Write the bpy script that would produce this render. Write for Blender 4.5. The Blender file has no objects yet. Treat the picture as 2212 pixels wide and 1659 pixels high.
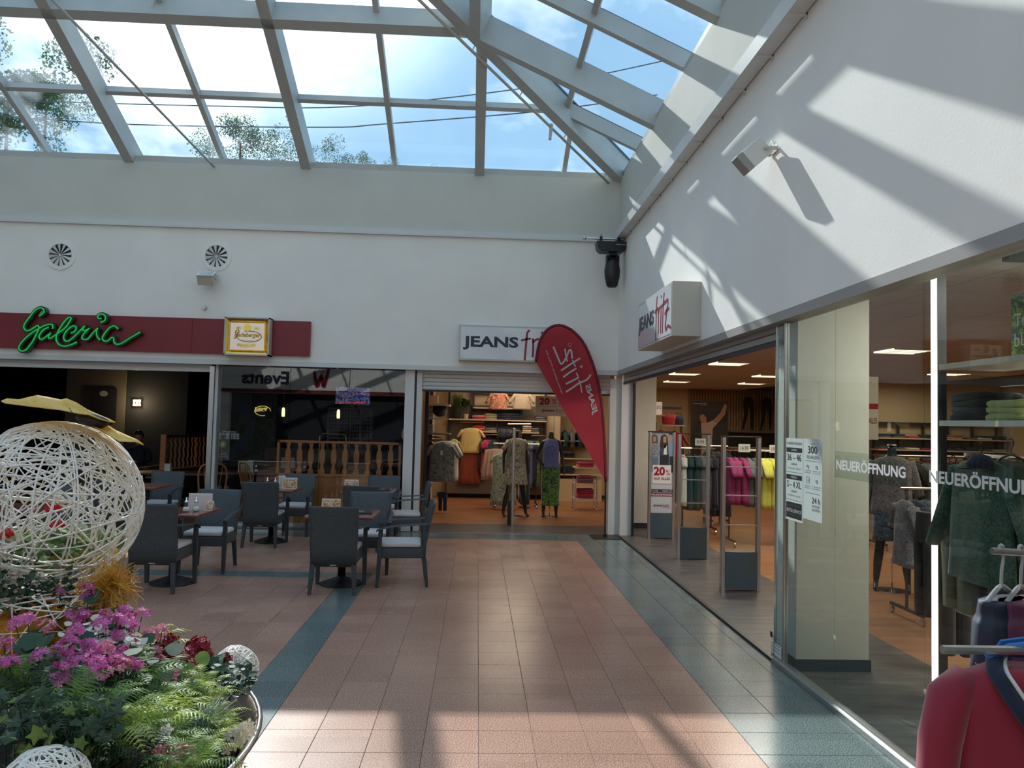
import bpy, bmesh, math, random
from mathutils import Vector, Matrix
import numpy as np
random.seed(7)
C = bpy.context.scene.collection
PI = math.pi
# ---------------------------------------------------------------- camera
F, YAW, PITCH, ROLL, HC = 1670.74, 0.04329, 0.05031, 0.02429, 1.75
_f = Vector((math.sin(YAW)*math.cos(PITCH), math.cos(YAW)*math.cos(PITCH), math.sin(PITCH)))
_r = Vector((math.cos(YAW), -math.sin(YAW), 0)); _u = _r.cross(_f)
_c, _s = math.cos(ROLL), math.sin(ROLL)
RX, UX = _c*_r+_s*_u, -_s*_r+_c*_u
cam_d = bpy.data.cameras.new('camera'); cam = bpy.data.objects.new('camera', cam_d); C.objects.link(cam)
cam_d.sensor_width = 36; cam_d.lens = F/2212*36; cam_d.clip_start = .05; cam_d.clip_end = 400
m3 = Matrix((RX, UX, -_f)).transposed()
cam.matrix_world = Matrix.Translation((0, 0, HC)) @ m3.to_4x4()
bpy.context.scene.camera = cam
# ---------------------------------------------------------------- light and exposure
SUND = Vector((-.33, 1, .77)).normalized()
W = bpy.data.worlds.new('world'); bpy.context.scene.world = W; W.use_nodes = True
nt = W.node_tree; nt.nodes.clear()
def _n(t, **k):
    n = nt.nodes.new(t)
    for a, b in k.items(): setattr(n, a, b)
    return n
wo = _n('ShaderNodeOutputWorld'); bg = _n('ShaderNodeBackground'); bg.inputs[1].default_value = 1.36
tc = _n('ShaderNodeTexCoord'); mp = _n('ShaderNodeMapping'); mp.inputs['Scale'].default_value = (1, 1, 2.2); mp.inputs['Location'].default_value = (1.3, 7.7, 3.2)
nz = _n('ShaderNodeTexNoise'); nz.inputs['Scale'].default_value = 2.3; nz.inputs['Detail'].default_value = 7; nz.inputs['Roughness'].default_value = .55
rp = _n('ShaderNodeValToRGB'); rp.color_ramp.elements[0].position = .5; rp.color_ramp.elements[1].position = .80
sx = _n('ShaderNodeSeparateXYZ'); gr = _n('ShaderNodeValToRGB')
e = gr.color_ramp.elements; e[0].position = 0; e[0].color = (.30, .45, .58, 1); e[1].position = .9; e[1].color = (.20, .36, .56, 1)
el = e.new(.3); el.color = (.25, .41, .56, 1)
mx = _n('ShaderNodeMixRGB'); mx.inputs[2].default_value = (1.5, 1.5, 1.45, 1)
L = nt.links.new
L(tc.outputs['Generated'], mp.inputs[0]); L(mp.outputs[0], nz.inputs['Vector']); L(nz.outputs[0], rp.inputs[0])
L(tc.outputs['Generated'], sx.inputs[0]); L(sx.outputs[2], gr.inputs[0])
L(rp.outputs[0], mx.inputs[0]); L(gr.outputs[0], mx.inputs[1])
# bright veil around the sun, as a real sky has
vd = _n('ShaderNodeVectorMath', operation='DOT_PRODUCT'); vd.inputs[1].default_value = SUND
mr = _n('ShaderNodeMapRange'); mr.inputs[1].default_value = .93; mr.inputs[2].default_value = 1.0; mr.interpolation_type = 'SMOOTHERSTEP'
pw = _n('ShaderNodeMath', operation='POWER'); pw.inputs[1].default_value = 1.6
ad = _n('ShaderNodeMixRGB', blend_type='ADD'); ad.inputs[0].default_value = 1
cm = _n('ShaderNodeMixRGB', blend_type='MULTIPLY'); cm.inputs[0].default_value = 1; cm.inputs[2].default_value = (.8, .8, .75, 1)
L(tc.outputs['Generated'], vd.inputs[0]); L(vd.outputs['Value'], mr.inputs[0]); L(mr.outputs[0], pw.inputs[0]); L(pw.outputs[0], cm.inputs[1])
L(mx.outputs[0], ad.inputs[1]); L(cm.outputs[0], ad.inputs[2]); L(ad.outputs[0], bg.inputs[0]); L(bg.outputs[0], wo.inputs[0])
sd = bpy.data.lights.new('sun', 'SUN'); sd.energy = 4.4; sd.angle = math.radians(.6); sd.color = (1, .95, .87)
sun = bpy.data.objects.new('sun', sd); C.objects.link(sun); sun.rotation_euler = SUND.to_track_quat('Z', 'Y').to_euler(); sun.location = (0, 0, 20)
def area(loc, size, energy, color=(1, .8, .55), rot=(0, 0, 0), sy=None, spread=None):
    d = bpy.data.lights.new('area', 'AREA'); d.energy = energy; d.color = color; d.size = size
    if sy: d.shape = 'RECTANGLE'; d.size_y = sy
    o = bpy.data.objects.new('ceiling_and_fill_light', d); C.objects.link(o); o.location = loc; o.rotation_euler = rot; return o
WARM = (1, .80, .58)
for x, y in ((.6, 15.0), (1.0, 17.2), (5.2, 12), (5.5, 16.5), (5.5, 21), (9.5, 12.5), (10, 17), (5.5, 8), (9, 8)):
    area((x, y, 2.88), 1.2, 20, WARM)
for x, y in ((3.9, 4.6), (4.4, 2.6), (3.9, 10.5)):  # unseen neutral fill lamps, added near the shop front to brighten the pillar
    area((x, y, 2.88), 1.0, 42, (1, .93, .82))
for x, y in ((-5.2, 17.5), (-2.0, 16.5)):
    area((x, y, 2.9), .8, 4, (1, .75, .5))
vs = bpy.context.scene.view_settings
vs.view_transform = 'Standard'; vs.look = 'None'; vs.gamma = 1; vs.use_curve_mapping = False; vs.exposure = 0.48
cy = bpy.context.scene.cycles
cy.max_bounces = 10; cy.diffuse_bounces = 5; cy.glossy_bounces = 4; cy.transparent_max_bounces = 24; cy.transmission_bounces = 6
cy.caustics_reflective = False; cy.caustics_refractive = False
# ---------------------------------------------------------------- helpers
def ray(px, py): return _f + (px-1106)/F*RX - (py-829.5)/F*UX
def at(px, py, Y):            # point seen at that pixel, at depth Y
    v = ray(px, py); return Vector((0, 0, HC)) + v*(Y/v.y)
def atx(px, py, X):
    v = ray(px, py); return Vector((0, 0, HC)) + v*(X/v.x)
def atz(px, py, Z):
    v = ray(px, py); return Vector((0, 0, HC)) + v*((Z-HC)/v.z)
def tag(o, label=None, cat=None, group=None, kind=None):
    if label: o['label'] = label
    if cat: o['category'] = cat
    if group: o['group'] = group
    if kind: o['kind'] = kind
    return o
def empty(name, loc=(0, 0, 0), rz=0, label=None, cat=None, group=None, kind=None, parent=None, rot=None):
    o = bpy.data.objects.new(name, None); C.objects.link(o); o.location = loc
    o.rotation_euler = rot if rot else (0, 0, rz); o.empty_display_size = .1
    if parent: o.parent = parent
    return tag(o, label, cat, group, kind)
def copy_tree(o, parent=None):
    c = o.copy(); C.objects.link(c); c.parent = parent
    for ch in KIDS.get(o.name, []): copy_tree(ch, c); KIDS.setdefault(c.name, []).append(None)
    KIDS[c.name] = [k for k in KIDS.get(c.name, []) if k]
    return c
KIDS = {}
class MB:
    def __init__(s): s.v = []; s.f = []; s.m = []; s.mi = 0; s.sm = []; s.smooth = False
    def add(s, v, f):
        b = len(s.v); s.v += [tuple(p) for p in v]
        for q in f: s.f.append(tuple(i+b for i in q)); s.m.append(s.mi); s.sm.append(s.smooth)
        return s
    def box(s, x0, x1, y0, y1, z0, z1, M=None):
        v = [Vector((x, y, z)) for z in (z0, z1) for y in (y0, y1) for x in (x0, x1)]
        if M: v = [M @ p for p in v]
        return s.add(v, [(0, 2, 3, 1), (4, 5, 7, 6), (0, 1, 5, 4), (2, 6, 7, 3), (0, 4, 6, 2), (1, 3, 7, 5)])
    def cbox(s, c, d, M=None):
        return s.box(c[0]-d[0]/2, c[0]+d[0]/2, c[1]-d[1]/2, c[1]+d[1]/2, c[2]-d[2]/2, c[2]+d[2]/2, M)
    def beam(s, a, b, w, h, up=(0, 0, 1), off=0):     # box between a and b; w across, h along up
        a = Vector(a); b = Vector(b); d = (b-a).normalized(); up = Vector(up); x = d.cross(up).normalized(); u = x.cross(d)
        v = []
        for p in (a, b):
            for i, j in ((-1, -1), (1, -1), (1, 1), (-1, 1)): v.append(p + x*w/2*i + u*(h/2*j+off))
        return s.add(v, [(3, 2, 1, 0), (4, 5, 6, 7), (0, 1, 5, 4), (1, 2, 6, 5), (2, 3, 7, 6), (3, 0, 4, 7)])
    def tube(s, pts, r, n=8, cap=True, flat=1, close=False):
        pts = [Vector(p) for p in pts]; N = len(pts); rings = []
        rr = r if isinstance(r, (list, tuple)) else [r]*N
        pu = None
        for i, p in enumerate(pts):
            if close: d = pts[(i+1) % N]-pts[i-1]
            else: d = pts[min(i+1, N-1)]-pts[max(i-1, 0)]
            if d.length < 1e-9: d = Vector((0, 0, 1))
            d.normalize()
            if pu is None: pu = Vector((0, 0, 1)) if abs(d.z) < .9 else Vector((0, 1, 0))
            x = d.cross(pu).normalized(); u = x.cross(d); pu = u
            rings.append([p + (x*math.cos(2*PI*k/n) + u*math.sin(2*PI*k/n)*flat)*rr[i] for k in range(n)])
        v = [q for g in rings for q in g]; f = []
        for i in range(N if close else N-1):
            a = i*n; b = ((i+1) % N)*n
            for k in range(n): f.append((a+k, a+(k+1) % n, b+(k+1) % n, b+k))
        if cap and not close: f += [tuple(range(n))[::-1], tuple((N-1)*n+k for k in range(n))]
        return s.add(v, f)
    def cyl(s, a, b, r, n=16, r2=None): return s.tube([a, b], [r, r if r2 is None else r2], n)
    def lathe(s, prof, c=(0, 0, 0), n=20, sx=1, sy=1, M=None, cap=True):   # prof: (r,z)
        v = []
        for r, z in prof:
            for k in range(n):
                p = Vector((c[0]+r*sx*math.cos(2*PI*k/n), c[1]+r*sy*math.sin(2*PI*k/n), c[2]+z)); v.append(M @ p if M else p)
        f = []
        for i in range(len(prof)-1):
            for k in range(n): f.append((i*n+k, i*n+(k+1) % n, (i+1)*n+(k+1) % n, (i+1)*n+k))
        if cap and prof[0][0] > 1e-5: f.append(tuple(range(n))[::-1])
        if cap and prof[-1][0] > 1e-5: f.append(tuple((len(prof)-1)*n+k for k in range(n)))
        return s.add(v, f)
    def prism(s, poly, fn0, fn1):     # poly in 2D, fn maps 2D->3D for two faces
        n = len(poly); v = [fn0(p) for p in poly] + [fn1(p) for p in poly]
        return s.add(v, [tuple(range(n)), tuple(range(2*n-1, n-1, -1))] + [(i, i+n, (i+1) % n+n, (i+1) % n) for i in range(n)])
    def loft(s, rings, cap=True):
        n = len(rings[0]); v = [p for g in rings for p in g]; f = []
        for i in range(len(rings)-1):
            for k in range(n): f.append((i*n+k, i*n+(k+1) % n, (i+1)*n+(k+1) % n, (i+1)*n+k))
        if cap: f += [tuple(range(n))[::-1], tuple((len(rings)-1)*n+k for k in range(n))]
        return s.add(v, f)
    def build(s, name, mats, parent=None, loc=None, bevel=0, smooth=None, **kw):
        me = bpy.data.meshes.new(name); me.from_pydata([tuple(p) for p in s.v], [], s.f)
        if not isinstance(mats, (list, tuple)): mats = [mats]
        for m in mats: me.materials.append(m)
        me.polygons.foreach_set('material_index', s.m)
        sm = s.sm if smooth is None else [smooth]*len(s.f)
        me.polygons.foreach_set('use_smooth', sm)
        bm = bmesh.new(); bm.from_mesh(me)
        if bevel:
            bmesh.ops.bevel(bm, geom=bm.edges[:], offset=bevel, segments=2, affect='EDGES', profile=.5)
        bmesh.ops.recalc_face_normals(bm, faces=bm.faces[:]); bm.to_mesh(me); bm.free()
        me.update()
        return link(name, me, parent, loc, **kw)
def link(name, me, parent=None, loc=None, label=None, cat=None, group=None, kind=None, rot=None, scale=None):
    o = bpy.data.objects.new(name, me); C.objects.link(o)
    if parent: o.parent = parent; KIDS.setdefault(parent.name, []).append(o)
    if loc is not None: o.location = loc
    if rot is not None: o.rotation_euler = rot
    if scale is not None: o.scale = scale
    return tag(o, label, cat, group, kind)
def smooth_pts(P, k=6, close=False):
    P = [Vector(p) for p in P]; out = []; n = len(P)
    for i in range(n if close else n-1):
        g = lambda j: P[j % n] if close else P[max(0, min(n-1, j))]
        a, b, c, d = g(i-1), g(i), g(i+1), g(i+2)
        for t in range(k):
            t /= k
            out.append(.5*((2*b)+(c-a)*t+(2*a-5*b+4*c-d)*t*t+(3*b-a-3*c+d)*t**3))
    if not close: out.append(P[-1])
    return out
_fc = {}
def text_mesh(s, bold=0):
    k = (s, bold)
    if k in _fc: return _fc[k]
    cu = bpy.data.curves.new('t', 'FONT'); cu.body = s; cu.offset = bold; cu.resolution_u = 3
    o = bpy.data.objects.new('t', cu); C.objects.link(o); bpy.context.view_layer.update()
    me = bpy.data.meshes.new_from_object(o.evaluated_get(bpy.context.evaluated_depsgraph_get()))
    v = np.array([p.co[:2] for p in me.vertices]); f = [tuple(p.vertices) for p in me.polygons]
    bpy.data.objects.remove(o); mn = v.min(0); sz = v.max(0)-mn
    v = (v-mn)/sz; _fc[k] = (v, f, sz); bpy.data.meshes.remove(me); return _fc[k]
def text(s, o, ex, up, mat, parent=None, name='lettering', bold=0, th=.002, label=None, nrm=None, mb=None):
    """flat lettering: box origin o, ex = full width vector, up = full height vector"""
    v, f, sz = text_mesh(s, bold); o = Vector(o); ex = Vector(ex); up = Vector(up)
    nn = Vector(nrm).normalized()*th if nrm is not None else Vector((0, 0, 0))
    m = mb or MB(); m.add([o+ex*float(a)+up*float(b)+nn for a, b in v], f)
    if mb: return mb
    ob = m.build(name, mat, parent)
    if label: ob['label'] = label
    return ob
FRITZ = [[(1408, 225), (1375, 270), (1365, 370), (1350, 560), (1340, 750)], [(1275, 405), (1350, 385), (1430, 370)],
 [(1480, 375), (1490, 530), (1482, 690)], [(1490, 430), (1530, 390), (1580, 375)], [(1640, 365), (1628, 520), (1620, 690)], [(1642, 250), (1643, 262)],
 [(1795, 240), (1760, 330), (1740, 480), (1725, 700)], [(1700, 380), (1760, 370), (1840, 345)],
 [(1850, 365), (1940, 345), (2005, 352), (1985, 430), (1930, 520), (1880, 640)], [(1850, 495), (1940, 465), (2065, 455)], [(1880, 650), (1920, 690), (2020, 655), (2165, 690)]]
def ribbon(mb, pts, w, mp):
    P = smooth_pts([(x, y, 0) for x, y in pts], 4) if len(pts) > 2 else [Vector((x, y, 0)) for x, y in pts]
    L1 = []; R1 = []
    for i, p in enumerate(P):
        d = P[min(i+1, len(P)-1)]-P[max(i-1, 0)]; d.normalize(); n = Vector((-d.y, d.x, 0))*w/2
        if i == 0: p = p-d*w*.3
        if i == len(P)-1: p = p+d*w*.3
        L1.append(mp(p+n)); R1.append(mp(p-n))
    n = len(P); mb.add(L1+R1, [(i, i+1, n+i+1, n+i) for i in range(n-1)])
def jf_logo(parent, o, ex, up, navy, red, nrm, th=.003, w=38):
    """'JEANS fritz' wordmark; o = lower left, ex full width, up full height of the mark"""
    o = Vector(o); ex = Vector(ex); up = Vector(up); nn = Vector(nrm).normalized()*th
    mp = lambda p: o + ex*((p.x-190)/1980) + up*((765-p.y)/560) + nn
    text('JEANS', mp(Vector((200, 600, 0))), ex*(1015/1980), up*(250/560), navy, parent, 'lettering', bold=.035)
    m = MB()
    for s in FRITZ: ribbon(m, s, w, mp)
    m.build('script_lettering', red, parent)
# ---------------------------------------------------------------- materials
def mat(name, col, rough=.5, metal=0, noise=0, nscale=20, bump=0, bscale=80, spec=.5, coat=0, sheen=0, coord='Object', emit=None, es=0, col2=None, dark=None):
    m = bpy.data.materials.new(name); m.use_nodes = True; t = m.node_tree; p = t.nodes['Principled BSDF']
    p.inputs['Base Color'].default_value = (*col, 1); p.inputs['Roughness'].default_value = rough; p.inputs['Metallic'].default_value = metal
    p.inputs['Specular IOR Level'].default_value = spec; p.inputs['Coat Weight'].default_value = coat; p.inputs['Sheen Weight'].default_value = sheen
    if emit: p.inputs['Emission Color'].default_value = (*emit, 1); p.inputs['Emission Strength'].default_value = es
    if noise or bump:
        tc = t.nodes.new('ShaderNodeTexCoord')
        if noise:
            n = t.nodes.new('ShaderNodeTexNoise'); n.inputs['Scale'].default_value = nscale; n.inputs['Detail'].default_value = 5
            t.links.new(tc.outputs[coord], n.inputs['Vector'])
            r = t.nodes.new('ShaderNodeValToRGB'); r.color_ramp.elements[0].position = .3; r.color_ramp.elements[1].position = .7
            c2 = col2 or tuple(min(1, c*(1+noise)) for c in col); c1 = col if col2 else tuple(c*(1-noise) for c in col)
            r.color_ramp.elements[0].color = (*c1, 1); r.color_ramp.elements[1].color = (*c2, 1)
            t.links.new(n.outputs[0], r.inputs[0]); t.links.new(r.outputs[0], p.inputs['Base Color'])
        if bump:
            n = t.nodes.new('ShaderNodeTexNoise'); n.inputs['Scale'].default_value = bscale; n.inputs['Detail'].default_value = 3
            t.links.new(tc.outputs[coord], n.inputs['Vector'])
            b = t.nodes.new('ShaderNodeBump'); b.inputs['Strength'].default_value = bump; b.inputs['Distance'].default_value = .01
            t.links.new(n.outputs[0], b.inputs['Height']); t.links.new(b.outputs[0], p.inputs['Normal'])
    return m
def glassmat(name, tint=(.93, .97, .95), refl=1.0, rough=0.0, film=0, filmcol=(.9, .95, 1), fscale=3, flo=.45, fhi=.7, ior=1.5):
    m = bpy.data.materials.new(name); m.use_nodes = True; t = m.node_tree; t.nodes.clear(); N = t.nodes.new; K = t.links.new
    o = N('ShaderNodeOutputMaterial'); tr = N('ShaderNodeBsdfTransparent'); tr.inputs[0].default_value = (*tint, 1)
    gl = N('ShaderNodeBsdfGlossy'); gl.inputs['Roughness'].default_value = rough
    fr = N('ShaderNodeFresnel'); fr.inputs[0].default_value = ior
    geo = N('ShaderNodeNewGeometry')
    mu = N('ShaderNodeMath'); mu.operation = 'MULTIPLY'; mu.inputs[1].default_value = refl; mu.use_clamp = True
    # same reflectance from both sides of the thin pane
    vm = N('ShaderNodeVectorMath'); vm.operation = 'DOT_PRODUCT'; ab = N('ShaderNodeMath'); ab.operation = 'ABSOLUTE'
    K(geo.outputs['Incoming'], vm.inputs[0]); K(geo.outputs['Normal'], vm.inputs[1]); K(vm.outputs['Value'], ab.inputs[0])
    om = N('ShaderNodeMath'); om.operation = 'SUBTRACT'; om.inputs[0].default_value = 1; K(ab.outputs[0], om.inputs[1])
    p5 = N('ShaderNodeMath'); p5.operation = 'POWER'; p5.inputs[1].default_value = 5; K(om.outputs[0], p5.inputs[0])
    ma = N('ShaderNodeMath'); ma.operation = 'MULTIPLY_ADD'; ma.inputs[1].default_value = .9; ma.inputs[2].default_value = .04; K(p5.outputs[0], ma.inputs[0])
    K(ma.outputs[0], mu.inputs[0])
    mx = N('ShaderNodeMixShader'); K(mu.outputs[0], mx.inputs[0]); K(tr.outputs[0], mx.inputs[1]); K(gl.outputs[0], mx.inputs[2])
    last = mx
    if film:
        tl = N('ShaderNodeBsdfTranslucent'); tl.inputs[0].default_value = (*filmcol, 1)
        tc = N('ShaderNodeTexCoord'); n = N('ShaderNodeTexNoise'); n.inputs['Scale'].default_value = fscale; n.inputs['Detail'].default_value = 6
        r = N('ShaderNodeMapRange'); r.inputs[1].default_value = flo; r.inputs[2].default_value = fhi; r.inputs[4].default_value = film
        K(tc.outputs['Object'], n.inputs['Vector']); K(n.outputs[0], r.inputs[0])
        m2 = N('ShaderNodeMixShader'); K(r.outputs[0], m2.inputs[0]); K(mx.outputs[0], m2.inputs[1]); K(tl.outputs[0], m2.inputs[2]); last = m2
    K(last.outputs[0], o.inputs[0]); return m
def speckle(name, c1, c2, c3, rough, sc=140, cell=.3):
    """terrazzo / granite speckle plus a tone of its own for every tile"""
    m = bpy.data.materials.new(name); m.use_nodes = True; t = m.node_tree; p = t.nodes['Principled BSDF']; N = t.nodes.new; K = t.links.new
    tc = N('ShaderNodeNewGeometry')
    v = N('ShaderNodeTexNoise'); v.inputs['Scale'].default_value = sc; v.inputs['Detail'].default_value = 2; K(tc.outputs['Position'], v.inputs['Vector'])
    r = N('ShaderNodeValToRGB'); e = r.color_ramp.elements; e[0].position = .36; e[0].color = (*c1, 1); e[1].position = .68; e[1].color = (*c3, 1); x = e.new(.5); x.color = (*c2, 1)
    K(v.outputs[0], r.inputs[0])
    sn = N('ShaderNodeVectorMath'); sn.operation = 'SNAP'; sn.inputs[1].default_value = (cell, cell, 10)
    of = N('ShaderNodeVectorMath'); of.operation = 'ADD'; of.inputs[1].default_value = (-.0522, -.1899+.0, 5)
    K(tc.outputs['Position'], of.inputs[0]); K(of.outputs[0], sn.inputs[0])
    w = N('ShaderNodeTexWhiteNoise'); w.noise_dimensions = '3D'; K(sn.outputs[0], w.inputs[0])
    mr = N('ShaderNodeMapRange'); mr.inputs[3].default_value = .9; mr.inputs[4].default_value = 1.1; K(w.outputs[0], mr.inputs[0])
    b = N('ShaderNodeTexNoise'); b.inputs['Scale'].default_value = 1.2; K(tc.outputs['Position'], b.inputs['Vector'])
    m2 = N('ShaderNodeMapRange'); m2.inputs[3].default_value = .85; m2.inputs[4].default_value = 1.15; K(b.outputs[0], m2.inputs[0])
    mm = N('ShaderNodeMath'); mm.operation = 'MULTIPLY'; K(mr.outputs[0], mm.inputs[0]); K(m2.outputs[0], mm.inputs[1])
    q = N('ShaderNodeVectorMath'); q.operation = 'SCALE'; K(r.outputs[0], q.inputs[0]); K(mm.outputs[0], q.inputs['Scale'])
    K(q.outputs[0], p.inputs['Base Color']); p.inputs['Roughness'].default_value = rough; p.inputs['Specular IOR Level'].default_value = .38
    m3 = N('ShaderNodeMapRange'); m3.inputs[3].default_value = rough*.7; m3.inputs[4].default_value = rough*1.5; K(b.outputs[0], m3.inputs[0]); K(m3.outputs[0], p.inputs['Roughness'])
    return m
def woodmat(name, c1, c2, rough=.35, sc=(2, 30, 2), coat=0):
    m = bpy.data.materials.new(name); m.use_nodes = True; t = m.node_tree; p = t.nodes['Principled BSDF']; N = t.nodes.new; K = t.links.new
    tc = N('ShaderNodeTexCoord'); mp = N('ShaderNodeMapping'); mp.inputs['Scale'].default_value = sc; n = N('ShaderNodeTexNoise'); n.inputs['Scale'].default_value = 1; n.inputs['Detail'].default_value = 6
    r = N('ShaderNodeValToRGB'); r.color_ramp.elements[0].position = .3; r.color_ramp.elements[1].position = .7
    r.color_ramp.elements[0].color = (*c1, 1); r.color_ramp.elements[1].color = (*c2, 1)
    K(tc.outputs['Object'], mp.inputs[0]); K(mp.outputs[0], n.inputs['Vector']); K(n.outputs[0], r.inputs[0]); K(r.outputs[0], p.inputs['Base Color'])
    p.inputs['Roughness'].default_value = rough; p.inputs['Coat Weight'].default_value = coat; return m
def wickermat(name, c1, c2, sx=60, sz=45):
    m = bpy.data.materials.new(name); m.use_nodes = True; t = m.node_tree; p = t.nodes['Principled BSDF']; N = t.nodes.new; K = t.links.new
    tc = N('ShaderNodeTexCoord'); mp = N('ShaderNodeMapping'); mp.inputs['Rotation'].default_value = (PI/2, 0, 0)
    b = N('ShaderNodeTexBrick'); b.inputs['Scale'].default_value = 22; b.inputs['Mortar Size'].default_value = .035; b.inputs['Brick Width'].default_value = .55; b.inputs['Row Height'].default_value = .25
    b.inputs['Mortar Smooth'].default_value = 1; b.inputs['Color1'].default_value = (*c2, 1); b.inputs['Color2'].default_value = (*tuple(c*.8 for c in c2), 1); b.inputs['Mortar'].default_value = (*c1, 1)
    K(tc.outputs['Object'], mp.inputs[0]); K(mp.outputs[0], b.inputs['Vector']); K(b.outputs['Color'], p.inputs['Base Color'])
    bp = N('ShaderNodeBump'); bp.inputs['Strength'].default_value = .6; bp.inputs['Distance'].default_value = .004; bp.invert = True; K(b.outputs['Fac'], bp.inputs['Height']); K(bp.outputs[0], p.inputs['Normal'])
    p.inputs['Roughness'].default_value = .5; return m
def printmat(name, cols, sc=14, rough=.85, kind='VORONOI', dist=.5, stretch=(1, 1, 1)):
    """patterned cloth"""
    m = bpy.data.materials.new(name); m.use_nodes = True; t = m.node_tree; p = t.nodes['Principled BSDF']; N = t.nodes.new; K = t.links.new
    tc = N('ShaderNodeTexCoord'); mp = N('ShaderNodeMapping'); mp.inputs['Scale'].default_value = stretch
    n = N('ShaderNodeTexNoise'); n.inputs['Scale'].default_value = sc; n.inputs['Detail'].default_value = 3; n.inputs['Distortion'].default_value = dist*4
    r = N('ShaderNodeValToRGB'); r.color_ramp.interpolation = 'CONSTANT'; e = r.color_ramp.elements
    while len(e) < len(cols): e.new(.5)
    for i, c in enumerate(cols): e[i].position = .32+.36*i/len(cols) if i else 0; e[i].color = (*c, 1)
    K(tc.outputs['Object'], mp.inputs[0]); K(mp.outputs[0], n.inputs['Vector']); K(n.outputs[0], r.inputs[0]); K(r.outputs[0], p.inputs['Base Color'])
    p.inputs['Roughness'].default_value = rough; p.inputs['Sheen Weight'].default_value = .3; return m
def stripemat(name, c1, c2, sc=90, axis='X', rough=.8):
    m = bpy.data.materials.new(name); m.use_nodes = True; t = m.node_tree; p = t.nodes['Principled BSDF']; N = t.nodes.new; K = t.links.new
    tc = N('ShaderNodeTexCoord'); w = N('ShaderNodeTexWave'); w.bands_direction = axis; w.inputs['Scale'].default_value = sc; w.inputs['Distortion'].default_value = .6
    r = N('ShaderNodeValToRGB'); r.color_ramp.elements[0].position = .45; r.color_ramp.elements[1].position = .55
    r.color_ramp.elements[0].color = (*c1, 1); r.color_ramp.elements[1].color = (*c2, 1)
    K(tc.outputs['Object'], w.inputs[0]); K(w.outputs[0], r.inputs[0]); K(r.outputs[0], p.inputs['Base Color']); p.inputs['Roughness'].default_value = rough; return m
def leafmat(name, c1, c2, trans=.35, rough=.5, sc=15):
    m = bpy.data.materials.new(name); m.use_nodes = True; t = m.node_tree; p = t.nodes['Principled BSDF']; N = t.nodes.new; K = t.links.new
    o = t.nodes['Material Output']; tc = N('ShaderNodeNewGeometry'); n = N('ShaderNodeTexNoise'); n.inputs['Scale'].default_value = sc
    r = N('ShaderNodeValToRGB'); r.color_ramp.elements[0].position = .35; r.color_ramp.elements[1].position = .65
    r.color_ramp.elements[0].color = (*c1, 1); r.color_ramp.elements[1].color = (*c2, 1)
    K(tc.outputs['Position'], n.inputs['Vector']); K(n.outputs[0], r.inputs[0]); K(r.outputs[0], p.inputs['Base Color']); p.inputs['Roughness'].default_value = rough
    tl = N('ShaderNodeBsdfTranslucent'); K(r.outputs[0], tl.inputs[0]); mx = N('ShaderNodeMixShader'); mx.inputs[0].default_value = trans
    K(p.outputs[0], mx.inputs[1]); K(tl.outputs[0], mx.inputs[2]); K(mx.outputs[0], o.inputs[0]); return m
def emat(name, col, s):
    m = bpy.data.materials.new(name); m.use_nodes = True; p = m.node_tree.nodes['Principled BSDF']; p.inputs['Base Color'].default_value = (*col, 1)
    p.inputs['Emission Color'].default_value = (*col, 1); p.inputs['Emission Strength'].default_value = s; return m
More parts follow.
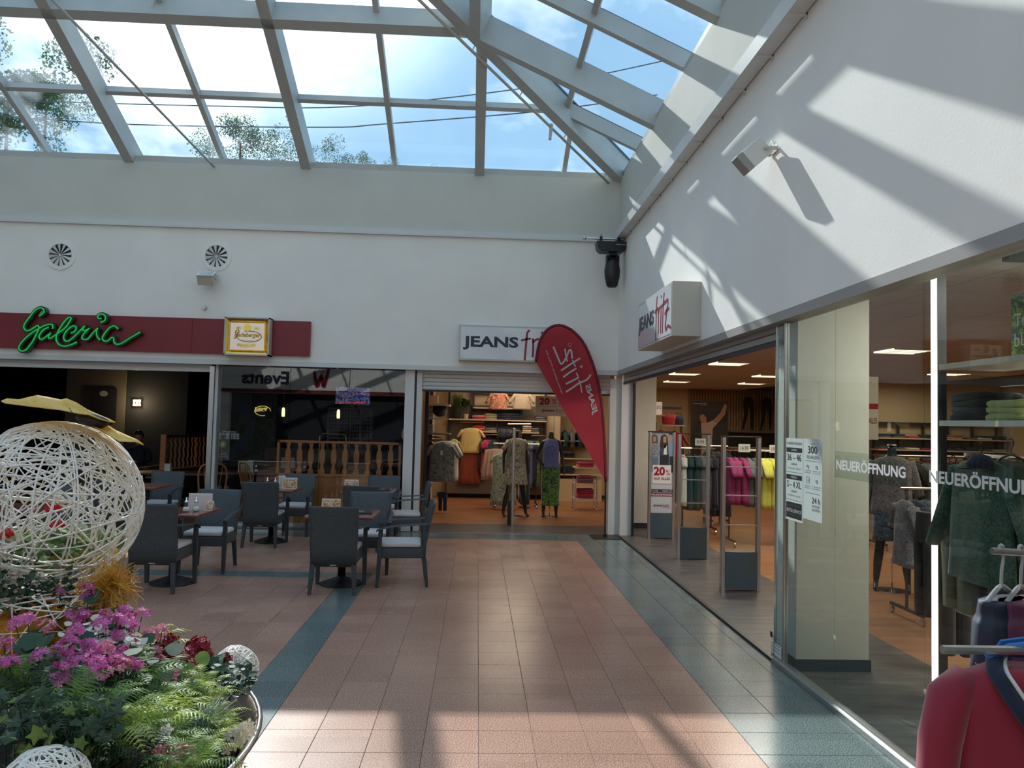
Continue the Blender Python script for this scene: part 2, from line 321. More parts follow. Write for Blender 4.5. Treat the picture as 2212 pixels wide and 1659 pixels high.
M = dict(
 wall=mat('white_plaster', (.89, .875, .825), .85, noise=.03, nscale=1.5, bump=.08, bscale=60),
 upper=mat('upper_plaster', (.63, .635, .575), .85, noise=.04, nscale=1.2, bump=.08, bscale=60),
 trimw=mat('white_painted_metal', (.66, .68, .66), .35, noise=.03, nscale=4),
 steel=mat('beam_paint', (.48, .50, .47), .45, noise=.06, nscale=3),
 steeld=mat('grey_seal', (.06, .065, .07), .5),
 alu=mat('brushed_aluminium', (.62, .63, .63), .3, 1, noise=.05, nscale=30),
 chrome=mat('chrome', (.8, .8, .8), .12, 1),
 fascia=mat('grey_fascia', (.34, .33, .31), .45, noise=.04, nscale=3),
 pink=speckle('pink_terrazzo', (.235, .115, .08), (.40, .225, .16), (.64, .42, .32), .24),
 dark=speckle('green_black_granite', (.05, .075, .075), (.12, .165, .16), (.30, .36, .345), .2, 150),
 grout=mat('grout', (.13, .10, .085), .8),
 red=mat('dark_red_board', (.22, .018, .025), .45, noise=.06, nscale=2),
 white=mat('white_plastic', (.72, .72, .70), .35),
 cream=mat('cream_metal', (.55, .53, .47), .4),
 signface=mat('sign_face', (.70, .73, .76), .12, coat=.5),
 navy=mat('navy_print', (.012, .016, .045), .35), redp=mat('red_print', (.30, .012, .03), .35),
 greend=mat('dark_green_channel', (.004, .055, .022), .3), greenl=mat('green_neon_tube', (.02, .42, .09), .15, emit=(.02, .6, .1), es=.25),
 gold=mat('gold', (.72, .52, .14), .2, 1, noise=.1, nscale=8), goldd=mat('gold_dark', (.42, .28, .06), .28, 1), creamp=mat('cream_panel', (.72, .62, .54), .25, coat=.4, emit=(.8, .66, .55), es=.22),
 black=mat('black_plastic', (.012, .013, .015), .4), blackm=mat('black_metal', (.016, .018, .02), .4, .3),
 glass=glassmat('shop_glass', (.90, .955, .94), 1.0), glassg=glassmat('restaurant_glass', (.92, .94, .93), 1.6),
 sky=glassmat('skylight_glass', (.90, .94, .97), .8, film=.02, flo=.35, fhi=.75, fscale=1.5),
 skyd=glassmat('dirty_skylight_glass', (.88, .92, .95), .8, film=.11, flo=.42, fhi=.68, fscale=2.2),
 skyw=glassmat('wet_skylight_glass', (.9, .93, .95), .8, film=.30, flo=.36, fhi=.56, fscale=1.6),
 wick=wickermat('anthracite_weave', (.016, .020, .024), (.075, .09, .10)), wickp=mat('anthracite_plastic', (.04, .048, .055), .45, bump=.3, bscale=160),
 cush=mat('white_cushion', (.62, .60, .58), .8, bump=.1, bscale=60, sheen=.3),
 ttop=woodmat('rosewood_laminate', (.17, .05, .035), (.30, .10, .07), .22, (3, 14, 3), coat=.3), 
 wood=woodmat('honey_wood', (.44, .155, .045), (.58, .225, .07), .4, (8, 8, 1.5)), woodd=woodmat('dark_wood', (.07, .025, .010), (.13, .05, .02), .45, (8, 8, 1.5)),
 parq=woodmat('shop_wood_floor', (.26, .11, .045), (.40, .18, .08), .4, (1.2, 9, 1)),
 vinyl=woodmat('grey_vinyl_floor', (.055, .047, .043), (.15, .135, .125), .38, (2.5, 14, 1)),
 tile=mat('restaurant_floor', (.16, .12, .09), .4, noise=.15, nscale=3),
 shopw=mat('shop_wall', (.62, .50, .33), .8, noise=.03), pillar=mat('pillar_paint', (.66, .64, .56), .7, noise=.02), dkbase=mat('dark_skirting', (.02, .03, .035), .5),
 ceil=mat('ceiling_panel', (.48, .47, .46), .9, noise=.04, nscale=30), ceilr=mat('dark_ceiling', (.06, .06, .055), .9),
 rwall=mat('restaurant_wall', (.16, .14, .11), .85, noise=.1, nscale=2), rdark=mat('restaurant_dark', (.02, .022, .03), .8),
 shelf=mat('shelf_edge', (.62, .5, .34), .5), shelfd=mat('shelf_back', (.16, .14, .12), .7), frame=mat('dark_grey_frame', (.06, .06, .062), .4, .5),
)
# ---------------------------------------------------------------- setting
YW, XW, ZF, ZT, XL, YR = 12.30, 2.226, 2.625, 5.74, -10.93, -6.0
def frustum(p, mg=0):
    v = Vector(p)-Vector((0, 0, HC)); d = v.dot(_f)
    if d < .3: return False
    x = 1106+F*v.dot(RX)/d; y = 829.5-F*v.dot(UX)/d
    return -mg < x < 2212+mg and -mg < y < 1659+mg
# floor: slab + tiles
floor = MB().box(XL-.1, XW+.06, YR, 12.62, -.12, -.004).build('floor', M['grout'], kind='structure')
TX, TY, X0, Y0 = .3, .3, .0522, 4.1899
def frange(a, b, s):
    o = [a]
    while o[-1]+s < b-.02: o.append(o[-1]+s)
    return o+[b]
tiles = []
ys = [Y0+.3*j for j in range(-34, 25)] + [11.69, 11.985, 12.28]; ys = sorted(set(round(y, 3) for y in ys if y <= 11.70 or y in (11.985, 12.28)))
xr = frange(1.552, XW+.03, .3); xm = [X0+.3*k for k in range(-4, 6)]; xs = [-1.43, -1.148]; xl = sorted([-1.43-.3*k for k in range(32)])
for a, b in zip(ys[:-1], ys[1:]):
    yc = (a+b)/2; back = yc > 11.69; cross = 8.68 < yc < 8.995
    for cols, kind in ((xr, 1), (xm, 0), (xs, 2), (xl, 3)):
        for c, d in zip(cols[:-1], cols[1:]):
            dk = kind == 1 or back or (cross and kind in (2, 3)) or (kind == 2 and yc < 8.99)
            tiles.append((c, d, a, b, dk))
def tile_mesh(w, h, dark):
    g = .0012; m = MB(); e = .0015
    m.loft([[Vector((x, y, z)) for x, y in ((-w/2+i, -h/2+i), (w/2-i, -h/2+i), (w/2-i, h/2-i), (-w/2+i, h/2-i))] for z, i in ((-.012, g), (-e, g), (0, g+e))]); return m
_tm = {}
def sc_(t):
    c = ((t[0]+t[1])/2, (t[2]+t[3])/2, 0); return frustum(c, 30), c[0]**2+c[1]**2
order = sorted(tiles, key=lambda t: (not sc_(t)[0], sc_(t)[1]))
cnt = {0: 0, 1: 0}; rest = {0: MB(), 1: MB()}
for t in order:
    w, h, dk = round(t[1]-t[0], 3), round(t[3]-t[2], 3), int(t[4]); c = ((t[0]+t[1])/2, (t[2]+t[3])/2)
    cx, cyy = c; hid = (cx+1.96)**2+(cyy-2.6)**2 < 1.0
    if sc_(t)[0] and cnt[dk] < 290 and not hid:
        if (w, h, dk) not in _tm:
            ob = tile_mesh(w, h, dk).build('granite_tile' if dk else 'terrazzo_tile', M['dark' if dk else 'pink'], floor); _tm[w, h, dk] = ob.data
        else: ob = link('granite_tile' if dk else 'terrazzo_tile', _tm[w, h, dk], floor)
        ob.location = (cx, cyy, random.uniform(-.0002, .0002)); cnt[dk] += 1
    else:
        m = rest[dk]; x0, x1, y0, y1 = t[0]+.0012, t[1]-.0012, t[2]+.0012, t[3]-.0012
        m.box(x0, x1, y0, y1, -.012, 0)
rest[0].build('terrazzo_tiling', M['pink'], floor, kind='stuff'); rest[1].build('granite_tiling', M['dark'], floor, kind='stuff')
# shop + restaurant floors
fl = MB().box(-1.1, 13, 12.62, 24.2, -.12, 0).build('floor', M['parq'], kind='structure')
MB().box(3.45, 13, YR, 12.62, -.12, 0).build('wood_floor', M['parq'], fl)
MB().box(2.29, 3.45, YR, 12.9, -.12, .001).build('vinyl_floor', M['vinyl'], fl)
MB().box(-.95, 2.29, 12.36, 13.43, -.12, .002).build('vinyl_floor', M['vinyl'], fl)
MB().box(2.29, 2.95, 12.9, 13.43, -.12, .002).build('vinyl_floor', M['vinyl'], fl)
MB().box(-.93, 2.1, 12.30, 12.33, -.01, .006).build('threshold_strip', M['alu'], fl)
m = MB(); m.beam((2.285, 5.83, .008), (2.285, 12.2, .008), .035, .022); m.build('door_track', M['frame'], fl)
m = MB(); m.box(2.255, 2.32, YR, 5.83, 0, .035).box(2.27, 2.31, YR, 5.83, .035, .05); m.build('glass_channel', M['alu'], fl)
MB().box(XL, -1.1, 12.62, 20, -.12, -.002).build('floor', M['tile'], kind='structure')
m = MB(); m.box(-4.15, -1.17, 12.42, 12.54, 0, .045).box(-4.15, -1.17, 12.45, 12.51, .045, .09).build('trim_1', M['alu'], kind='structure')
# back wall (above shop fronts)
wb = MB().box(XL-.3, XW, YW, YW+.3, ZF, ZT).build('wall_back', M['wall'], kind='structure')
m = MB(); m.box(XL, XW-.1, YW-.05, YW, 4.70, 4.74).box(XL, XW-.1, YW-.035, YW, 4.74, 4.80).build('cable_trunking', M['trimw'], wb)
MB().box(XL, XW+.03, YW-.015, YW+.12, ZF-.07, ZF).build('fascia_strip', M['trimw'], wb)
MB().box(XL, XW+.03, YW-.002, YW+.02, ZF-.004, ZF+.008).build('edge_trim', M['white'], wb)
# right wall
wr = MB().box(XW, XW+.3, YR, YW+.3, ZF, ZT).build('wall_right', M['wall'], kind='structure')
MB().box(XW-.006, XW+.14, YR, YW+.0, ZF-.07, ZF).build('fascia_strip', M['fascia'], wr)
m = MB(); m.box(XW-.14, XW-.012, YR, YW-.06, 4.66, 4.70).box(XW-.14, XW-.13, YR, YW-.06, 4.70, 4.80).box(XW-.022, XW-.012, YR, YW-.06, 4.70, 4.80)
m.build('cable_tray', M['trimw'], wr)
y = 12.0
while y > YR:
    MB().box(XW-.12, XW, y-.015, y+.015, 4.645, 4.66).box(XW-.012, XW, y-.015, y+.015, 4.62, 4.70).build('tray_bracket', M['trimw'], wr); y -= .62
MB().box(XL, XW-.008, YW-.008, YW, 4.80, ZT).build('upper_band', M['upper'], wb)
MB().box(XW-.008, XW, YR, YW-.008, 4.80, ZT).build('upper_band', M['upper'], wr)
# left wall, rear wall
wl = MB().box(XL-.3, XL, YR, YW+.3, 0, 9).build('wall_left', M['wall'], kind='structure')  # unseen; lower part made solid white to bounce light into the hall
wk = MB().box(XL, XW+.3, YR-.3, YR, 2.7, 9).box(XL, -9.8, YR-.3, YR, 0, 2.7).build('wall_rear', M['wall'], kind='structure')
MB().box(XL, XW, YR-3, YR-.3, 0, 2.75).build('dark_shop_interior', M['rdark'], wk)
MB().box(-10.5, 2, YR, YR+.03, 2.72, 2.85).build('red_board', M['red'], wk)
text('Events', (-7.5, YR+.02, 3.05), (-1.85, 0, 0), (0, 0, .52), M['navy'], wk, bold=.03)
mW = MB(); ribbon(mW, [(0, 10), (2.2, 0), (3.3, 6.5), (5.2, 0), (6.6, 8)], 1.5, lambda p: Vector((-5.95-p.x*.085, YR+.02, 2.98+p.y*.075)))
mW.build('park_logo', M['redp'], wk)
text('Weißeritz', (-6.1, YR+.02, 3.72), (-.62, 0, 0), (0, 0, .13), M['navy'], wk); text('Park', (-6.1, YR+.02, 3.52), (-.3, 0, 0), (0, 0, .13), M['navy'], wk)
# ---------------------------------------------------------------- glazed roof
S, D = .45, .355
roof = empty('ceiling', (0, 0, 0), kind='structure')
XC = (XW+XL)/2; YA = YW-(XW-XC)
zb = lambda y, d=D: ZT+d+S*(YW-y)
zr = lambda x, d=D: ZT+d+S*(XW-x)
zl = lambda x, d=D: ZT+d+S*(x-XL)
def rbeam(name, a, b, w, h, nrm, mt='steel', seal=True):   # a,b on the glass plane; the beam hangs below it
    m = MB(); m.beam(a, b, w, h, nrm, -h/2-.015); m.mi = 1
    if seal: m.beam(a, b, w*.55, .02, nrm, -.005)
    return m.build(name, [M[mt], M['steeld']], roof)
NB = Vector((0, S, 1)).normalized(); NR = Vector((S, 0, 1)).normalized(); NL = Vector((-S, 0, 1)).normalized()
RXS = [1.31-1.383*k for k in range(9)]
PY = [12.62, 11.36, 10.0, 8.62, 7.22, YA+.05]
hipx = lambda y: XW-(YW-y)      # right hip
hipl = lambda y: XL+(YW-y)
for i, x in enumerate(RXS):
    thick = i % 2 == 1
    yt = max(YA, YW-min(XW-x, x-XL)+.08)
    rbeam('rafter', (x, 12.62, zb(12.62)), (x, yt, zb(yt)), .15 if thick else .075, .34 if thick else .13, NB)
for i, y in enumerate(PY[1:-1]):
    deep = i == 1; rbeam('purlin', (hipl(y), y, zb(y)), (hipx(y), y, zb(y)), .15 if deep else .075, .34 if deep else .10, NB)
MB().box(XL, XW-.05, YW+.01, YW+.45, ZT, ZT+.09).build('sill_frame', M['steel'], roof)
MB().box(XL, XW+.2, YW+.30, YW+.5, ZT, ZT+.2).build('sill_frame', M['steel'], roof)
m = MB(); 
for k in range(40): 
    x = -9+k*.28; m.cyl((x, YW+.02, ZT+.02), (x, YW-.0, ZT+.02), .008, 6)
m.build('sill_screws', M['alu'], roof, kind='stuff')
# hips and ridge
hip = lambda sx: ((XW if sx > 0 else XL), YW, ZT)
for sgn, x0 in ((1, XW), (-1, XL)):
    a = Vector((x0, YW, ZT+D)); b = Vector((XC, YA, ZT+D+S*(YW-YA))); d = (b-a).normalized(); a2 = a-d*.45
    m = MB(); m.beam(a2+Vector((0, 0, 0)), b, .17, .40, (0, 0, 1), -.20); m.mi = 1; m.beam(a2, b, .2, .03, (0, 0, 1), .01); m.build('hip_beam', [M['steel'], M['steeld']], roof)
m = MB(); zrg = ZT+D+S*(YW-YA); m.beam((XC, YA+.1, zrg), (XC, YR, zrg), .17, .40, (0, 0, 1), -.20); m.build('ridge_beam', M['steel'], roof)
# right and left slopes
ry = [12.30-1.05, 9.95, 8.60, 7.22]; 
while ry[-1] > YR+1: ry.append(ry[-1]-1.38)
for i, y in enumerate(ry):
    thick = i % 2 == 1
    for N_, zf_, xe, xc in ((NR, zr, XW+.32, max(XC, XW-(YW-y)+.08)), (NL, zl, XL-.32, min(XC, XL+(YW-y)-.08))):
        rbeam('rafter', (xe, y, zf_(xe)), (xc, y, zf_(xc)), .15 if thick else .09, .36 if thick else .20, N_)
for N_, zf_, xs_ in ((NR, zr, [1.25, -.02, -1.46, -2.85]), (NL, zl, [XL+.97, XL+2.3, XL+3.7, XL+5.1])):
    for i, x in enumerate(xs_):
        yt = YW-(XW-x if N_ is NR else x-XL); deep = i == 1
        rbeam('purlin', (x, yt, zf_(x)), (x, YR, zf_(x)), .15 if deep else .075, .34 if deep else .10, N_)
MB().box(XW+.02, XW+.45, YR, YW+.3, ZT, ZT+.12).build('sill_frame', M['steel'], roof)
def clip(poly, n, d):   # keep n.p >= d
    out = []
    for i, p in enumerate(poly):
        q = poly[(i+1) % len(poly)]; a = n[0]*p[0]+n[1]*p[1]-d; b = n[0]*q[0]+n[1]*q[1]-d
        if a >= 0: out.append(p)
        if a*b < 0: t = a/(a-b); out.append((p[0]+(q[0]-p[0])*t, p[1]+(q[1]-p[1])*t))
    return out
def pane(poly, zf_, mt):
    if len(poly) < 3: return
    MB().prism(poly, lambda p: (p[0], p[1], zf_(p)), lambda p: (p[0], p[1], zf_(p)+.008)).build('glass_pane', M[mt], roof)
xe = [XW+.4]+RXS+[XL-.4]
for i in range(len(xe)-1):
    for j in range(len(PY)-1):
        p = [(xe[i+1], PY[j+1]), (xe[i], PY[j+1]), (xe[i], PY[j]), (xe[i+1], PY[j])]
        p = clip(p, (-1, 1), YW-XW); p = clip(p, (1, 1), XL+YW)
        mt = 'sky'
        if j == 1 and i in (4, 5): mt = 'skyw'
        elif (j == 1 and i == 3) or (j == 0 and i in (5, 6, 7)) or (j == 1 and i in (6, 7)) or (j == 2 and i in (3, 4, 5)): mt = 'skyd'
        pane(p, lambda q: zb(q[1]), mt)
rys = [YW+.4]+ry+[YR]
for j in range(len(rys)-1):
    for s_, zf_, cols in ((1, zr, [XW+.32, 1.25, -.02, -1.46, -2.85, XC]), (-1, zl, [XL-.32, XL+.97, XL+2.3, XL+3.7, XL+5.1, XC])):
        for a, b in zip(cols[:-1], cols[1:]):
            p = [(a, rys[j+1]), (b, rys[j+1]), (b, rys[j]), (a, rys[j])]
            p = clip(p, (1, -1), XW-YW) if s_ > 0 else clip(p, (-1, -1), -(XL+YW))
            pane(p, lambda q: zf_(q[0]), 'sky')
# ---------------------------------------------------------------- shop fronts (setting)
def trimbox(name, bx, mt, parent=None, bevel=0, kind='structure'):
    m = MB()
    for b in bx: m.box(*b)
    return m.build(name, M[mt], parent, bevel=bevel, kind=kind if parent is None else None)
trimbox('trim_2', [(-1.17, -1.02, 12.40, 12.62, 0, 2.56)], 'white')
trimbox('trim_3', [(-1.02, -.985, 12.46, 12.62, 0, 2.56)], 'frame')
trimbox('trim_4', [(-.985, -.90, 12.42, 12.60, 0, 2.50), (-.985, -.90, 12.45, 12.6, 2.5, 2.56)], 'trimw')
trimbox('trim_5', [(2.13, 2.23, 12.42, 12.60, 0, 2.50)], 'trimw')
trimbox('trim_6', [(2.23, 2.33, 12.45, 12.62, 0, 2.56)], 'trimw')
trimbox('trim_7', [(2.31, 2.49, 12.36, 12.60, 0, 2.56)], 'white')
trimbox('trim_8', [(2.49, 2.52, 12.28, 12.55, 0, 2.56)], 'black')
trimbox('trim_9', [(-4.24, -4.17, 12.38, 12.62, 0, 2.53)], 'alu'); trimbox('trim_10', [(-4.165, -4.12, 12.42, 12.60, 0, 2.56)], 'trimw')
# roller shutters
d1 = empty('door_1', (0, 0, 0), kind='structure')
for k in range(5):
    z = 2.25+k*.064; m = MB(); m.loft([[Vector((x, y, z+dz)) for dz, y in ((.002, 12.50), (.006, 12.488), (.032, 12.484), (.058, 12.488), (.062, 12.50), (.062, 12.515), (.002, 12.515))] for x in (-.905, 2.135)])
    m.build('slat', M['trimw'], d1)
MB().box(-.905, 2.135, 12.47, 12.53, 2.225, 2.25).build('bottom_rail', M['black'], d1)
d2 = empty('door_2', (0, 0, 0), kind='structure')
MB().box(XL, -4.24, 12.44, 12.50, 2.44, 2.50).build('bottom_rail', M['white'], d2); MB().box(XL, -4.24, 12.46, 12.5, 2.50, 2.56).build('slat', M['trimw'], d2)
d3 = empty('door_3', (0, 0, 0), kind='structure')
for k in range(2):
    z = 2.44+k*.064; MB().loft([[Vector((x, y, z+dz)) for dz, x in ((.002, 2.33), (.008, 2.318), (.055, 2.318), (.062, 2.33), (.062, 2.345), (.002, 2.345))] for y in (5.85, 12.26)]).build('slat', M['fascia'], d3)
MB().box(2.31, 2.35, 5.85, 12.26, 2.405, 2.44).build('bottom_rail', M['black'], d3)
# restaurant glazing
w1 = empty('window_1', (0, 0, 0), kind='structure')
gx = [-4.12, -2.94, -2.02, -1.17]
gx = [-4.12, -3.0, -2.06, -1.17]
for a, b in zip(gx[:-1], gx[1:]): MB().box(a+.004, b-.004, 12.475, 12.487, .09, 2.555).build('glass_pane', M['glassg'], w1)
for k, x in enumerate((-3.35, -2.25)): MB().box(x-.02, x+.02, 12.40, 12.44, 2.548, 2.56).build('track_clip', M['white'], w1)
# right glass front
w2 = empty('window_2', (0, 0, 0), kind='structure')
gy = [5.83, 5.66]; 
for a, b in ((5.83, 5.665), (5.64, 4.87), (4.86, 3.88), (3.87, 2.85), (2.84, 1.2), (1.19, -.6), (-.61, -2.4), (-2.41, YR)):
    MB().box(2.284, 2.296, b, a, .05, 2.56).build('glass_pane', M['glass'], w2)
MB().box(2.275, 2.305, 5.64, 5.665, .05, 2.56).build('edge_profile', M['alu'], w2)
MB().box(2.278, 2.284, 5.826, 5.834, .03, 2.56).box(2.278, 2.302, 5.832, 5.836, .03, 2.56).build('edge_profile', M['chrome'], w2)
# pillars in the shop
def pillar(x0, x1, y0, y1, n):
    o = MB().box(x0, x1, y0, y1, .085, 2.95).build(n, M['pillar'], kind='structure')
    MB().box(x0-.012, x1+.012, y0-.012, y1+.012, 0, .085).build('skirting', M['dkbase'], o); return o
pillar(2.36, 2.90, 5.62, 6.05, 'wall_pillar_front'); pillar(2.70, 3.09, 13.3, 13.75, 'wall_pillar_corner')
# shop shell
trimbox('wall_shop_back', [(-1.2, 3.3, 18.3, 18.5, 0, 3.0), (3.3, 9.7, 24, 24.2, 0, 3.0), (9.6, 13, 18.7, 18.9, 0, 3.0), (9.6, 9.7, 18.9, 24, 0, 3.0), (3.2, 3.3, 18.5, 24, 0, 3.0)], 'shopw')
trimbox('baseboard_shop', [(-.9, 3.3, 18.27, 18.3, 0, .09), (3.3, 8.4, 23.97, 24, 0, .09)], 'dkbase')
trimbox('wall_shop_left', [(-1.12, -1.0, 12.62, 18.3, 0, 3.0)], 'shopw')
trimbox('wall_shop_right', [(13, 13.2, YR, 19, 0, 2.95), (2.3, 13, YR-.2, YR, 0, 2.95)], 'shopw')
cl = MB().box(-1.1, 2.5, 12.62, 24.2, 2.97, 3.1).box(XW+.3, 13.2, YR-.2, 24.2, 2.97, 3.1).build('ceiling', M['ceilr'], kind='structure')
tm = MB().box(-.306, .306, -.306, .306, 0, .012)
first = None; k = 0; far = MB()
for i in range(13):
    for j in range(37):
        x, y = 2.87+.625*i, 1.0+.625*j
        if y > 24 or (x > 8.3 and y > 18.5): continue
        if k >= 285 or not frustum((x, y, 2.95), 120): far.box(x-.306, x+.306, y-.306, y+.306, 2.945, 2.957); continue
        if first is None: first = tm.build('ceiling_panel', M['ceil'], cl, loc=(x, y, 2.945)); 
        else: link('ceiling_panel', first.data, cl, (x, y, 2.945))
        k += 1
far.build('ceiling_panels', M['ceil'], cl, kind='stuff')
for i in range(7):
    for j in range(8):
        x, y = -.6+.625*i, 13.0+.625*j
        if x < 2.7: link('ceiling_panel', first.data, cl, (x, y, 2.945))
# restaurant shell
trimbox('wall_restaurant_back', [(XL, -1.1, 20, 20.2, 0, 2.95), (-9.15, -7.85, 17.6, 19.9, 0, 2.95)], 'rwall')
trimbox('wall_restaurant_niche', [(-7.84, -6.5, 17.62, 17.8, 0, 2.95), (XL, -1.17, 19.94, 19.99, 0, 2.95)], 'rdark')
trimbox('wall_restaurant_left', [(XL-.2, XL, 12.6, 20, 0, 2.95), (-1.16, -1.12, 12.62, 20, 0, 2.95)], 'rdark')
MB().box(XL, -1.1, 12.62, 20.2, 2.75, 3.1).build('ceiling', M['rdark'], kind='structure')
# outer roof decks over the shops
MB().box(XW+.5, 13.4, YR, 24.4, 3.2, 3.3).box(XL-3, XW+.5, YW+.32, 24.4, 3.2, 3.3).build('ceiling', M['rdark'], kind='structure')

# ---------------------------------------------------------------- things on the walls
def catm(P, k=5): return smooth_pts(P, k)
# red board + neon word
rb = MB(); rb.box(-7.6, -5.37, YW-.06, YW, 2.655, 3.265); rb.box(-5.362, -2.665, YW-.06, YW, 2.655, 3.265)
def strip_obj():
    m = MB()
    P = lambda x, z: (x, z)
    for x0, x1 in ((-8.2, -4.49), (-4.485, -2.665)):
        zt = lambda x: 3.26; zb_ = 2.72
        m.box(x0, x1, YW-.07, YW, zb_, 3.265)
    return m
bd = strip_obj().build('sign_board', M['red'], label='long dark red board above the restaurant front', cat='sign board')
YS = YW-.16
def gal(P): return [at(30+x/7.373, 655+y/7.373, YS) for x, y in P]
GST = [[(405, 205), (430, 190), (462, 168), (487, 135), (470, 90), (425, 77), (350, 110), (250, 230), (180, 330), (165, 390), (195, 432), (245, 438), (300, 410), (370, 362), (403, 372), (395, 430), (360, 500), (300, 620), (205, 740), (135, 765), (90, 735), (98, 670), (180, 570), (300, 470), (400, 408), (500, 355), (585, 338), (625, 352), (622, 412)],
 [(560, 385), (480, 425), (420, 500), (412, 555), (450, 577), (520, 535), (592, 478), (560, 525), (565, 560), (605, 552), (700, 485), (820, 395), (900, 285), (915, 240), (880, 228), (820, 285), (740, 400), (690, 500), (682, 590), (735, 668), (830, 685), (920, 662), (1010, 622)],
 [(912, 475), (965, 458), (1000, 400), (975, 367), (920, 378), (840, 450), (800, 540), (825, 602), (885, 598), (980, 520), (1080, 420), (1130, 366), (1102, 420), (1115, 440), (1165, 428), (1212, 400), (1130, 475), (1090, 550), (1120, 580), (1185, 568), (1260, 480), (1345, 396)],
 [(1345, 400), (1320, 460), (1335, 535), (1378, 590)], [(1400, 245), (1358, 247), (1338, 212), (1370, 180), (1420, 175), (1458, 200), (1465, 250), (1438, 290), (1385, 305)],
 [(1665, 415), (1640, 382), (1590, 365), (1520, 400), (1445, 495), (1415, 565), (1452, 608), (1505, 598), (1560, 550), (1592, 556), (1602, 620), (1645, 655), (1720, 640), (1850, 560), (2020, 460)]]
g = empty('neon_word', (0, 0, 0), label='large green neon lettering reading Galeria on the red board', cat='sign')
for s_ in GST:
    P = catm(gal(s_), 4); w = .030; m = MB()
    # channel letter: band following the stroke, reaching back to the board
    L1, R1 = [], []
    for i, p in enumerate(P):
        d = P[min(i+1, len(P)-1)]-P[max(i-1, 0)]; d.normalize(); n = Vector((-d.z, 0, d.x))*w; L1.append(p+n); R1.append(p-n)
    n = len(P); dy = Vector((0, .085, 0)); fr = Vector((0, .012, 0))
    V = [q for q in L1]+[q for q in R1]+[q+dy for q in L1]+[q+dy for q in R1]
    m.add(V, [(i, i+1, n+i+1, n+i) for i in range(n-1)]+[(2*n+i, 2*n+i+1, i+1, i) for i in range(n-1)]+[(n+i, n+i+1, 3*n+i+1, 3*n+i) for i in range(n-1)]+[(0, n, 3*n, 2*n), (n-1, 2*n-1, 4*n-1, 3*n-1)])
    m.build('channel_letter', M['greend'], g)
    m = MB(); m.smooth = True; m.tube([p-Vector((0, .012, 0)) for p in P], .0105, 6); m.build('neon_tube', M['greenl'], g)
# golden brewery light box
o = empty('light_box', (0, 0, 0), label='square cream and gold illuminated brewery sign over the red board', cat='sign')
x0, x1, z0, z1 = at(482, 765, YW-.22).x, at(580, 769, YW-.22).x, at(530, 767.5, YW-.22).z, at(530, 685, YW-.22).z
yb, yf = YW, YW-.22
m = MB(); t = .02
m.box(x0, x0+t, yf, yb, z0, z1).box(x1-t, x1, yf, yb, z0, z1).box(x0, x1, yf, yb, z0, z0+t).box(x0, x1, yf, yb, z1-t, z1); m.build('housing', M['cream'], o)
m = MB(); q = .085
def bev(a, b): return [Vector((x0+a, b, z0+a)), Vector((x1-a, b, z0+a)), Vector((x1-a, b, z1-a)), Vector((x0+a, b, z1-a))]
m.loft([bev(t, yf+.005), bev(t+.03, yf+.03), bev(q-.015, yf+.05), bev(q, yf+.03)], cap=False); m.build('gold_frame', M['gold'], o)
m = MB(); m.box(x0+q, x1-q, yf+.03, yf+.05, z0+q, z1-q); m.build('panel', M['creamp'], o)
yp = yf+.026; cx, cz, w_, h_ = (x0+x1)/2, (z0+z1)/2, (x1-x0)-2*q, (z1-z0)-2*q
text('Radeberger', (cx-w_*.39, yp, cz-h_*.07), (w_*.76, 0, -.004), (w_*.05, 0, h_*.22), M['goldd'], o, bold=.03)
m = MB(); P = [Vector((cx+w_*(.06+.36*math.cos(a)), yp, cz+h_*(.0+.20*math.sin(a)))) for a in [PI*(.62-2*.86*i/28) for i in range(29)]]; m.tube(P, .0065, 5); 
m.tube(catm([Vector((cx+w_*a, yp, cz+h_*b)) for a, b in ((-.36, .12), (-.33, .2), (-.27, .22), (-.24, .16), (-.29, .08), (-.35, -.08), (-.39, -.06))]), .007, 5)
m.build('oval_flourish', M['goldd'], o)
def medal(a, b, r, sy=1): MB().lathe([(0, 0), (r, 0), (r, .007), (0, .007)], n=14, M=Matrix.Translation((cx+w_*a, yp, cz+h_*b)) @ Matrix.Rotation(PI/2, 4, 'X') @ Matrix.Diagonal((1, sy, 1, 1))).build('medal', M['gold'], o)
medal(0, .33, .055, 1.15)
for a, b in ((-.29, .30), (-.23, .31), (.24, .31), (.31, .30)): medal(a, b, .022)
for k in range(6): medal(-.24+.09*k, -(.31+.03*math.sin(k*PI/5)), .024)
text('PILSNER', (cx-w_*.12, yp, cz-h_*.17), (w_*.32, 0, 0), (0, 0, h_*.035), M['goldd'], o)
# swirl vents
def vent(px, py, lab):
    c = at(px, py, YW); o = empty('swirl_vent', (c.x, YW, c.z), label=lab, cat='vent')
    Rm = Matrix.Rotation(PI/2, 4, 'X')
    m = MB(); m.smooth = False; m.lathe([(.172, .012), (.178, .02), (.235, .015), (.24, 0), (.172, 0), (.172, .012)], n=48, M=Rm, cap=False); m.build('rim', M['wall'], o)
    MB().lathe([(0, .0), (.172, .0), (.172, .003), (0, .003)], n=32, M=Rm).build('backing', M['black'], o)
    MB().lathe([(0, .022), (.02, .02), (.022, .0)], n=16, M=Rm).build('hub', M['white'], o)
    for k in range(12):
        a = 2*PI*k/12; b = a+2*PI/12*.6; m = MB()
        pt = lambda r, an, y: Vector((r*math.cos(an), -y, r*math.sin(an)))
        m.add([pt(.02, a, .018), pt(.172, a, .022), pt(.172, (a+b)/2, .012), pt(.168, b, .004), pt(.02, b, .008)], [(0, 1, 2, 4), (2, 3, 4)]); m.build('blade', M['white'], o)
    return o
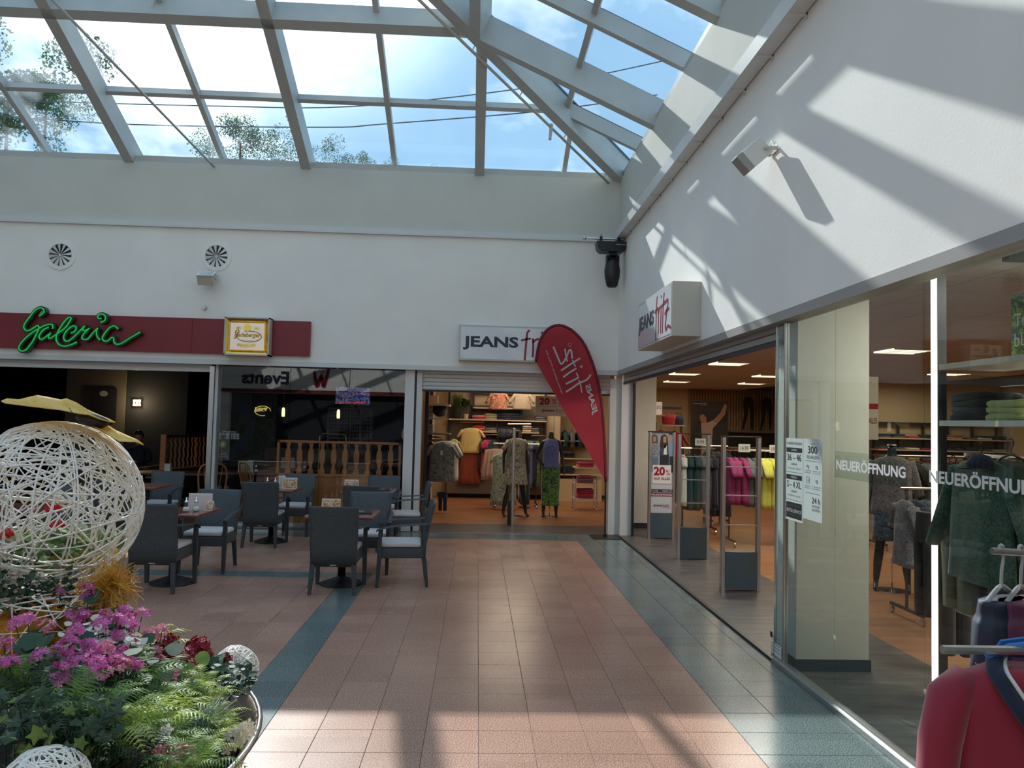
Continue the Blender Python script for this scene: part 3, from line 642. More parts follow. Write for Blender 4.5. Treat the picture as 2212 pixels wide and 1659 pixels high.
vent(131, 551, 'round white swirl vent on the wall, the left one of two'); vent(468, 554, 'round white swirl vent directly above the small floodlight')
# small floodlight + sensor
c = at(447, 600, YW-.2); o = empty('floodlight', c, rot=(math.radians(28), 0, 0), label='small beige floodlight tilted upwards under the right swirl vent', cat='lamp')
m = MB(); m.box(-.12, .12, -.10, .10, -.09, .06); m.build('housing', M['cream'], o, bevel=.006)
m = MB(); m.box(-.13, .13, -.11, .11, .06, .075); m.build('rim', M['white'], o); MB().box(-.095, .095, -.075, .075, .075, .08).build('lens', mat('lamp_glass', (.55, .62, .66), .08), o)
m = MB(); m.box(.12, .14, -.02, .02, -.03, .03).tube([(.13, 0, 0), (.14, .12, .0), (.06, .2, -.04)], .012, 6); m.build('bracket', M['cream'], o)
c = at(443, 665, YW); o = empty('wall_sensor', (c.x, YW, c.z), label='tiny round grey sensor on the wall above the gold sign', cat='sensor')
MB().cyl((0, 0, 0), (0, -.05, 0), .035, 20).build('body', M['cream'], o); MB().cyl((0, -.05, 0), (0, -.058, 0), .028, 20).build('face', M['white'], o)
# jeans shop sign on the back wall
def lightbox(name, lab, o0, ex, dz, depth, nrm):
    o = empty(name, (0, 0, 0), label=lab, cat='sign'); o0 = Vector(o0); ex = Vector(ex); n = Vector(nrm).normalized(); up = Vector((0, 0, dz)); u = ex.normalized(); w = ex.length
    def bx(a0, a1, z0, z1, d0, d1, nm, mt, bevel=0):
        m = MB(); v = [o0+u*a+Vector((0, 0, z))+n*d for z in (z0, z1) for d in (d0, d1) for a in (a0, a1)]
        m.add(v, [(0, 2, 3, 1), (4, 5, 7, 6), (0, 1, 5, 4), (2, 6, 7, 3), (0, 4, 6, 2), (1, 3, 7, 5)]); return m.build(nm, M[mt], o, bevel=bevel)
    bx(0, w, 0, dz, 0, depth-.004, 'housing', 'cream', .006); t = .028
    bx(t, w-t, t, dz-t, depth-.006, depth, 'face', 'signface')
    jf_logo(o, o0+n*(depth)+ex*.03+up*.04, ex*.95, up*.88, M['navy'], M['redp'], n); return o
a = at(990, 778, YW-.14); 
lightbox('light_box_sign', 'wide white light box sign partly hidden behind the red flag', (a.x, YW, a.z), (1.80, 0, 0), at(990, 701, YW-.14).z-a.z, .14, (0, -1, 0))
# the same sign on the right wall: reads towards the camera
lightbox('light_box_sign', 'deep white light box sign on the sunlit right wall above the wide shop entrance', (XW, 9.33, 2.665), (0, -1.66, 0), .56, .30, (-1, 0, 0))
# loudspeaker on the right wall
mt_ = atx(1674, 322, XW); o = empty('wall_speaker', mt_, label='white box loudspeaker on a bracket high on the sunlit right wall', cat='speaker')
Rm = Matrix.Translation((-.20, 0.02, -.03)) @ Matrix.Rotation(math.radians(-42), 4, 'Y') @ Matrix.Rotation(math.radians(0), 4, 'Z')
m = MB(); m.box(-.20, .10, -.10, .10, -.12, .12, Rm); m.build('cabinet', M['white'], o, bevel=.008)
m = MB(); m.box(-.29, -.20, -.10, .10, -.12, .12, Rm); m.build('grille', M['fascia'], o, bevel=.01)
m = MB()
for s_ in (-1, 1): m.beam((-.14, .115*s_, -.03), (-.02, .115*s_, -.03), .045, .008, (0, 1, 0))
m.box(-.02, -.012, -.12, .12, -.055, .0).cyl((-.012, 0, -.03), (0, 0, -.03), .04, 16); m.build('bracket', M['cream'], o)
m = MB(); m.cyl((-.15, -.13, -.03), (-.15, .13, -.03), .02, 14); m.build('pivot_bolt', M['cream'], o)
m = MB(); m.tube(catm([Vector((-.02, .0, .0)), Vector((-.05, 0, .06)), Vector((-.02, .02, .12)), Vector((0, .02, .06))]), .004, 5); m.build('cable', M['white'], o)
bpy.data.objects['wall_speaker'].scale = (.64,)*3
# moving-head spotlight in the corner
yy = YW-.45; c = at(1320, 530, yy); o = empty('moving_head_light', c, label='black moving-head stage light hanging from a pipe in the corner', cat='stage light')
k = 1/F*yy
m = MB(); m.cyl((-.40, 0, .10), (.26, 0, .10), .018, 12); m.build('pipe', M['alu'], o); MB().lathe([(0, -.035), (.025, -.025), (.035, 0), (.025, .025), (0, .035)], (-.42, 0, .10), 14).build('pipe_knob', M['alu'], o)
m = MB(); m.prism([(-.24, .04), (-.22, -.07), (-.17, -.12), (.16, -.12), (.24, -.05), (.24, .04)], lambda p: (p[0], -.12, p[1]), lambda p: (p[0], .12, p[1])); m.build('base', M['black'], o, bevel=.008)
for x in (-.16, .12): m = MB(); m.box(x-.02, x+.02, -.03, .03, .03, .13).cyl((x, 0, .10), (x, 0, .17), .006, 6); m.build('clamp', M['blackm'], o)
m = MB(); m.box(-.03, .09, -.05, .05, -.22, -.11).box(-.075, -.055, -.05, .05, -.42, -.18).box(.105, .125, -.05, .05, -.42, -.18).box(-.075, .125, -.05, .05, -.20, -.16); m.build('yoke', M['black'], o, bevel=.004)
m = MB(); m.smooth = True; m.lathe([(0, -.66), (.06, -.66), (.085, -.64), (.118, -.5), (.125, -.4), (.105, -.28), (.07, -.2), (0, -.185)], (.025, -.0, 0), 20, 1, .9); m.build('head', M['black'], o)
m = MB()
for pts in (((.22, 0, .10), (.30, .02, .0), (.25, 0, -.10), (.29, 0, -.25), (.26, 0, -.30)), ((.2, 0, .12), (.16, .1, .3), (.2, .2, .42)), ((.28, 0, .1), (.33, 0, -.02), (.28, .02, -.12))): m.tube(catm([Vector(p) for p in pts]), .006, 5)
m.build('cable', M['black'], o)
m = MB(); m.box(.24, .30, -.03, .25, .06, .14); m.build('wall_bracket', M['blackm'], o)
text('MOVING HEAD', (.06, -.122, -.02), (.15, 0, 0), (0, 0, .018), M['white'], o)
# tension rods and sprinkler pipes under the roof
a = at(462, 360, YW-.02); b = at(60, -55, 8.3)
m = MB(); m.smooth = True; m.cyl(a, b, .017, 8); m.build('tension_rod', M['steel'], label='thin diagonal steel rod crossing the glass roof at upper left', cat='rod')
p0 = Vector((XW-.10, YW-.12, ZT-.02)); dd = Vector((-1, -1, S)).normalized(); off = Vector((-.105, .105, -.05))
o = empty('hip_pipe', (0, 0, 0), label='thin pipe running along the left edge of the diagonal roof beam', cat='pipe')
m = MB(); m.smooth = True; m.cyl(p0+off, p0+off+dd*7, .02, 8); m.build('tube', M['cream'], o)
for t in (.15, 1.25, 2.3, 3.3, 4.4): 
    q = p0+off+dd*t; MB().tube([q-Vector((0, 0, .03)), q, q+Vector((.05, -.04, .09))], .008, 5).build('pipe_clip', M['cream'], o)
q = p0+off+dd*1.55; MB().cyl(q+Vector((0, 0, .05)), q+Vector((-.02, -.05, -.2)), .03, 10, .022).build('sprinkler_head', M['cream'], o)
a = at(1222, 172, 9.9); b = Vector((XW, 9.9, 0)); b.z = a.z-S*(XW-a.x)
o = empty('branch_pipe', (0, 0, 0), label='short pipe with an upturned end below the right roof panes', cat='pipe')
m = MB(); m.smooth = True; m.tube([a+Vector((-.02, 0, .06)), a, b], .018, 8); m.build('tube', M['cream'], o); MB().cyl(a+Vector((-.02, 0, .05)), a+Vector((-.02, 0, .10)), .026, 10).build('end_cap', M['black'], o)
c = at(332, 22, 9.85); o = empty('sprinkler', c, label='small hanging sprinkler head below the roof beam at upper left', cat='sprinkler')
MB().tube([(0, .0, .12), (0, 0, .03)], .012, 8).build('stem', M['cream'], o); MB().lathe([(0, -.11), (.02, -.1), (.022, -.02), (.034, 0), (.034, .035), (0, .04)], n=12).build('body', M['cream'], o)
# ---------------------------------------------------------------- cafe chairs and tables
GC = 'black wicker armchairs around the cafe tables'
def chair_proto():
    r = empty('wicker_armchair', (0, 0, 0), label='x', cat='chair', group=GC); KIDS[r.name] = []
    # backrest: curved, slightly raked panel
    def ring(z, w, y, t, bow):
        P = []
        for i in range(9):
            u = -1+2*i/8; P.append(Vector((u*w, y-bow*(1-u*u), z)))
        for i in range(9):
            u = 1-2*i/8; P.append(Vector((u*w, y-bow*(1-u*u)+t, z)))
        return P
    m = MB(); m.smooth = True
    m.loft([ring(.275, .225, -.245, .035, .0), ring(.45, .232, -.255, .04, .008), ring(.65, .240, -.285, .04, .018), ring(.84, .246, -.325, .04, .026), ring(.868, .245, -.332, .034, .026), ring(.88, .240, -.33, .02, .026)])
    b = m.build('backrest', M['wick'], r); KIDS.setdefault(b.name, [])
    m = MB(); m.box(-.228, .228, -.235, .255, .30, .405); m.build('seat', M['wick'], r, bevel=.012)
    m = MB(); m.box(-.215, .215, -.20, .245, .408, .462); m.build('cushion', M['cush'], r, bevel=.02, smooth=True)
    for sx in (-1, 1):
        m = MB(); m.loft([[Vector((sx*(.205+dx)+a*w, -.235-dy+c*w, z)) for a, c in ((-1, -1), (1, -1), (1, 1), (-1, 1))] for z, w, dx, dy in ((0, .016, .015, .035), (.3, .023, 0, .0))]); m.build('leg', M['wickp'], r)
        m = MB(); m.loft([[Vector((sx*.245+a*w, .235+dy+c*w, z)) for a, c in ((-1, -1), (1, -1), (1, 1), (-1, 1))] for z, w, dy in ((0, .017, .015), (.3, .022, 0), (.60, .020, -.005))]); m.build('leg', M['wickp'], r)
        m = MB(); P = smooth_pts([Vector((sx*.235, -.29, .665)), Vector((sx*.262, -.12, .655)), Vector((sx*.268, .1, .64)), Vector((sx*.258, .25, .60)), Vector((sx*.25, .275, .575))], 4)
        rings = []
        for p in P: rings.append([p+Vector((a*.024, 0, c*.011)) for a, c in ((-1, -.6), (-.6, 1), (.6, 1), (1, -.6))])
        m.loft(rings); m.build('armrest', M['wickp'], r)
    m = MB(); m.box(-.03, .03, -.250, -.244, .286, .296); m.build('maker_plate', M['alu'], r)
    return r
CH = chair_proto(); used = []
def chair(x, y, rz, lab):
    o = CH if not used else copy_tree(CH); used.append(o)
    o.location = (x, y, 0); o.rotation_euler = (0, 0, rz); o['label'] = lab; return o
def table_proto():
    r = empty('cafe_table', (0, 0, 0), label='x', cat='table', group='square pedestal tables outside the restaurant'); KIDS[r.name] = []
    m = MB(); m.box(-.35, .35, -.32, .32, .715, .752); m.build('tabletop', M['ttop'], r, bevel=.012)
    m = MB(); m.smooth = True; m.cyl((0, 0, .05), (0, 0, .715), .042, 20); m.box(-.2, .2, -.03, .03, .695, .715); m.build('column', M['blackm'], r)
    pr = []
    for k in range(8): rr = .225-.024*k; pr += [(rr, .010+.008*k), (rr-.006, .017+.008*k)]
    m = MB(); m.lathe([(.225, 0)]+pr+[(.04, .09)], n=40); m.build('base', M['blackm'], r)
    return r
TB = table_proto(); usedt = []
def table(x, y, rz, lab):
    o = TB if not usedt else copy_tree(TB); usedt.append(o)
    o.location = (x, y, 0); o.rotation_euler = (0, 0, rz); o['label'] = lab; return o
food = printmat('food_photo', ((.35, .05, .02), (.6, .3, .08), (.75, .6, .4), (.2, .03, .02), (.8, .75, .6)), 18)
paper = mat('paper', (.66, .62, .6), .6); cardg = mat('card_pattern', (.5, .48, .36), .6, noise=.2, nscale=20); pinkp = mat('pink_paper', (.62, .5, .48), .6)
def menu_card(x, y, rz, lab, w=.20, h=.13, front=None, grp='menu cards on the cafe tables'):
    o = empty('menu_card', (x, y, .752), rz, label=lab, cat='menu card', group=grp); d = .035
    for s_ in (-1, 1):
        m = MB(); m.loft([[Vector((-w/2, s_*d, 0)), Vector((w/2, s_*d, 0)), Vector((w/2, s_*(d+.002), 0)), Vector((-w/2, s_*(d+.002), 0))], [Vector((-w/2, 0, h)), Vector((w/2, 0, h)), Vector((w/2, s_*.002, h)), Vector((-w/2, s_*.002, h))]]); m.build('leaf', paper, o)
    m = MB(); m.add([Vector((-w/2+.008, -d*.93-.003, .008)), Vector((w/2-.008, -d*.93-.003, .008)), Vector((w/2-.008, -d*.12-.003, h*.9)), Vector((-w/2+.008, -d*.12-.003, h*.9))], [(0, 1, 2, 3)]); m.build('photo_print', front or food, o)
    return o
def shaker(x, y, lab, z=.752):
    o = empty('sugar_shaker', (x, y, z), label=lab, cat='shaker', group='glass sugar shakers on the cafe tables')
    m = MB(); m.smooth = True; m.lathe([(.03, 0), (.036, .01), (.036, .035), (.02, .075), (.018, .095)], n=16); m.build('jar', M['glass'], o)
    m = MB(); m.smooth = True; m.lathe([(.026, .004), (.032, .012), (.032, .035), (.026, .05), (0, .052)], n=16); m.build('sugar', mat('sugar', (.8, .8, .78), .8), o)
    m = MB(); m.smooth = True; m.lathe([(.021, .093), (.021, .105), (.008, .125), (.007, .15), (0, .152)], n=14); m.build('pourer', M['chrome'], o); return o
def folder(x, y, rz, lab):
    o = empty('menu_folder', (x, y, .752), rz, label=lab, cat='folder', group='flat menu folders'); MB().box(-.11, .11, -.15, .15, 0, .012).build('cover', M['black'], o, bevel=.002)
    MB().box(-.03, .03, -.02, .02, .012, .0125).build('title_label', M['cream'], o)
# table 1: in front
table(-1.40, 8.38, 0, 'cafe table nearest the walkway, menu folder on its right')
chair(-1.40, 8.10, .0, 'wicker armchair with its back to the camera at the front walkway table')
chair(-1.24, 9.13, PI+.05, 'wicker armchair facing the camera on the far side of the front walkway table')
chair(-.78, 8.48, PI/2+.10, 'wicker armchair seen from the side, front right with a large white cushion')
menu_card(-1.56, 8.52, .0, 'food photo menu card above the front walkway chair'); folder(-1.22, 8.43, .15, 'flat dark menu folder on the front walkway table')
# table 2: behind it
table(-1.52, 11.15, 0, 'cafe table close to the glass, just left of the shop entrance column')
chair(-1.50, 10.62, .0, 'wicker armchair with its back to the camera at the rear right table')
chair(-1.42, 11.85, PI, 'wicker armchair against the balustrade window behind the rear right table')
chair(-.98, 11.10, PI/2+.12, 'wicker armchair seen from the side in front of the white column')
menu_card(-1.78, 11.25, .0, 'food photo menu card on the rear right table'); folder(-1.33, 11.15, .1, 'flat dark menu folder on the rear right table')
# table 3
table(-2.86, 11.12, 0, 'cafe table in the middle of the rear row by the window')
chair(-2.88, 10.84, 0, 'wicker armchair with its back to the camera, middle of the rear row')
chair(-2.72, 11.86, PI, 'wicker armchair touching the window behind the middle rear table')
menu_card(-2.62, 11.10, .05, 'menu card with food photo and pink slip on the middle rear table', h=.15); shaker(-2.80, 11.0, 'glass sugar shaker on the middle rear table'); shaker(-2.93, 11.08, 'second small glass shaker, left on the middle rear table')
menu_card(-2.76, 11.2, .6, 'patterned menu card standing on the middle rear table', w=.1, h=.17, front=cardg)
# table 4: left front
table(-3.13, 8.30, 0, 'cafe table in the left front, right beside the white wicker ball')
chair(-3.15, 8.05, 0, 'wicker armchair with its back to the camera, right beside the wicker ball')
chair(-3.02, 9.05, PI, 'wicker armchair behind the left front table')
shaker(-2.98, 8.18, 'glass sugar shaker at the front of the left front table'); shaker(-2.90, 8.24, 'short glass shaker on the left front table')
menu_card(-2.92, 8.42, .1, 'pink slip and menu card on the left front table', w=.24, h=.17, front=pinkp); menu_card(-2.80, 8.36, -.2, 'small amber menu card on the left front table', w=.09, h=.10)
# table 5: far left near the opening
table(-4.73, 11.15, 0, 'cafe table in the rear row at the restaurant opening, partly behind the ball')
chair(-4.72, 11.85, PI, 'wicker armchair behind the rear left table at the restaurant opening')
chair(-4.75, 10.6, 0, 'wicker armchair in front of the rear left table, behind the wicker ball')
shaker(-4.62, 10.98, 'glass sugar shaker on the rear left table next to the wicker ball')
# table 6: hidden behind the ball
table(-4.75, 8.4, 0, 'cafe table seen only through the strands of the wicker ball')
chair(-4.75, 9.1, PI, 'wicker armchair seen only through the upper wicker ball'); chair(-5.4, 8.4, -PI/2, 'wicker armchair behind the left part of the wicker ball')
# ---------------------------------------------------------------- clothes shop contents
CL = dict(
 navy=mat('cloth_navy', (.012, .02, .05), .9, sheen=.3, noise=.3), black=mat('cloth_black', (.010, .010, .013), .9, sheen=.2), red=mat('cloth_red', (.45, .02, .04), .85, sheen=.3, noise=.15),
 beige=mat('cloth_beige', (.42, .33, .24), .9, sheen=.3, noise=.1), grey=mat('cloth_grey', (.13, .13, .14), .9, noise=.15), white=mat('cloth_white', (.68, .67, .65), .85, sheen=.2, noise=.04),
 yellow=mat('cloth_yellow', (.72, .55, .22), .85, sheen=.3, noise=.08), rust=mat('cloth_rust', (.28, .055, .03), .85, sheen=.3, noise=.15), pink=mat('cloth_pink', (.62, .42, .34), .85, sheen=.3, noise=.1),
 blue=mat('cloth_blue', (.10, .13, .32), .75, sheen=.3, noise=.1), lime=mat('cloth_lime', (.50, .52, .08), .85, noise=.1), lilac=mat('cloth_lilac', (.32, .24, .34), .85, noise=.1), magenta=mat('cloth_magenta', (.30, .03, .12), .85, noise=.15),
 green=mat('cloth_green', (.36, .43, .16), .9, sheen=.3, noise=.12), olive=mat('cloth_olive', (.13, .12, .075), .9, noise=.12), khaki=mat('cloth_khaki', (.22, .20, .14), .9, noise=.1), teal=mat('cloth_teal', (.02, .06, .07), .9, noise=.2),
 denim=printmat('cloth_denim', ((.03, .045, .08), (.06, .09, .14), (.12, .16, .2)), 30), salmon=mat('cloth_salmon', (.62, .22, .15), .85, noise=.1),
 floral=printmat('print_floral', ((.55, .45, .38), (.12, .14, .22), (.42, .44, .25), (.62, .55, .46), (.25, .22, .2)), 9),
 palm=printmat('print_palm', ((.015, .03, .09), (.02, .09, .03), (.16, .30, .03), (.01, .05, .06)), 8, dist=.8),
 mint=printmat('print_mint', ((.35, .42, .33), (.12, .22, .13), (.45, .5, .42), (.1, .15, .2)), 12),
 tee=printmat('print_tee', ((.11, .15, .20), (.24, .25, .14), (.16, .19, .24), (.06, .06, .08), (.22, .24, .2)), 8),
 hibis=printmat('print_hibiscus', ((.6, .48, .38), (.42, .04, .06), (.5, .3, .1), (.2, .03, .05)), 14), greyp=printmat('print_grey', ((.11, .10, .12), (.24, .22, .24), (.06, .06, .07)), 26),
 sew=printmat('green_sequin_knit', ((.012, .05, .03), (.03, .09, .055), (.09, .14, .10), (.006, .02, .014)), 70, .5, dist=.2),
 strn=stripemat('stripe_navy', (.03, .05, .10), (.5, .5, .48), 34, 'Z'), stry=printmat('print_yellow_dots', ((.5, .42, .12), (.55, .48, .18), (.05, .05, .07)), 30))
MN = mat('mannequin_grey', (.018, .022, .025), .35, spec=.4)
def cloth_ring(cx, cy_, z, hw, hd, ph=0, amp=.12, k=5, n=28, sq=.8, sk=0):
    P = []
    for i in range(n):
        a = 2*PI*i/n; c, s_ = math.cos(a), math.sin(a); r = 1+amp*math.sin(k*a+ph)*.5+amp*.5*math.sin((k*2+1)*a+ph*1.7)
        P.append(Vector((cx+hw*math.copysign(abs(c)**sq, c)*(1+(r-1)*.35), cy_+hd*math.copysign(abs(s_)**sq, s_)*r, z+sk*c)))
    return P
def g_part(parent, prof, mt, name='fabric', sleeves=None, amp=.16, k=5, yo=0, xo=0, seed=0):
    """prof: (z, halfwidth, halfdepth) from the top"""
    rnd = random.Random(seed); ph = rnd.random()*6; m = MB(); m.smooth = True
    # densify
    pr = []
    for (z0, w0, d0), (z1, w1, d1) in zip(prof[:-1], prof[1:]):
        for t in range(3): pr.append((z0+(z1-z0)*t/3, w0+(w1-w0)*t/3, d0+(d1-d0)*t/3))
    pr.append(prof[-1]); L0 = pr[0][0]-pr[-1][0]
    m.loft([cloth_ring(xo, yo, z, w, d, ph+.25*i, amp*min(1, .15+(pr[0][0]-z)/L0*1.2), k) for i, (z, w, d) in enumerate(pr)])
    for s_ in (sleeves or []):   # (start, end, r0, r1)
        a, b, r0, r1 = s_; a, b = Vector(a), Vector(b)
        m.tube([a, a.lerp(b, .35)+Vector((0, 0, .008)), a.lerp(b, .7), b], [r0, (r0*2+r1)/3, (r0+r1*2)/3, r1], 10, flat=.6)
    return m.build(name, CL[mt] if isinstance(mt, str) else mt, parent)
def hanger(parent, w=.2, mt='black', z=0, hook=.11):
    m = MB(); m.tube([(-w, 0, z-.05), (-w*.5, 0, z-.012), (0, 0, z+.01), (w*.5, 0, z-.012), (w, 0, z-.05)], .007, 6)
    m.tube([(0, 0, z), (0, 0, z+.04), (.015, 0, z+.06), (.02, 0, z+.08), (0, 0, z+hook-.01), (-.02, 0, z+.09)], .0035, 5); return m.build('hanger', M[mt] if isinstance(mt, str) else mt, parent)
def garment(kind, loc, mt, lab, rz=0, w=.24, h=.65, grp=None, cat=None, hang=True, seed=0, name=None, tag_=False, sleeve=None):
    nm = name or {'tee': 'hanging_shirt', 'dress': 'hanging_dress', 'skirt': 'hanging_skirt', 'pants': 'hanging_trousers', 'blouse': 'hanging_blouse', 'jacket': 'hanging_jacket'}[kind]
    o = empty(nm, loc, rz, label=lab, cat=cat or kind.replace('tee', 'shirt').replace('pants', 'trousers'), group=grp); KIDS[o.name] = []
    if hang: hanger(o, w*.75)
    if kind in ('tee', 'blouse', 'dress', 'jacket'):
        nk = w*.3; pr = [(.0, nk, .03), (-.03, w*.7, .04), (-.07, w*.93, .05), (-.2, w*.93, .06), (-h*.6-.05, w*(.98 if kind != 'dress' else 1.0), .065), (-h, w*(1.05 if kind != 'dress' else 1.12), .07)]
        sl = sleeve or .22; S1 = [((sx*w*.78, 0, -.06), (sx*(w*.98+sl*.42), -.01, -.06-sl), .06, .05) for sx in (-1, 1)]
        if kind in ('tee', 'blouse', 'jacket'): g_part(o, pr, mt, sleeves=S1, seed=seed, amp=.22)
        else: g_part(o, pr, mt, sleeves=[((sx*w*.78, 0, -.06), (sx*(w*1.15), 0, -.2), .055, .05) for sx in (-1, 1)], seed=seed, amp=.25)
    elif kind == 'skirt': g_part(o, [(-.03, w*.75, .035), (-.08, w*.8, .04), (-h*.5, w*.95, .06), (-h, w*1.12, .075)], mt, seed=seed, amp=.45, k=8)
    else:
        g_part(o, [(-.03, w*.8, .035), (-.06, w*.8, .035), (-h*.32, w*.9, .05)], mt, 'waist', seed=seed, amp=.1)
        for sx in (-1, 1): g_part(o, [(-h*.28, w*.45, .045), (-h*.6, w*.36, .04), (-h, w*.33, .035)], mt, 'trouser_leg', xo=sx*w*.46, seed=seed+sx, amp=.2)
    if tag_: MB().box(-.02, .02, -.085, -.083, -.22, -.14).build('price_tag', M['white'], o)
    return o
def folded(x, y, z, mt, lab, w=.28, d=.28, h=.05, rz=0, grp='folded clothes', seed=0):
    rnd = random.Random(seed+int(x*100)+int(z*77)); o = MB(); o.smooth = True
    P = []
    for zz, k in ((0, .93), (h*.25, 1), (h*.75, 1), (h, .9)):
        P.append([Vector((w/2*k*math.copysign(abs(math.cos(a))**.4, math.cos(a))*(1+.03*math.sin(3*a+seed)), d/2*k*math.copysign(abs(math.sin(a))**.4, math.sin(a)), zz+.006*math.sin(2*a+seed*2+zz*20))) for a in [2*PI*i/20 for i in range(20)]])
    o.loft(P); ob = o.build('folded_garment', CL[mt], None, loc=(x, y, z), label=lab, cat='folded garment', group=grp); ob.rotation_euler.z = rz+rnd.uniform(-.08, .08); return ob
def pile(x, y, z, mts, where, w=.28, d=.28, h=.05, rz=0, grp='folded clothes'):
    n = len(mts)
    for i, mt in enumerate(mts):
        lev = 'lying alone' if n == 1 else ('topmost' if i == n-1 else ('lowest' if i == 0 else ('second' if i == 1 else 'third')+' up'))
        folded(x, y, z+i*h*.97, mt, f'folded {mt} garment, {lev}, {where}', w, d, h, rz, grp, i)
def skinfig(name, parent, verts, edges, rad, mt, sub=1, root=0, loc=None):
    me = bpy.data.meshes.new(name); me.from_pydata(verts, edges, []); me.update()
    o = bpy.data.objects.new(name, me); C.objects.link(o); o.modifiers.new('s', 'SKIN'); sv = me.skin_vertices[0].data
    for i, r in enumerate(rad): sv[i].radius = (r, r) if not isinstance(r, tuple) else r
    sv[root].use_root = True; s2 = o.modifiers.new('b', 'SUBSURF'); s2.levels = sub; s2.render_levels = sub
    bpy.context.view_layer.update(); m2 = bpy.data.meshes.new_from_object(o.evaluated_get(bpy.context.evaluated_depsgraph_get())); bpy.data.objects.remove(o)
    m2.materials.clear(); m2.materials.append(mt); m2.polygons.foreach_set('use_smooth', [True]*len(m2.polygons)); m2.name = name
    return link(name, m2, parent, loc)
def mannequin(loc, rz, lab, arm='hip', legs=.16, head=False):
    o = empty('mannequin', loc, rz, label=lab, cat='mannequin'); KIDS[o.name] = []
    V = [(0, 0, .92), (0, 0, 1.05), (0, 0, 1.18), (0, .01, 1.32), (0, .015, 1.42), (0, 0, 1.50), (0, -.005, 1.60)]; E_ = [(i, i+1) for i in range(6)]; Rr = [(.15, .105), (.115, .085), (.12, .09), (.14, .10), (.10, .07), (.05, .05), (.045, .045)]
    def chain(a, P, R_):
        for p, r in zip(P, R_): V.append(p); E_.append((a, len(V)-1)); a = len(V)-1; Rr.append(r)
    for sx in (-1, 1):
        st = legs*sx
        chain(0, [(sx*.09, 0, .84), (sx*.10+st*.3, -.02, .50), (sx*.10+st*.7, .01, .30), (sx*.1+st, .02, .08), (sx*.1+st*1.05, -.05, .03), (sx*.1+st*1.1, -.13, .025)], [.085, .052, .052, .030, .028, .022])
        chain(4, [(sx*.155, .01, 1.40), (sx*(.27 if arm == 'hip' and sx < 0 else .22), .05, 1.15)] + ([(sx*.17, -.06, 1.0), (sx*.14, -.09, .97)] if arm == 'hip' and sx < 0 else [(sx*.24, -.02, .95), (sx*.25, -.05, .86), (sx*.25, -.06, .80)]), [.048, .035, .026, .022, .014][:4 if arm == 'hip' and sx < 0 else 5])
    skinfig('body', o, V, E_, Rr, MN, 2)
    MB().lathe([(0, 1.6), (.05, 1.6), (.045, 1.612), (0, 1.615)], n=16).build('neck_cap', M['alu'], o)
    m = MB(); m.lathe([(.17, 0), (.17, .006), (0, .01)], (0, .02, 0), 28); m.cyl((0, .05, 0), (0, .05, .35), .01, 8); m.build('base_plate', M['chrome'], o); return o
def rack(lab, a, b, z, feet=True):
    a = Vector((*a, z)); b = Vector((*b, z)); o = empty('clothes_rack', (0, 0, 0), label=lab, cat='clothes rack'); KIDS[o.name] = []
    MB().cyl(a, b, .014, 10).build('rail', M['chrome'], o)
    for p, q in ((a, b), (b, a)):
        d = (q-p).normalized(); f = p+d*.06; n = Vector((-d.y, d.x, 0))*.28
        MB().cyl(Vector((f.x, f.y, .09)), f, .014, 8).build('upright', M['frame'], o)
        MB().beam(Vector((f.x, f.y, .09))-n, Vector((f.x, f.y, .09))+n, .03, .025).build('foot', M['frame'], o)
        for s_ in (-1, 1): c = Vector((f.x, f.y, .035))+n*s_*.93; MB().cyl(c-d*.012, c+d*.012, .034, 12).box(c.x-.008, c.x+.008, c.y-.008, c.y+.008, .035, .08).build('caster', M['alu'], o)
    return o
ORD = ['leftmost', 'second from the left', 'third from the left', 'fourth from the left', 'fifth from the left', 'sixth from the left', 'seventh from the left', 'eighth from the left', 'ninth from the left', 'tenth from the left']
def row(a, b, z, n, mts, kind, lab, grp, h=.7, w=.2, skip=()):
    """clothes side by side on a rail, shoulders across the rail"""
    a = Vector((*a, z)); b = Vector((*b, z)); d = (b-a).normalized(); rz = math.atan2(d.y, d.x)+PI/2; protos = {}
    for i in range(n):
        p = a.lerp(b, (i+.5)/n); mt = mts[i % len(mts)]
        p.z -= .11
        l = lab.replace('#', mt)+', '+ORD[i]
        if mt not in protos:
            protos[mt] = garment(kind, p, mt, l, rz+random.uniform(-.1, .1), w, h*random.uniform(.93, 1.05), grp, seed=i, hang=True)
        else:
            c = copy_tree(protos[mt]); c.location = p; c.rotation_euler.z = rz+random.uniform(-.14, .14); c['label'] = l
# --- wall unit at the back of the shop
YB = 18.28; yf = YB-.36
def bp(px, py, y=None): return at(px, py, y or yf)
wu = empty('wall_unit', (0, 0, 0), label='dark slatted wall shelving unit at the back of the shop seen through its door', cat='shelf')
xa, xb = bp(994, 0).x, bp(1201, 0).x
MB().box(xa, xb, YB-.03, YB, .1, 2.15).build('back_panel', M['shelfd'], wu); MB().box(xa, xb, YB-.32, YB-.03, .1, .55).build('plinth', M['shelfd'], wu)
px_ = [994, 1046, 1097.5, 1148.5, 1200]
for p in px_:
    x = bp(p, 0).x; MB().box(x-.025, x+.025, YB-.10, YB-.03, .0, 2.55).build('upright', M['frame'], wu)
MB().box(bp(1046, 0).x, bp(1150, 0).x, YB-.1, YB-.04, 2.42, 2.5).build('crossbar', M['frame'], wu)
def shelf(a, b, py, nm='shelf_board'):
    z = bp((a+b)/2, py).z; MB().box(bp(a, 0).x, bp(b, 0).x, yf, YB-.03, z-.03, z).build(nm, M['shelf'], wu); return z
zA = shelf(994, 1201, 907); zU = shelf(1046, 1148, 881); zL = shelf(1046, 1097, 932); zL2 = shelf(1148, 1186, 934)
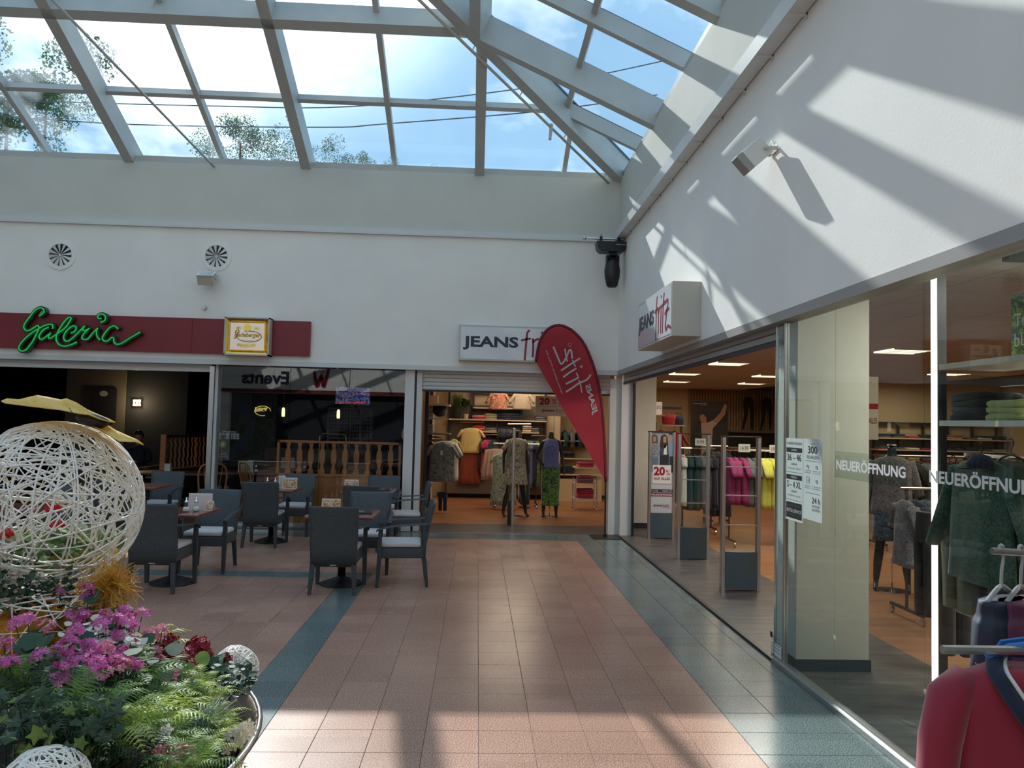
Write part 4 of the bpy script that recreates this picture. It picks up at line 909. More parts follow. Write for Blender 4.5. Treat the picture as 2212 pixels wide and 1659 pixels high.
for a, b, py in ((994, 1045, 912), (1097, 1147, 916), (1046, 1097, 939), (1148, 1186, 941)):
    q = bp(a, py); r_ = bp(b, py); MB().cyl(q, r_, .015, 8).build('rail', M['chrome'], wu)
fx = lambda p: bp(p, 0).x
yc = (yf+YB)/2-.03
pile(fx(1058), yc, zA, ['red', 'salmon'], 'on the long shelf', .32, .3, .045); pile(fx(1083), yc, zA, ['beige', 'beige', 'beige'], 'on the long shelf', .3, .3, .045)
pile(fx(1111), yc, zA, ['navy', 'navy', 'navy'], 'left on the long shelf', .3, .3, .05); pile(fx(1136), yc, zA, ['navy', 'navy', 'navy'], 'right on the long shelf', .3, .3, .05); pile(fx(1188), yc, zA, ['grey', 'grey', 'grey'], 'at the right end of the long shelf', .26, .3, .05)
pile(fx(1058), yc, zL, ['red', 'salmon', 'red'], 'on the lower left shelf', .3, .3, .04); pile(fx(1083), yc, zL, ['beige', 'grey'], 'on the lower left shelf', .3, .3, .04)
pile(fx(1160), yc, zL2, ['white', 'hibis', 'white'], 'on the lower right shelf', .22, .3, .05); pile(fx(1177), yc, zL2, ['grey', 'grey'], 'on the lower right shelf', .2, .3, .05)
text('JEANS JEANS', (fx(1152), yf+.01, zA+.02), (fx(1174)-fx(1152), 0, 0), (0, 0, .1), M['black'], wu, th=0)
def potplant(loc, lab, kind, s_=1):
    o = empty('potted_plant', loc, label=lab, cat='plant'); KIDS[o.name] = []
    if kind == 'grass':
        MB().lathe([(.07, 0), (.10, .04), (.105, .2), (.095, .2), (.0, .18)], n=18).build('pot', M['black'], o); m = MB(); rnd = random.Random(3)
        for k in range(150):
            a = rnd.random()*2*PI; r = rnd.random()*.06; b = rnd.uniform(.05, .30); h_ = rnd.uniform(.35, .62); p = [Vector((r*math.cos(a), r*math.sin(a), .18)), Vector(((r+b*.35)*math.cos(a), (r+b*.35)*math.sin(a), .18+h_*.6)), Vector(((r+b)*math.cos(a), (r+b)*math.sin(a), .18+h_))]
            n = Vector((-math.sin(a), math.cos(a), 0))*.005
            m.add([p[0]-n, p[0]+n, p[1]+n, p[1]-n, p[2]], [(0, 1, 2, 3), (3, 2, 4)])
        m.build('grass_blades', leafmat('grass_green', (.05, .10, .02), (.12, .2, .05)), o, kind='stuff')
    else:
        MB().lathe([(.05, 0), (.065, .12), (.055, .12), (0, .11)], n=14).build('pot', M['shelf'], o); MB().cyl((0, 0, .1), (0, 0, .3), .008, 6).build('stem', M['woodd' if False else 'frame'], o)
        lm = leafmat('monstera_green', (.012, .05, .02), (.03, .10, .03)); rnd = random.Random(5)
        for k in range(9):
            a = k*2.4; el_ = rnd.uniform(.1, 1.2); L_ = rnd.uniform(.14, .22); c = Vector((math.cos(a)*.03, math.sin(a)*.03, .25+.02*k)); dr = Vector((math.cos(a)*math.cos(el_), math.sin(a)*math.cos(el_), math.sin(el_)))
            sd_ = Vector((-math.sin(a), math.cos(a), 0)); m = MB()
            m.add([c, c+dr*L_*.3+sd_*L_*.4, c+dr*L_*.7+sd_*L_*.38, c+dr*L_, c+dr*L_*.7-sd_*L_*.38, c+dr*L_*.3-sd_*L_*.4], [(0, 1, 2, 3), (0, 3, 4, 5)]); m.build('leaf', lm, o)
    o.scale = (s_,)*3; return o
potplant((fx(1011), yc, zA), 'tall potted grass in a black pot on the long shop shelf', 'grass', .85); potplant((fx(1031), yc-.05, zA), 'small broad-leaved potted plant beside the tall grass', 'leaf', .95)
# --- outfits in front of it
q = bp(1018, 924); garment('blouse', (q.x, yf-.06, q.z), 'yellow', 'pale yellow blouse hanging over a long rust skirt', w=.25, h=.58, sleeve=.16, tag_=False)
q = bp(1016, 962); garment('skirt', (q.x, yf-.02, q.z), 'rust', 'long pleated rust-red skirt below the yellow blouse', w=.22, h=.88, hang=False)
for k, (p, mt, l) in enumerate(((1050, 'red', 'bright red dress hanging left in the middle bay'), (1056, 'magenta', 'dark red dress beside the bright red one'))):
    q = bp(p, 950); garment('dress', (q.x, yf-.05, q.z), mt, l, rz=1.2, w=.2, h=.75, seed=k)
row((fx(1062), yf+.02), (fx(1096), yf+.02), bp(1080, 940).z, 6, ['navy', 'black', 'teal'], 'tee', 'dark # top on the middle back rail', 'dark tops on the middle rail', .7)
row((fx(1100), yf+.02), (fx(1146), yf+.02), bp(1120, 917).z, 7, ['black', 'navy'], 'dress', 'long # dress behind the first mannequin', 'long dark dresses behind the mannequins', 1.15)
row((fx(1150), yf+.02), (fx(1184), yf+.02), bp(1165, 942).z, 6, ['blue', 'navy', 'palm'], 'dress', 'long # dress behind the second mannequin', 'long blue dresses behind the mannequins', 1.05)
for p, mt, l in ((1077, 'hibis', 'red floral blouse displayed above the top shelf'), (1128, 'beige', 'beige top displayed above the top shelf')):
    q = bp(p, 846); garment('blouse', (q.x, yf-.02, q.z), mt, l, w=.2, h=.42)
# pink skirts rack
Yk = 16.2; q = at(1066, 958, Yk); r_ = at(1166, 962, Yk); rack('chrome clothes rack with pink ruffled skirts behind the first mannequin', (q.x, Yk), (r_.x, Yk), q.z)
for k, p in enumerate((1061, 1069, 1077)):
    q = at(p, 968-k, Yk-.08*k); garment('skirt', (q.x, Yk-.05-.08*k, q.z), 'pink', ('leftmost', 'middle', 'rightmost')[k]+' of three pale pink ruffled skirts on the rack', w=.17, h=.66, seed=k)
q = at(1090, 978, 15.6); garment('dress', (q.x, 15.6, q.z), 'mint', 'long mint leaf-print dress hanging left of the first mannequin', w=.24, h=1.05, seed=3)
row((at(1150, 0, Yk).x, Yk), (at(1163, 0, Yk).x, Yk), at(1156, 962, Yk).z, 3, ['blue', 'palm', 'navy'], 'dress', 'long # dress close beside the second mannequin', 'dresses behind the second mannequin', 1.1)
# mannequins
o = mannequin((.74, 14.6, .001), .25, 'headless black mannequin in a leaf-print dress, behind the steel post', 'down', .12)
g_part(o, [(1.47, .06, .05), (1.44, .15, .08), (1.35, .18, .11), (1.05, .18, .12), (.8, .215, .15), (.60, .23, .16)], 'floral', 'dress', [((sx*.14, 0, 1.42), (sx*.25, .02, 1.24), .075, .07) for sx in (-1, 1)], .12)
o = mannequin((1.40, 14.6, .001), 0, 'headless black mannequin in a blue sleeveless top and palm-print skirt', 'hip', .02)
g_part(o, [(1.47, .10, .06), (1.42, .135, .08), (1.32, .155, .11), (1.05, .15, .11), (.92, .175, .13)], 'blue', 'top', None, .08)
g_part(o, [(.98, .155, .115), (.85, .185, .13), (.6, .175, .12), (.3, .165, .12), (.22, .17, .12)], 'palm', 'printed_skirt', None, .18)
MB().lathe([(.028, -.02), (.036, -.01), (.036, .01), (.028, .02)], (-.19, -.02, 1.03), 12).build('bracelet', M['gold'], o)
# steel post of the security gate at the back entrance
c = atz(1106, 1134, 0); o = empty('security_gate', c, label='slim steel security gate seen edge-on in the middle of the shop door', cat='security gate')
MB().lathe([(.028, 0), (.028, 1.66), (0, 1.665)], n=14).build('post', M['alu'], o); MB().box(-.075, -.0, .0, .3, 0, .42).build('foot_box', M['blackm'], o, bevel=.01)
m = MB(); m.box(-.06, -.035, .05, .32, .42, 1.66); m.build('antenna', M['glass'], o)
# hanging 20 % sign
ys_ = 14.2; a, b, cc = at(1157, 855, ys_), at(1246, 900, ys_), at(1157, 898, ys_)
o = empty('hanging_sign', (0, 0, 0), label='white hanging sign with 20 % AUF ALLES inside the shop door', cat='sign')
w_ = b.x-a.x; hh = a.z-cc.z; MB().box(a.x, b.x, ys_, ys_+.02, cc.z, a.z).build('board', mat('sign_cream', (.72, .64, .54), .4), o); zz = cc.z; yy = ys_-.002
text('20', (a.x+w_*.09, yy, zz+hh*.56), (w_*.25, 0, 0), (0, 0, hh*.36), M['redp'], o, bold=.04); text('%', (a.x+w_*.39, yy, zz+hh*.6), (w_*.12, 0, 0), (0, 0, hh*.26), M['redp'], o)
text('AUF', (a.x+w_*.55, yy, zz+hh*.76), (w_*.2, 0, 0), (0, 0, hh*.14), M['redp'], o, bold=.03); text('ALLES', (a.x+w_*.55, yy, zz+hh*.56), (w_*.32, 0, 0), (0, 0, hh*.14), M['redp'], o, bold=.03)
MB().box(a.x+w_*.06, b.x-w_*.06, yy-.001, yy, zz+hh*.48, zz+hh*.49).build('rule', M['redp'], o); jf_logo(o, (a.x+w_*.15, yy, zz+hh*.1), (w_*.6, 0, 0), (0, 0, hh*.30), M['navy'], M['redp'], (0, -1, 0), 0, 30)
MB().cyl((a.x+.1, ys_, a.z), (a.x+.1, ys_, 2.9), .004, 5).build('wire', M['alu'], o); MB().cyl((b.x-.1, ys_, a.z), (b.x-.1, ys_, 2.9), .004, 5).build('wire', M['alu'], o)
# left wall unit
Yl = 15.2; lu = empty('wall_unit', (0, 0, 0), label='dark shelving unit on the left wall just inside the shop door', cat='shelf')
xw = -1.0; 
for y in (14.5, 15.9): MB().box(xw, xw+.08, y-.03, y+.03, 0, 2.7).build('upright', M['frame'], lu)
for k in range(9): MB().box(xw, xw+.02, 13.7+.27*k, 13.9+.27*k, .1, 2.8).build('wall_plank', M['woodd'], lu)
zs = []
for py in (873, 903, 936, 951):
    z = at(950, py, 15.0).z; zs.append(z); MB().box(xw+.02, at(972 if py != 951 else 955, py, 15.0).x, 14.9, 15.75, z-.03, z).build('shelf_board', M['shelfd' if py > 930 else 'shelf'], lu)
xs1 = at(944, 0, 15.2).x
pile(xs1, 15.15, zs[1], ['strn', 'strn', 'strn', 'stry'], 'on the upper left wall shelf', .34, .34, .055); pile(xs1, 15.15, zs[2], ['strn', 'strn', 'strn'], 'on the lower left wall shelf', .34, .34, .06)
o = MB().box(-.09, .09, -.09, .09, 0, .17).build('square_planter', M['pink2'] if 'pink2' in M else mat('rose_planter', (.5, .33, .26), .5), None, loc=(at(962, 0, 15.2).x, 15.2, zs[0]+.001), bevel=.006, label='square pale pink planter on the top left wall shelf', cat='planter')
o = empty('straw_hat', (at(978, 0, 15.0).x-.02, 15.05, zs[1]+.16), label='black hat standing at the end of the striped pile', cat='hat', rot=(1.2, .3, 0)); m = MB(); m.smooth = True; m.lathe([(.15, 0), (.08, .01), (.075, .08), (.0, .1)], n=18); m.build('hat_body', CL['black'], o)
q = at(955, 957, 14.6); garment('tee', (q.x, 14.6, q.z), 'tee', 'blue and olive patterned T-shirt with a white price tag, front of the left display arm', w=.24, h=.72, tag_=True)
MB().cyl((xw+.05, 15.3, q.z+.10), (q.x, 14.55, q.z+.10), .014, 8).build('display_arm', M['chrome'], lu)
for k, (mt, l) in enumerate((('white', 'white top hanging directly behind the patterned T-shirt'), ('blue', 'blue top at the back of the left display arm'), ('yellow', 'yellow print blouse right of the patterned T-shirt'))):
    qq = at((962, 950, 981)[k], (952, 955, 948)[k], (14.85, 15.1, 15.6)[k]); garment('tee', qq, mt if mt != 'yellow' else 'stry', l, w=.24 if k < 2 else .12, h=.75, seed=k, rz=0 if k < 2 else .8)
q = at(957, 1060, 14.9); g = garment('pants', (q.x, 14.9, at(0, 1040, 14.9).z), 'navy', 'navy trousers hanging low below the patterned T-shirt', w=.1, h=.38, hang=False)
# right niche and trolley
nx0, nx1 = at(1226, 0, 18.2).x, at(1287, 0, 18.2).x
o = empty('wall_niche_shelf', (0, 0, 0), label='cream framed shelf niche at the back right behind the flag', cat='shelf')
Yn = 17.7; x0, x1 = at(1230, 0, Yn).x, at(1292, 0, Yn).x
MB().box(x0-.1, x0, Yn, YB, 0, 2.6).build('side_panel', M['shopw'], o); MB().box(x0, x1+.3, YB-.1, YB, 0, 2.6).build('back_panel', M['shopw'], o); MB().box(x0-.1, x1+.3, Yn, YB-.1, 0, .5).build('plinth', M['shopw'], o)
for py in (952, 990, 1025):
    z = at(1260, py, Yn).z; MB().box(x0, x1+.3, Yn+.02, YB-.1, z-.03, z).build('shelf_board', M['shelf'], o)
    pile((x0+x1)/2-.12, Yn+.25, z, [['grey', 'navy', 'beige'], ['navy', 'black', 'grey'], ['navy', 'navy', 'teal']][(952, 990, 1025).index(py)], 'in the cream niche, '+('top', 'middle', 'bottom')[(952, 990, 1025).index(py)]+' shelf', .3, .3, .05)
row((x0+.05, Yn+.2), (x1+.2, Yn+.2), at(1250, 920, Yn).z, 5, ['teal', 'grey'], 'tee', '# top hanging in the cream niche', 'tops in the cream niche', .4)
Yt = 15.8; x0, x1 = at(1264, 0, Yt).x, at(1309, 0, Yt).x; o = empty('shelf_trolley', (0, 0, 0), label='wheeled display trolley with folded dark red clothes at the right of the shop door', cat='trolley')
for x in (x0, x1):
    for y in (Yt, Yt+.4): MB().box(x-.012, x+.012, y-.012, y+.012, .05, at(0, 1008, Yt).z).cyl((x-.01, y, .03), (x+.01, y, .03), .03, 10).build('upright', M['alu'], o)
for i, py in enumerate((1010, 1045, 1078)):
    z = at(1285, py, Yt).z; MB().box(x0-.02, x1+.02, Yt-.02, Yt+.42, z-.025, z).build('shelf_board', M['shelf'], o)
    pile((x0+x1)/2, Yt+.2, z, [['red', 'magenta'], ['magenta', 'grey', 'magenta'], ['magenta', 'red', 'magenta', 'magenta']][i], 'on the trolley, '+('upper', 'middle', 'lower')[i]+' board', .34, .32, .05)
# ---------------------------------------------------------------- right part of the shop
# plank wall and big photo
for k in range(34):
    x = 6.62+k*.09; m = MB(); m.tube([(x, 23.96, 1.2), (x, 23.96, 2.95)], .044, 8); 
    if k == 0: pk = m.build('bamboo_pole', woodmat('bamboo', (.28, .17, .07), (.52, .38, .2), .6, (6, 6, 1.2)), bpy.data.objects['wall_shop_back'])
    else: link('bamboo_pole', pk.data, bpy.data.objects['wall_shop_back'], (x-6.62, 0, 0))
Yp = 19.5; a, b, cc = at(1494, 864, Yp), at(1574, 868, Yp), at(1494, 985, Yp)
o = empty('photo_banner', (0, 0, 0), label='tall dark photo banner of a woman with one raised arm', cat='poster')
MB().box(a.x, b.x, Yp, Yp+.05, .5, a.z).build('frame', M['frame'], o); MB().box(a.x+.03, b.x-.03, Yp-.004, Yp, .6, a.z-.03).build('print', mat('banner_dark', (.022, .02, .02), .5, noise=.5, nscale=3), o)
skin_ = mat('print_skin', (.42, .22, .13), .6); hair_ = mat('print_hair', (.03, .015, .01), .6); topc = mat('print_top', (.45, .36, .28), .6)
def flat(P, mt, name='figure_print', y=Yp, d=.008, parent=None):
    m = MB(); v = [at(x, yy, y-d) for x, yy in P]; m.add(v, [tuple(range(len(v)))]); return m.build(name, mt, parent or o)
flat([(1512, 905), (1520, 893), (1532, 898), (1534, 915), (1525, 930), (1508, 930), (1504, 915)], hair_, d=.006)
flat([(1514, 914), (1531, 912), (1545, 905), (1560, 888), (1566, 872), (1570, 876), (1566, 895), (1552, 912), (1540, 925), (1538, 950), (1540, 985), (1514, 985), (1516, 940)], topc)
flat([(1540, 908), (1556, 892), (1565, 873), (1570, 875), (1566, 893), (1548, 915)], skin_, d=.012); flat([(1512, 898), (1519, 894), (1526, 902), (1526, 912), (1518, 914), (1512, 908)], skin_, d=.012)
q = at(1498, 876, Yp-.01); jf_logo(o, (q.x, Yp-.012, q.z), (.36, 0, 0), (0, 0, .09), M['cream'], M['cream'], (0, -1, 0), 0, 34)
# leg mannequins on the black shelf
sh = empty('display_shelf', (0, 0, 0), label='black display shelf with leg forms in front of the bamboo wall', cat='shelf'); zsh = at(1640, 931, 23.4).z
MB().box(at(1585, 0, 23.4).x, 9.4, 23.3, 23.9, zsh-.06, zsh).build('shelf_board', M['shelfd'], sh); MB().box(at(1585, 0, 23.4).x, 9.4, 23.75, 23.9, .1, zsh-.06).build('back_panel', M['black'], sh); MB().box(at(1585, 0, 23.4).x, 9.4, 23.3, 23.75, zsh-.55, zsh-.5).build('shelf_board', M['shelf'], sh)
for p, l in ((1616, 'left pair of black legging leg forms on the black shelf'), (1655, 'right pair of black legging leg forms on the black shelf')):
    q = at(p, 930, 23.5); o = empty('leg_form', (q.x, 23.5, zsh), label=l, cat='mannequin')
    V = [(0, 0, 1.06), (0, 0, .98)]; E_ = [(0, 1)]; Rr = [.13, .15]
    for sx in (-1, 1):
        b0 = 1
        for pt, r in (((sx*.08, 0, .86), .10), ((sx*.1+.02, -.02, .5), .062), ((sx*.13+.0, .02, .2), .045), ((sx*.14-.02, 0, .07), .03), ((sx*.15-.06, -.08, .03), .028)): V.append(pt); E_.append((b0, len(V)-1)); b0 = len(V)-1; Rr.append(r)
    skinfig('legs', o, V, E_, Rr, CL['black'], 1)
# red and navy bags, shelf by the partition
Yg = 16.5; o = empty('wall_unit', (0, 0, 0), label='grey framed shelf with bags behind the cream corner pillar', cat='shelf'); x0, x1 = at(1405, 0, Yg).x, at(1492, 0, Yg).x
for x in (at(1437, 0, Yg).x, x1): MB().box(x-.02, x+.02, Yg+.3, Yg+.36, 0, at(0, 878, Yg).z).build('upright', M['frame'], o)
MB().box(at(1437, 0, Yg).x, x1, Yg+.3, Yg+.36, at(1460, 884, Yg).z, at(1460, 878, Yg).z).build('crossbar', M['frame'], o); MB().box(x0, x1, Yg+.36, Yg+.4, .1, at(0, 905, Yg).z).build('back_panel', M['shelfd'], o)
z1_, z2_ = at(1430, 896, Yg).z, at(1470, 918, Yg).z
MB().box(x0, at(1449, 0, Yg).x, Yg, Yg+.36, z1_-.03, z1_).build('shelf_board', M['shelf'], o); MB().box(at(1449, 0, Yg).x, x1, Yg, Yg+.36, z2_-.03, z2_).build('shelf_board', M['shelf'], o)
def bag(loc, w, h, mt, lab):
    o = empty('handbag', loc, label=lab, cat='bag'); m = MB(); m.smooth = True
    m.loft([cloth_ring(0, 0, z, ww, dd_, 1, .06, 3) for z, ww, dd_ in ((0, w*.42, .07), (h*.1, w*.46, .08), (h*.6, w*.5, .06), (h, w*.52, .03))]); m.build('body', CL[mt], o)
    MB().tube([(-w*.25, 0, h*.95), (-w*.2, 0, h*1.3), (w*.2, 0, h*1.3), (w*.25, 0, h*.95)], .008, 6).build('handle', CL[mt], o)
bag((at(1461, 0, Yg).x, Yg+.15, z2_), .3, .22, 'red', 'bright red tote bag on the grey shelf'); bag((at(1482, 0, Yg).x, Yg+.17, z2_), .26, .2, 'navy', 'navy bag right beside the bright red bag')
a, b = at(1416, 895, Yg-.05), at(1434, 868, Yg-.05); o2 = MB().box(a.x, b.x, Yg+.1, Yg+.11, z1_, b.z).build('price_sign', M['creamp'], None, label='small 20 % sign standing on the upper grey shelf', cat='sign'); text('20%', (a.x+.02, Yg+.098, z1_+.12), (b.x-a.x-.04, 0, 0), (0, 0, .08), M['redp'], o2, th=0)
for p, py, l in ((1427, 930, 'bright red top on the display left of the photo banner'), (1457, 932, 'red and black top below the red bag')):
    q = at(p, py, Yg-.3); garment('tee', q, 'red', l, w=.2, h=.55)
# racks behind the gates
Yr1 = 12.9; a, b = at(1468, 970, Yr1), at(1545, 972, Yr1); rack('chrome rack with dark clothes behind the middle security gate', (a.x, Yr1), (b.x, Yr1), 1.4)
row((a.x, Yr1), (b.x, Yr1), 1.4, 6, ['white', 'teal', 'teal', 'grey', 'navy', 'black'], 'dress', 'long # garment behind the middle gate', 'clothes behind the middle gate', .9, .2)
row((at(1535, 0, 14).x, 14), (at(1580, 0, 14).x, 14), 1.42, 6, ['black', 'navy'], 'dress', 'long # dress between the two nearer gates', 'dark dresses between the gates', 1.1, .2)
rack('chrome rack carrying the dark dresses between the gates', (at(1535, 0, 14).x, 14), (at(1582, 0, 14).x, 14), 1.42)
Yr2 = 11.6; a, b = at(1568, 975, Yr2), at(1695, 978, Yr2); rack('chrome rack with magenta, lime and lilac tops behind the nearest gate', (a.x, Yr2), (b.x+.3, Yr2), 1.42)
row((a.x, Yr2), (a.x+.28, Yr2), 1.42, 3, ['magenta'], 'tee', '# top behind the nearest gate', 'magenta tops', .72, .22); row((a.x+.28, Yr2), (a.x+.5, Yr2), 1.42, 2, ['grey'], 'tee', '# top behind the nearest gate', 'grey tops', .72, .22)
row((a.x+.5, Yr2), (a.x+.72, Yr2), 1.42, 3, ['lime'], 'tee', '# top hanging right of the nearest gate', 'lime tops', .72, .22); row((a.x+.72, Yr2), (b.x+.3, Yr2), 1.42, 6, ['lilac'], 'tee', '# top seen through the glass door edge', 'lilac tops', .72, .22)
for p, py, Y_, t_ in ((1513, 955, 12.8, '9.99'), (1608, 968, 11.5, '14.99'), (1675, 970, 11.5, '19.99')):
    q = at(p, py, Y_); o2 = MB().box(-.09, .09, 0, .004, -.06, .06).build('price_sign', M['cream'], None, loc=q, label=dict([('9.99', 'price card on the rack behind the middle gate'), ('14.99', 'price card seen through the nearest gate'), ('19.99', 'price card seen through the glass door edge')])[t_], cat='sign'); text(t_, (-.06, -.002, -.03), (.12, 0, 0), (0, 0, .06), M['black'], o2, th=0)
# shelves along the far right wall seen through the glass
Yw_ = 18.3; wz = empty('wall_unit', (0, 0, 0), label='long shelving with coloured folded clothes on the far wall behind the glass front', cat='shelf')
for x in [9.7+.62*k for k in range(6)]: MB().box(x-.02, x+.02, Yw_+.25, Yw_+.32, 0, 2.0).build('upright', M['frame'], wz)
MB().box(9.62, 13, Yw_+.26, Yw_+.32, 1.93, 2.0).build('crossbar', M['frame'], wz); rnd = random.Random(11)
keys = ['white', 'salmon', 'red', 'magenta', 'green', 'olive', 'beige', 'navy', 'grey', 'teal']
for i, z in enumerate((1.62, 1.34, 1.06, .76)):
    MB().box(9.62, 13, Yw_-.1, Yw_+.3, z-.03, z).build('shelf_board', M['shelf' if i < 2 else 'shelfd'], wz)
    for k in range(9):
        x = 9.82+.36*k
        if x < 13: pile(x, Yw_+.08, z, [rnd.choice(keys) for _ in range(rnd.choice((1, 2, 2)))], f'{(ORD+["eleventh from the left", "twelfth from the left"])[k]} on the {("top", "second", "third", "bottom")[i]} far shelf', .3, .3, .045, grp='folded clothes on the far shelves')
MB().box(9.62, 13, Yw_+.3, Yw_+.38, .1, 1.6).build('back_panel', M['shelfd'], wz)
# standing 20 % banner behind the pillar
q = at(1884, 800, 9.5); o = empty('promotion_banner', (0, 0, 0), label='narrow promotion banner just right of the cream pillar', cat='poster')
MB().box(q.x-.15, q.x+.08, 9.5, 9.51, at(0, 905, 9.5).z-.0, at(0, 762, 9.5).z).build('print', M['cream'], o); zt = at(0, 800, 9.5).z
MB().box(q.x-.15, q.x+.075, 9.495, 9.5, at(0, 835, 9.5).z, at(0, 823, 9.5).z).build('red_band', M['redp'], o); text('AUF ALLES', (q.x-.13, 9.495, at(0, 868, 9.5).z), (.19, 0, 0), (0, 0, .07), M['redp'], o, th=0)
# third mannequin
o = mannequin((4.62, 8.45, .001), -.5, 'headless dark mannequin in a grey patterned shirt and denim shorts behind the glass', 'down', .06)
g_part(o, [(1.48, .07, .055), (1.44, .17, .09), (1.35, .2, .12), (1.05, .2, .13), (.85, .21, .14)], 'greyp', 'shirt', [((sx*.16, 0, 1.42), (sx*.27, .02, 1.05), .07, .055) for sx in (-1, 1)], .15)
g_part(o, [(.93, .17, .12), (.85, .19, .13), (.72, .2, .14)], 'denim', 'shorts', None, .08)
for sx in (-1, 1): g_part(o, [(.74, .1, .12), (.55, .105, .11)], 'denim', 'shorts_leg', None, .08, xo=sx*.095)
a, b = at(1945, 1045, 7.2), at(2035, 1050, 7.2); rack('low rack with dark patterned tops behind the mannequin at the glass', (a.x, 7.2), (b.x+.6, 7.2), 1.22)
row((a.x, 7.2), (b.x+.5, 7.2), 1.22, 9, ['greyp', 'navy', 'denim', 'black'], 'tee', 'dark # top behind the glass mannequin', 'dark tops on the low rack', .62, .2)
rack('tall rack with dark clothes further back behind the glass', (6.0, 11.5), (7.6, 11.5), 1.4); row((6.0, 11.5), (7.5, 11.5), 1.4, 10, ['black', 'greyp', 'navy', 'teal'], 'tee', '# top on the tall rack further back', 'clothes on the tall rack further back', .75, .2)
rack('rack with dark coats at the right behind the display frame', (6.6, 9.4), (7.6, 9.4), 1.4); row((6.6, 9.4), (7.5, 9.4), 1.4, 8, ['black', 'olive', 'navy'], 'dress', '# long garment behind the display frame', 'coats behind the display frame', .95, .2)
# lit display frame in the shop window
XF = 3.0; fr = empty('window_display_stand', (0, 0, 0), label='tall display frame with a glowing light strip just behind the shop glass', cat='display stand')
led = emat('led_strip', (1, .93, .72), 2.6); zt = atx(2023, 585, XF).z; y0 = atx(2018, 1200, XF).y
MB().box(XF+.01, XF+.07, y0-.03, y0+.03, 0, zt+.05).build('upright', M['frame'], fr); MB().box(XF-.005, XF+.01, y0-.022, y0+.022, .03, zt).build('light_strip', led, fr)
MB().box(XF+.01, XF+.07, 2.6, y0, 0, .03).build('bottom_rail', M['frame'], fr); MB().box(XF-.005, XF+.01, 2.6, y0-.02, .03, .055).build('light_strip', led, fr)
MB().box(XF+.4, XF+.46, 4.25, 4.31, 0, 2.9).build('upright', M['alu'], fr); MB().box(XF+.01, XF+.46, 4.25, 4.31, 2.75, 2.81).build('crossbar', M['frame'], fr)
zs1, zs2 = atx(2120, 776, XF).z, atx(2120, 908, XF).z
for z in (zs1, zs2): MB().box(XF, XF+.42, 2.6, y0-.06, z-.035, z).build('shelf_board', M['white'], fr)
zr_ = atx(2120, 985, XF+.1).z; MB().cyl((XF+.15, y0-.1, zr_), (XF+.15, 2.6, zr_), .014, 8).build('rail', M['chrome'], fr)
for z in (.62, 1.05): MB().cyl((XF+.1, y0-.05, z), (XF+.1, 2.6, z), .01, 8).build('cross_rail', M['shelf'], fr)
yk = atx(2110, 900, XF+.12).y; pile(XF+.18, yk, zs2, ['black', 'navy', 'black', 'black'], 'on the shelf of the lit display frame, left', .3, .36, .045, grp='dark pile on the lit display'); 
yk = atx(2185, 900, XF+.1).y; pile(XF+.15, yk, zs2, ['green', 'green', 'green'], 'on the shelf of the lit display frame, pale green', .26, .30, .04, grp='green pile on the lit display')
H = lambda px, py, X_: atx(px, py, X_)
q = H(2120, 992, XF-.03); garment('jacket', q, 'sew', 'dark green textured knit jacket in the shop window', -PI/2, w=.27, h=.72, sleeve=.5, name='hanging_jacket', cat='jacket')
q = H(2070, 1120, XF+.06); garment('pants', (q.x, q.y, q.z+.05), 'khaki', 'grey-green cuffed trousers below the green knit jacket', -PI/2, w=.19, h=.62, hang=False)
q = H(2185, 985, XF+.03); garment('pants', q, 'olive', 'olive cargo trousers hanging right of the green knit jacket', -PI/2, w=.2, h=.85)
for k, p in enumerate((2060, 2090, 2140, 2170, 2200)):
    q = H(p, 985, XF+.15); garment('pants', (q.x, q.y, zr_-.11), ('khaki', 'olive', 'grey', 'khaki', 'olive')[k], f'pair of {("khaki", "olive", "grey", "pale khaki", "dark olive")[k]} trousers packed on the window rail', 0.1*k, w=.16, h=.8, grp='trousers on the window rail')
o = MB(); m = MB()
q = H(2118, 1000, XF-.12); o = empty('cap', q, label='small dark cap clipped at the collar of the knit jacket', cat='cap'); m = MB(); m.smooth = True; m.lathe([(.075, -.03), (.075, 0), (.05, .04), (0, .055)], n=16); m.box(-.13, -.05, -.05, .05, -.035, -.028); m.build('cap_body', CL['navy'], o)
for k, p in enumerate((1998, 2040, 2075)):
    q = H(p, 1120 if k == 0 else 1250, XF+.3+.1*k); garment('pants', (q.x, q.y, 1.2 if k == 0 else .95), 'black', ('first', 'second', 'third')[k]+' pair of black leggings with dangling feet low in the display', -PI/2+.3, w=.09, h=.78, hang=False, grp='leggings in the window')
q0, q1 = atx(2184, 640, 3.25), atx(2184, 768, 3.25); o = empty('hanging_banner', (0, 0, 0), label='green tropical print banner hanging at the upper right behind the glass', cat='poster')
MB().box(3.25, 3.26, q0.y-.42, q0.y, q1.z, q0.z).build('print', CL['palm'], o); MB().cyl((3.255, q0.y-.2, q0.z), (3.255, q0.y-.2, 2.94), .004, 5).build('wire', M['alu'], o)
text('Tro', (3.248, q0.y-.03, q1.z+.17), (0, -.16, 0), (0, 0, .08), M['cream'], o, th=0); text('bLo', (3.248, q0.y-.03, q1.z+.05), (0, -.16, 0), (0, 0, .08), M['cream'], o, th=0)
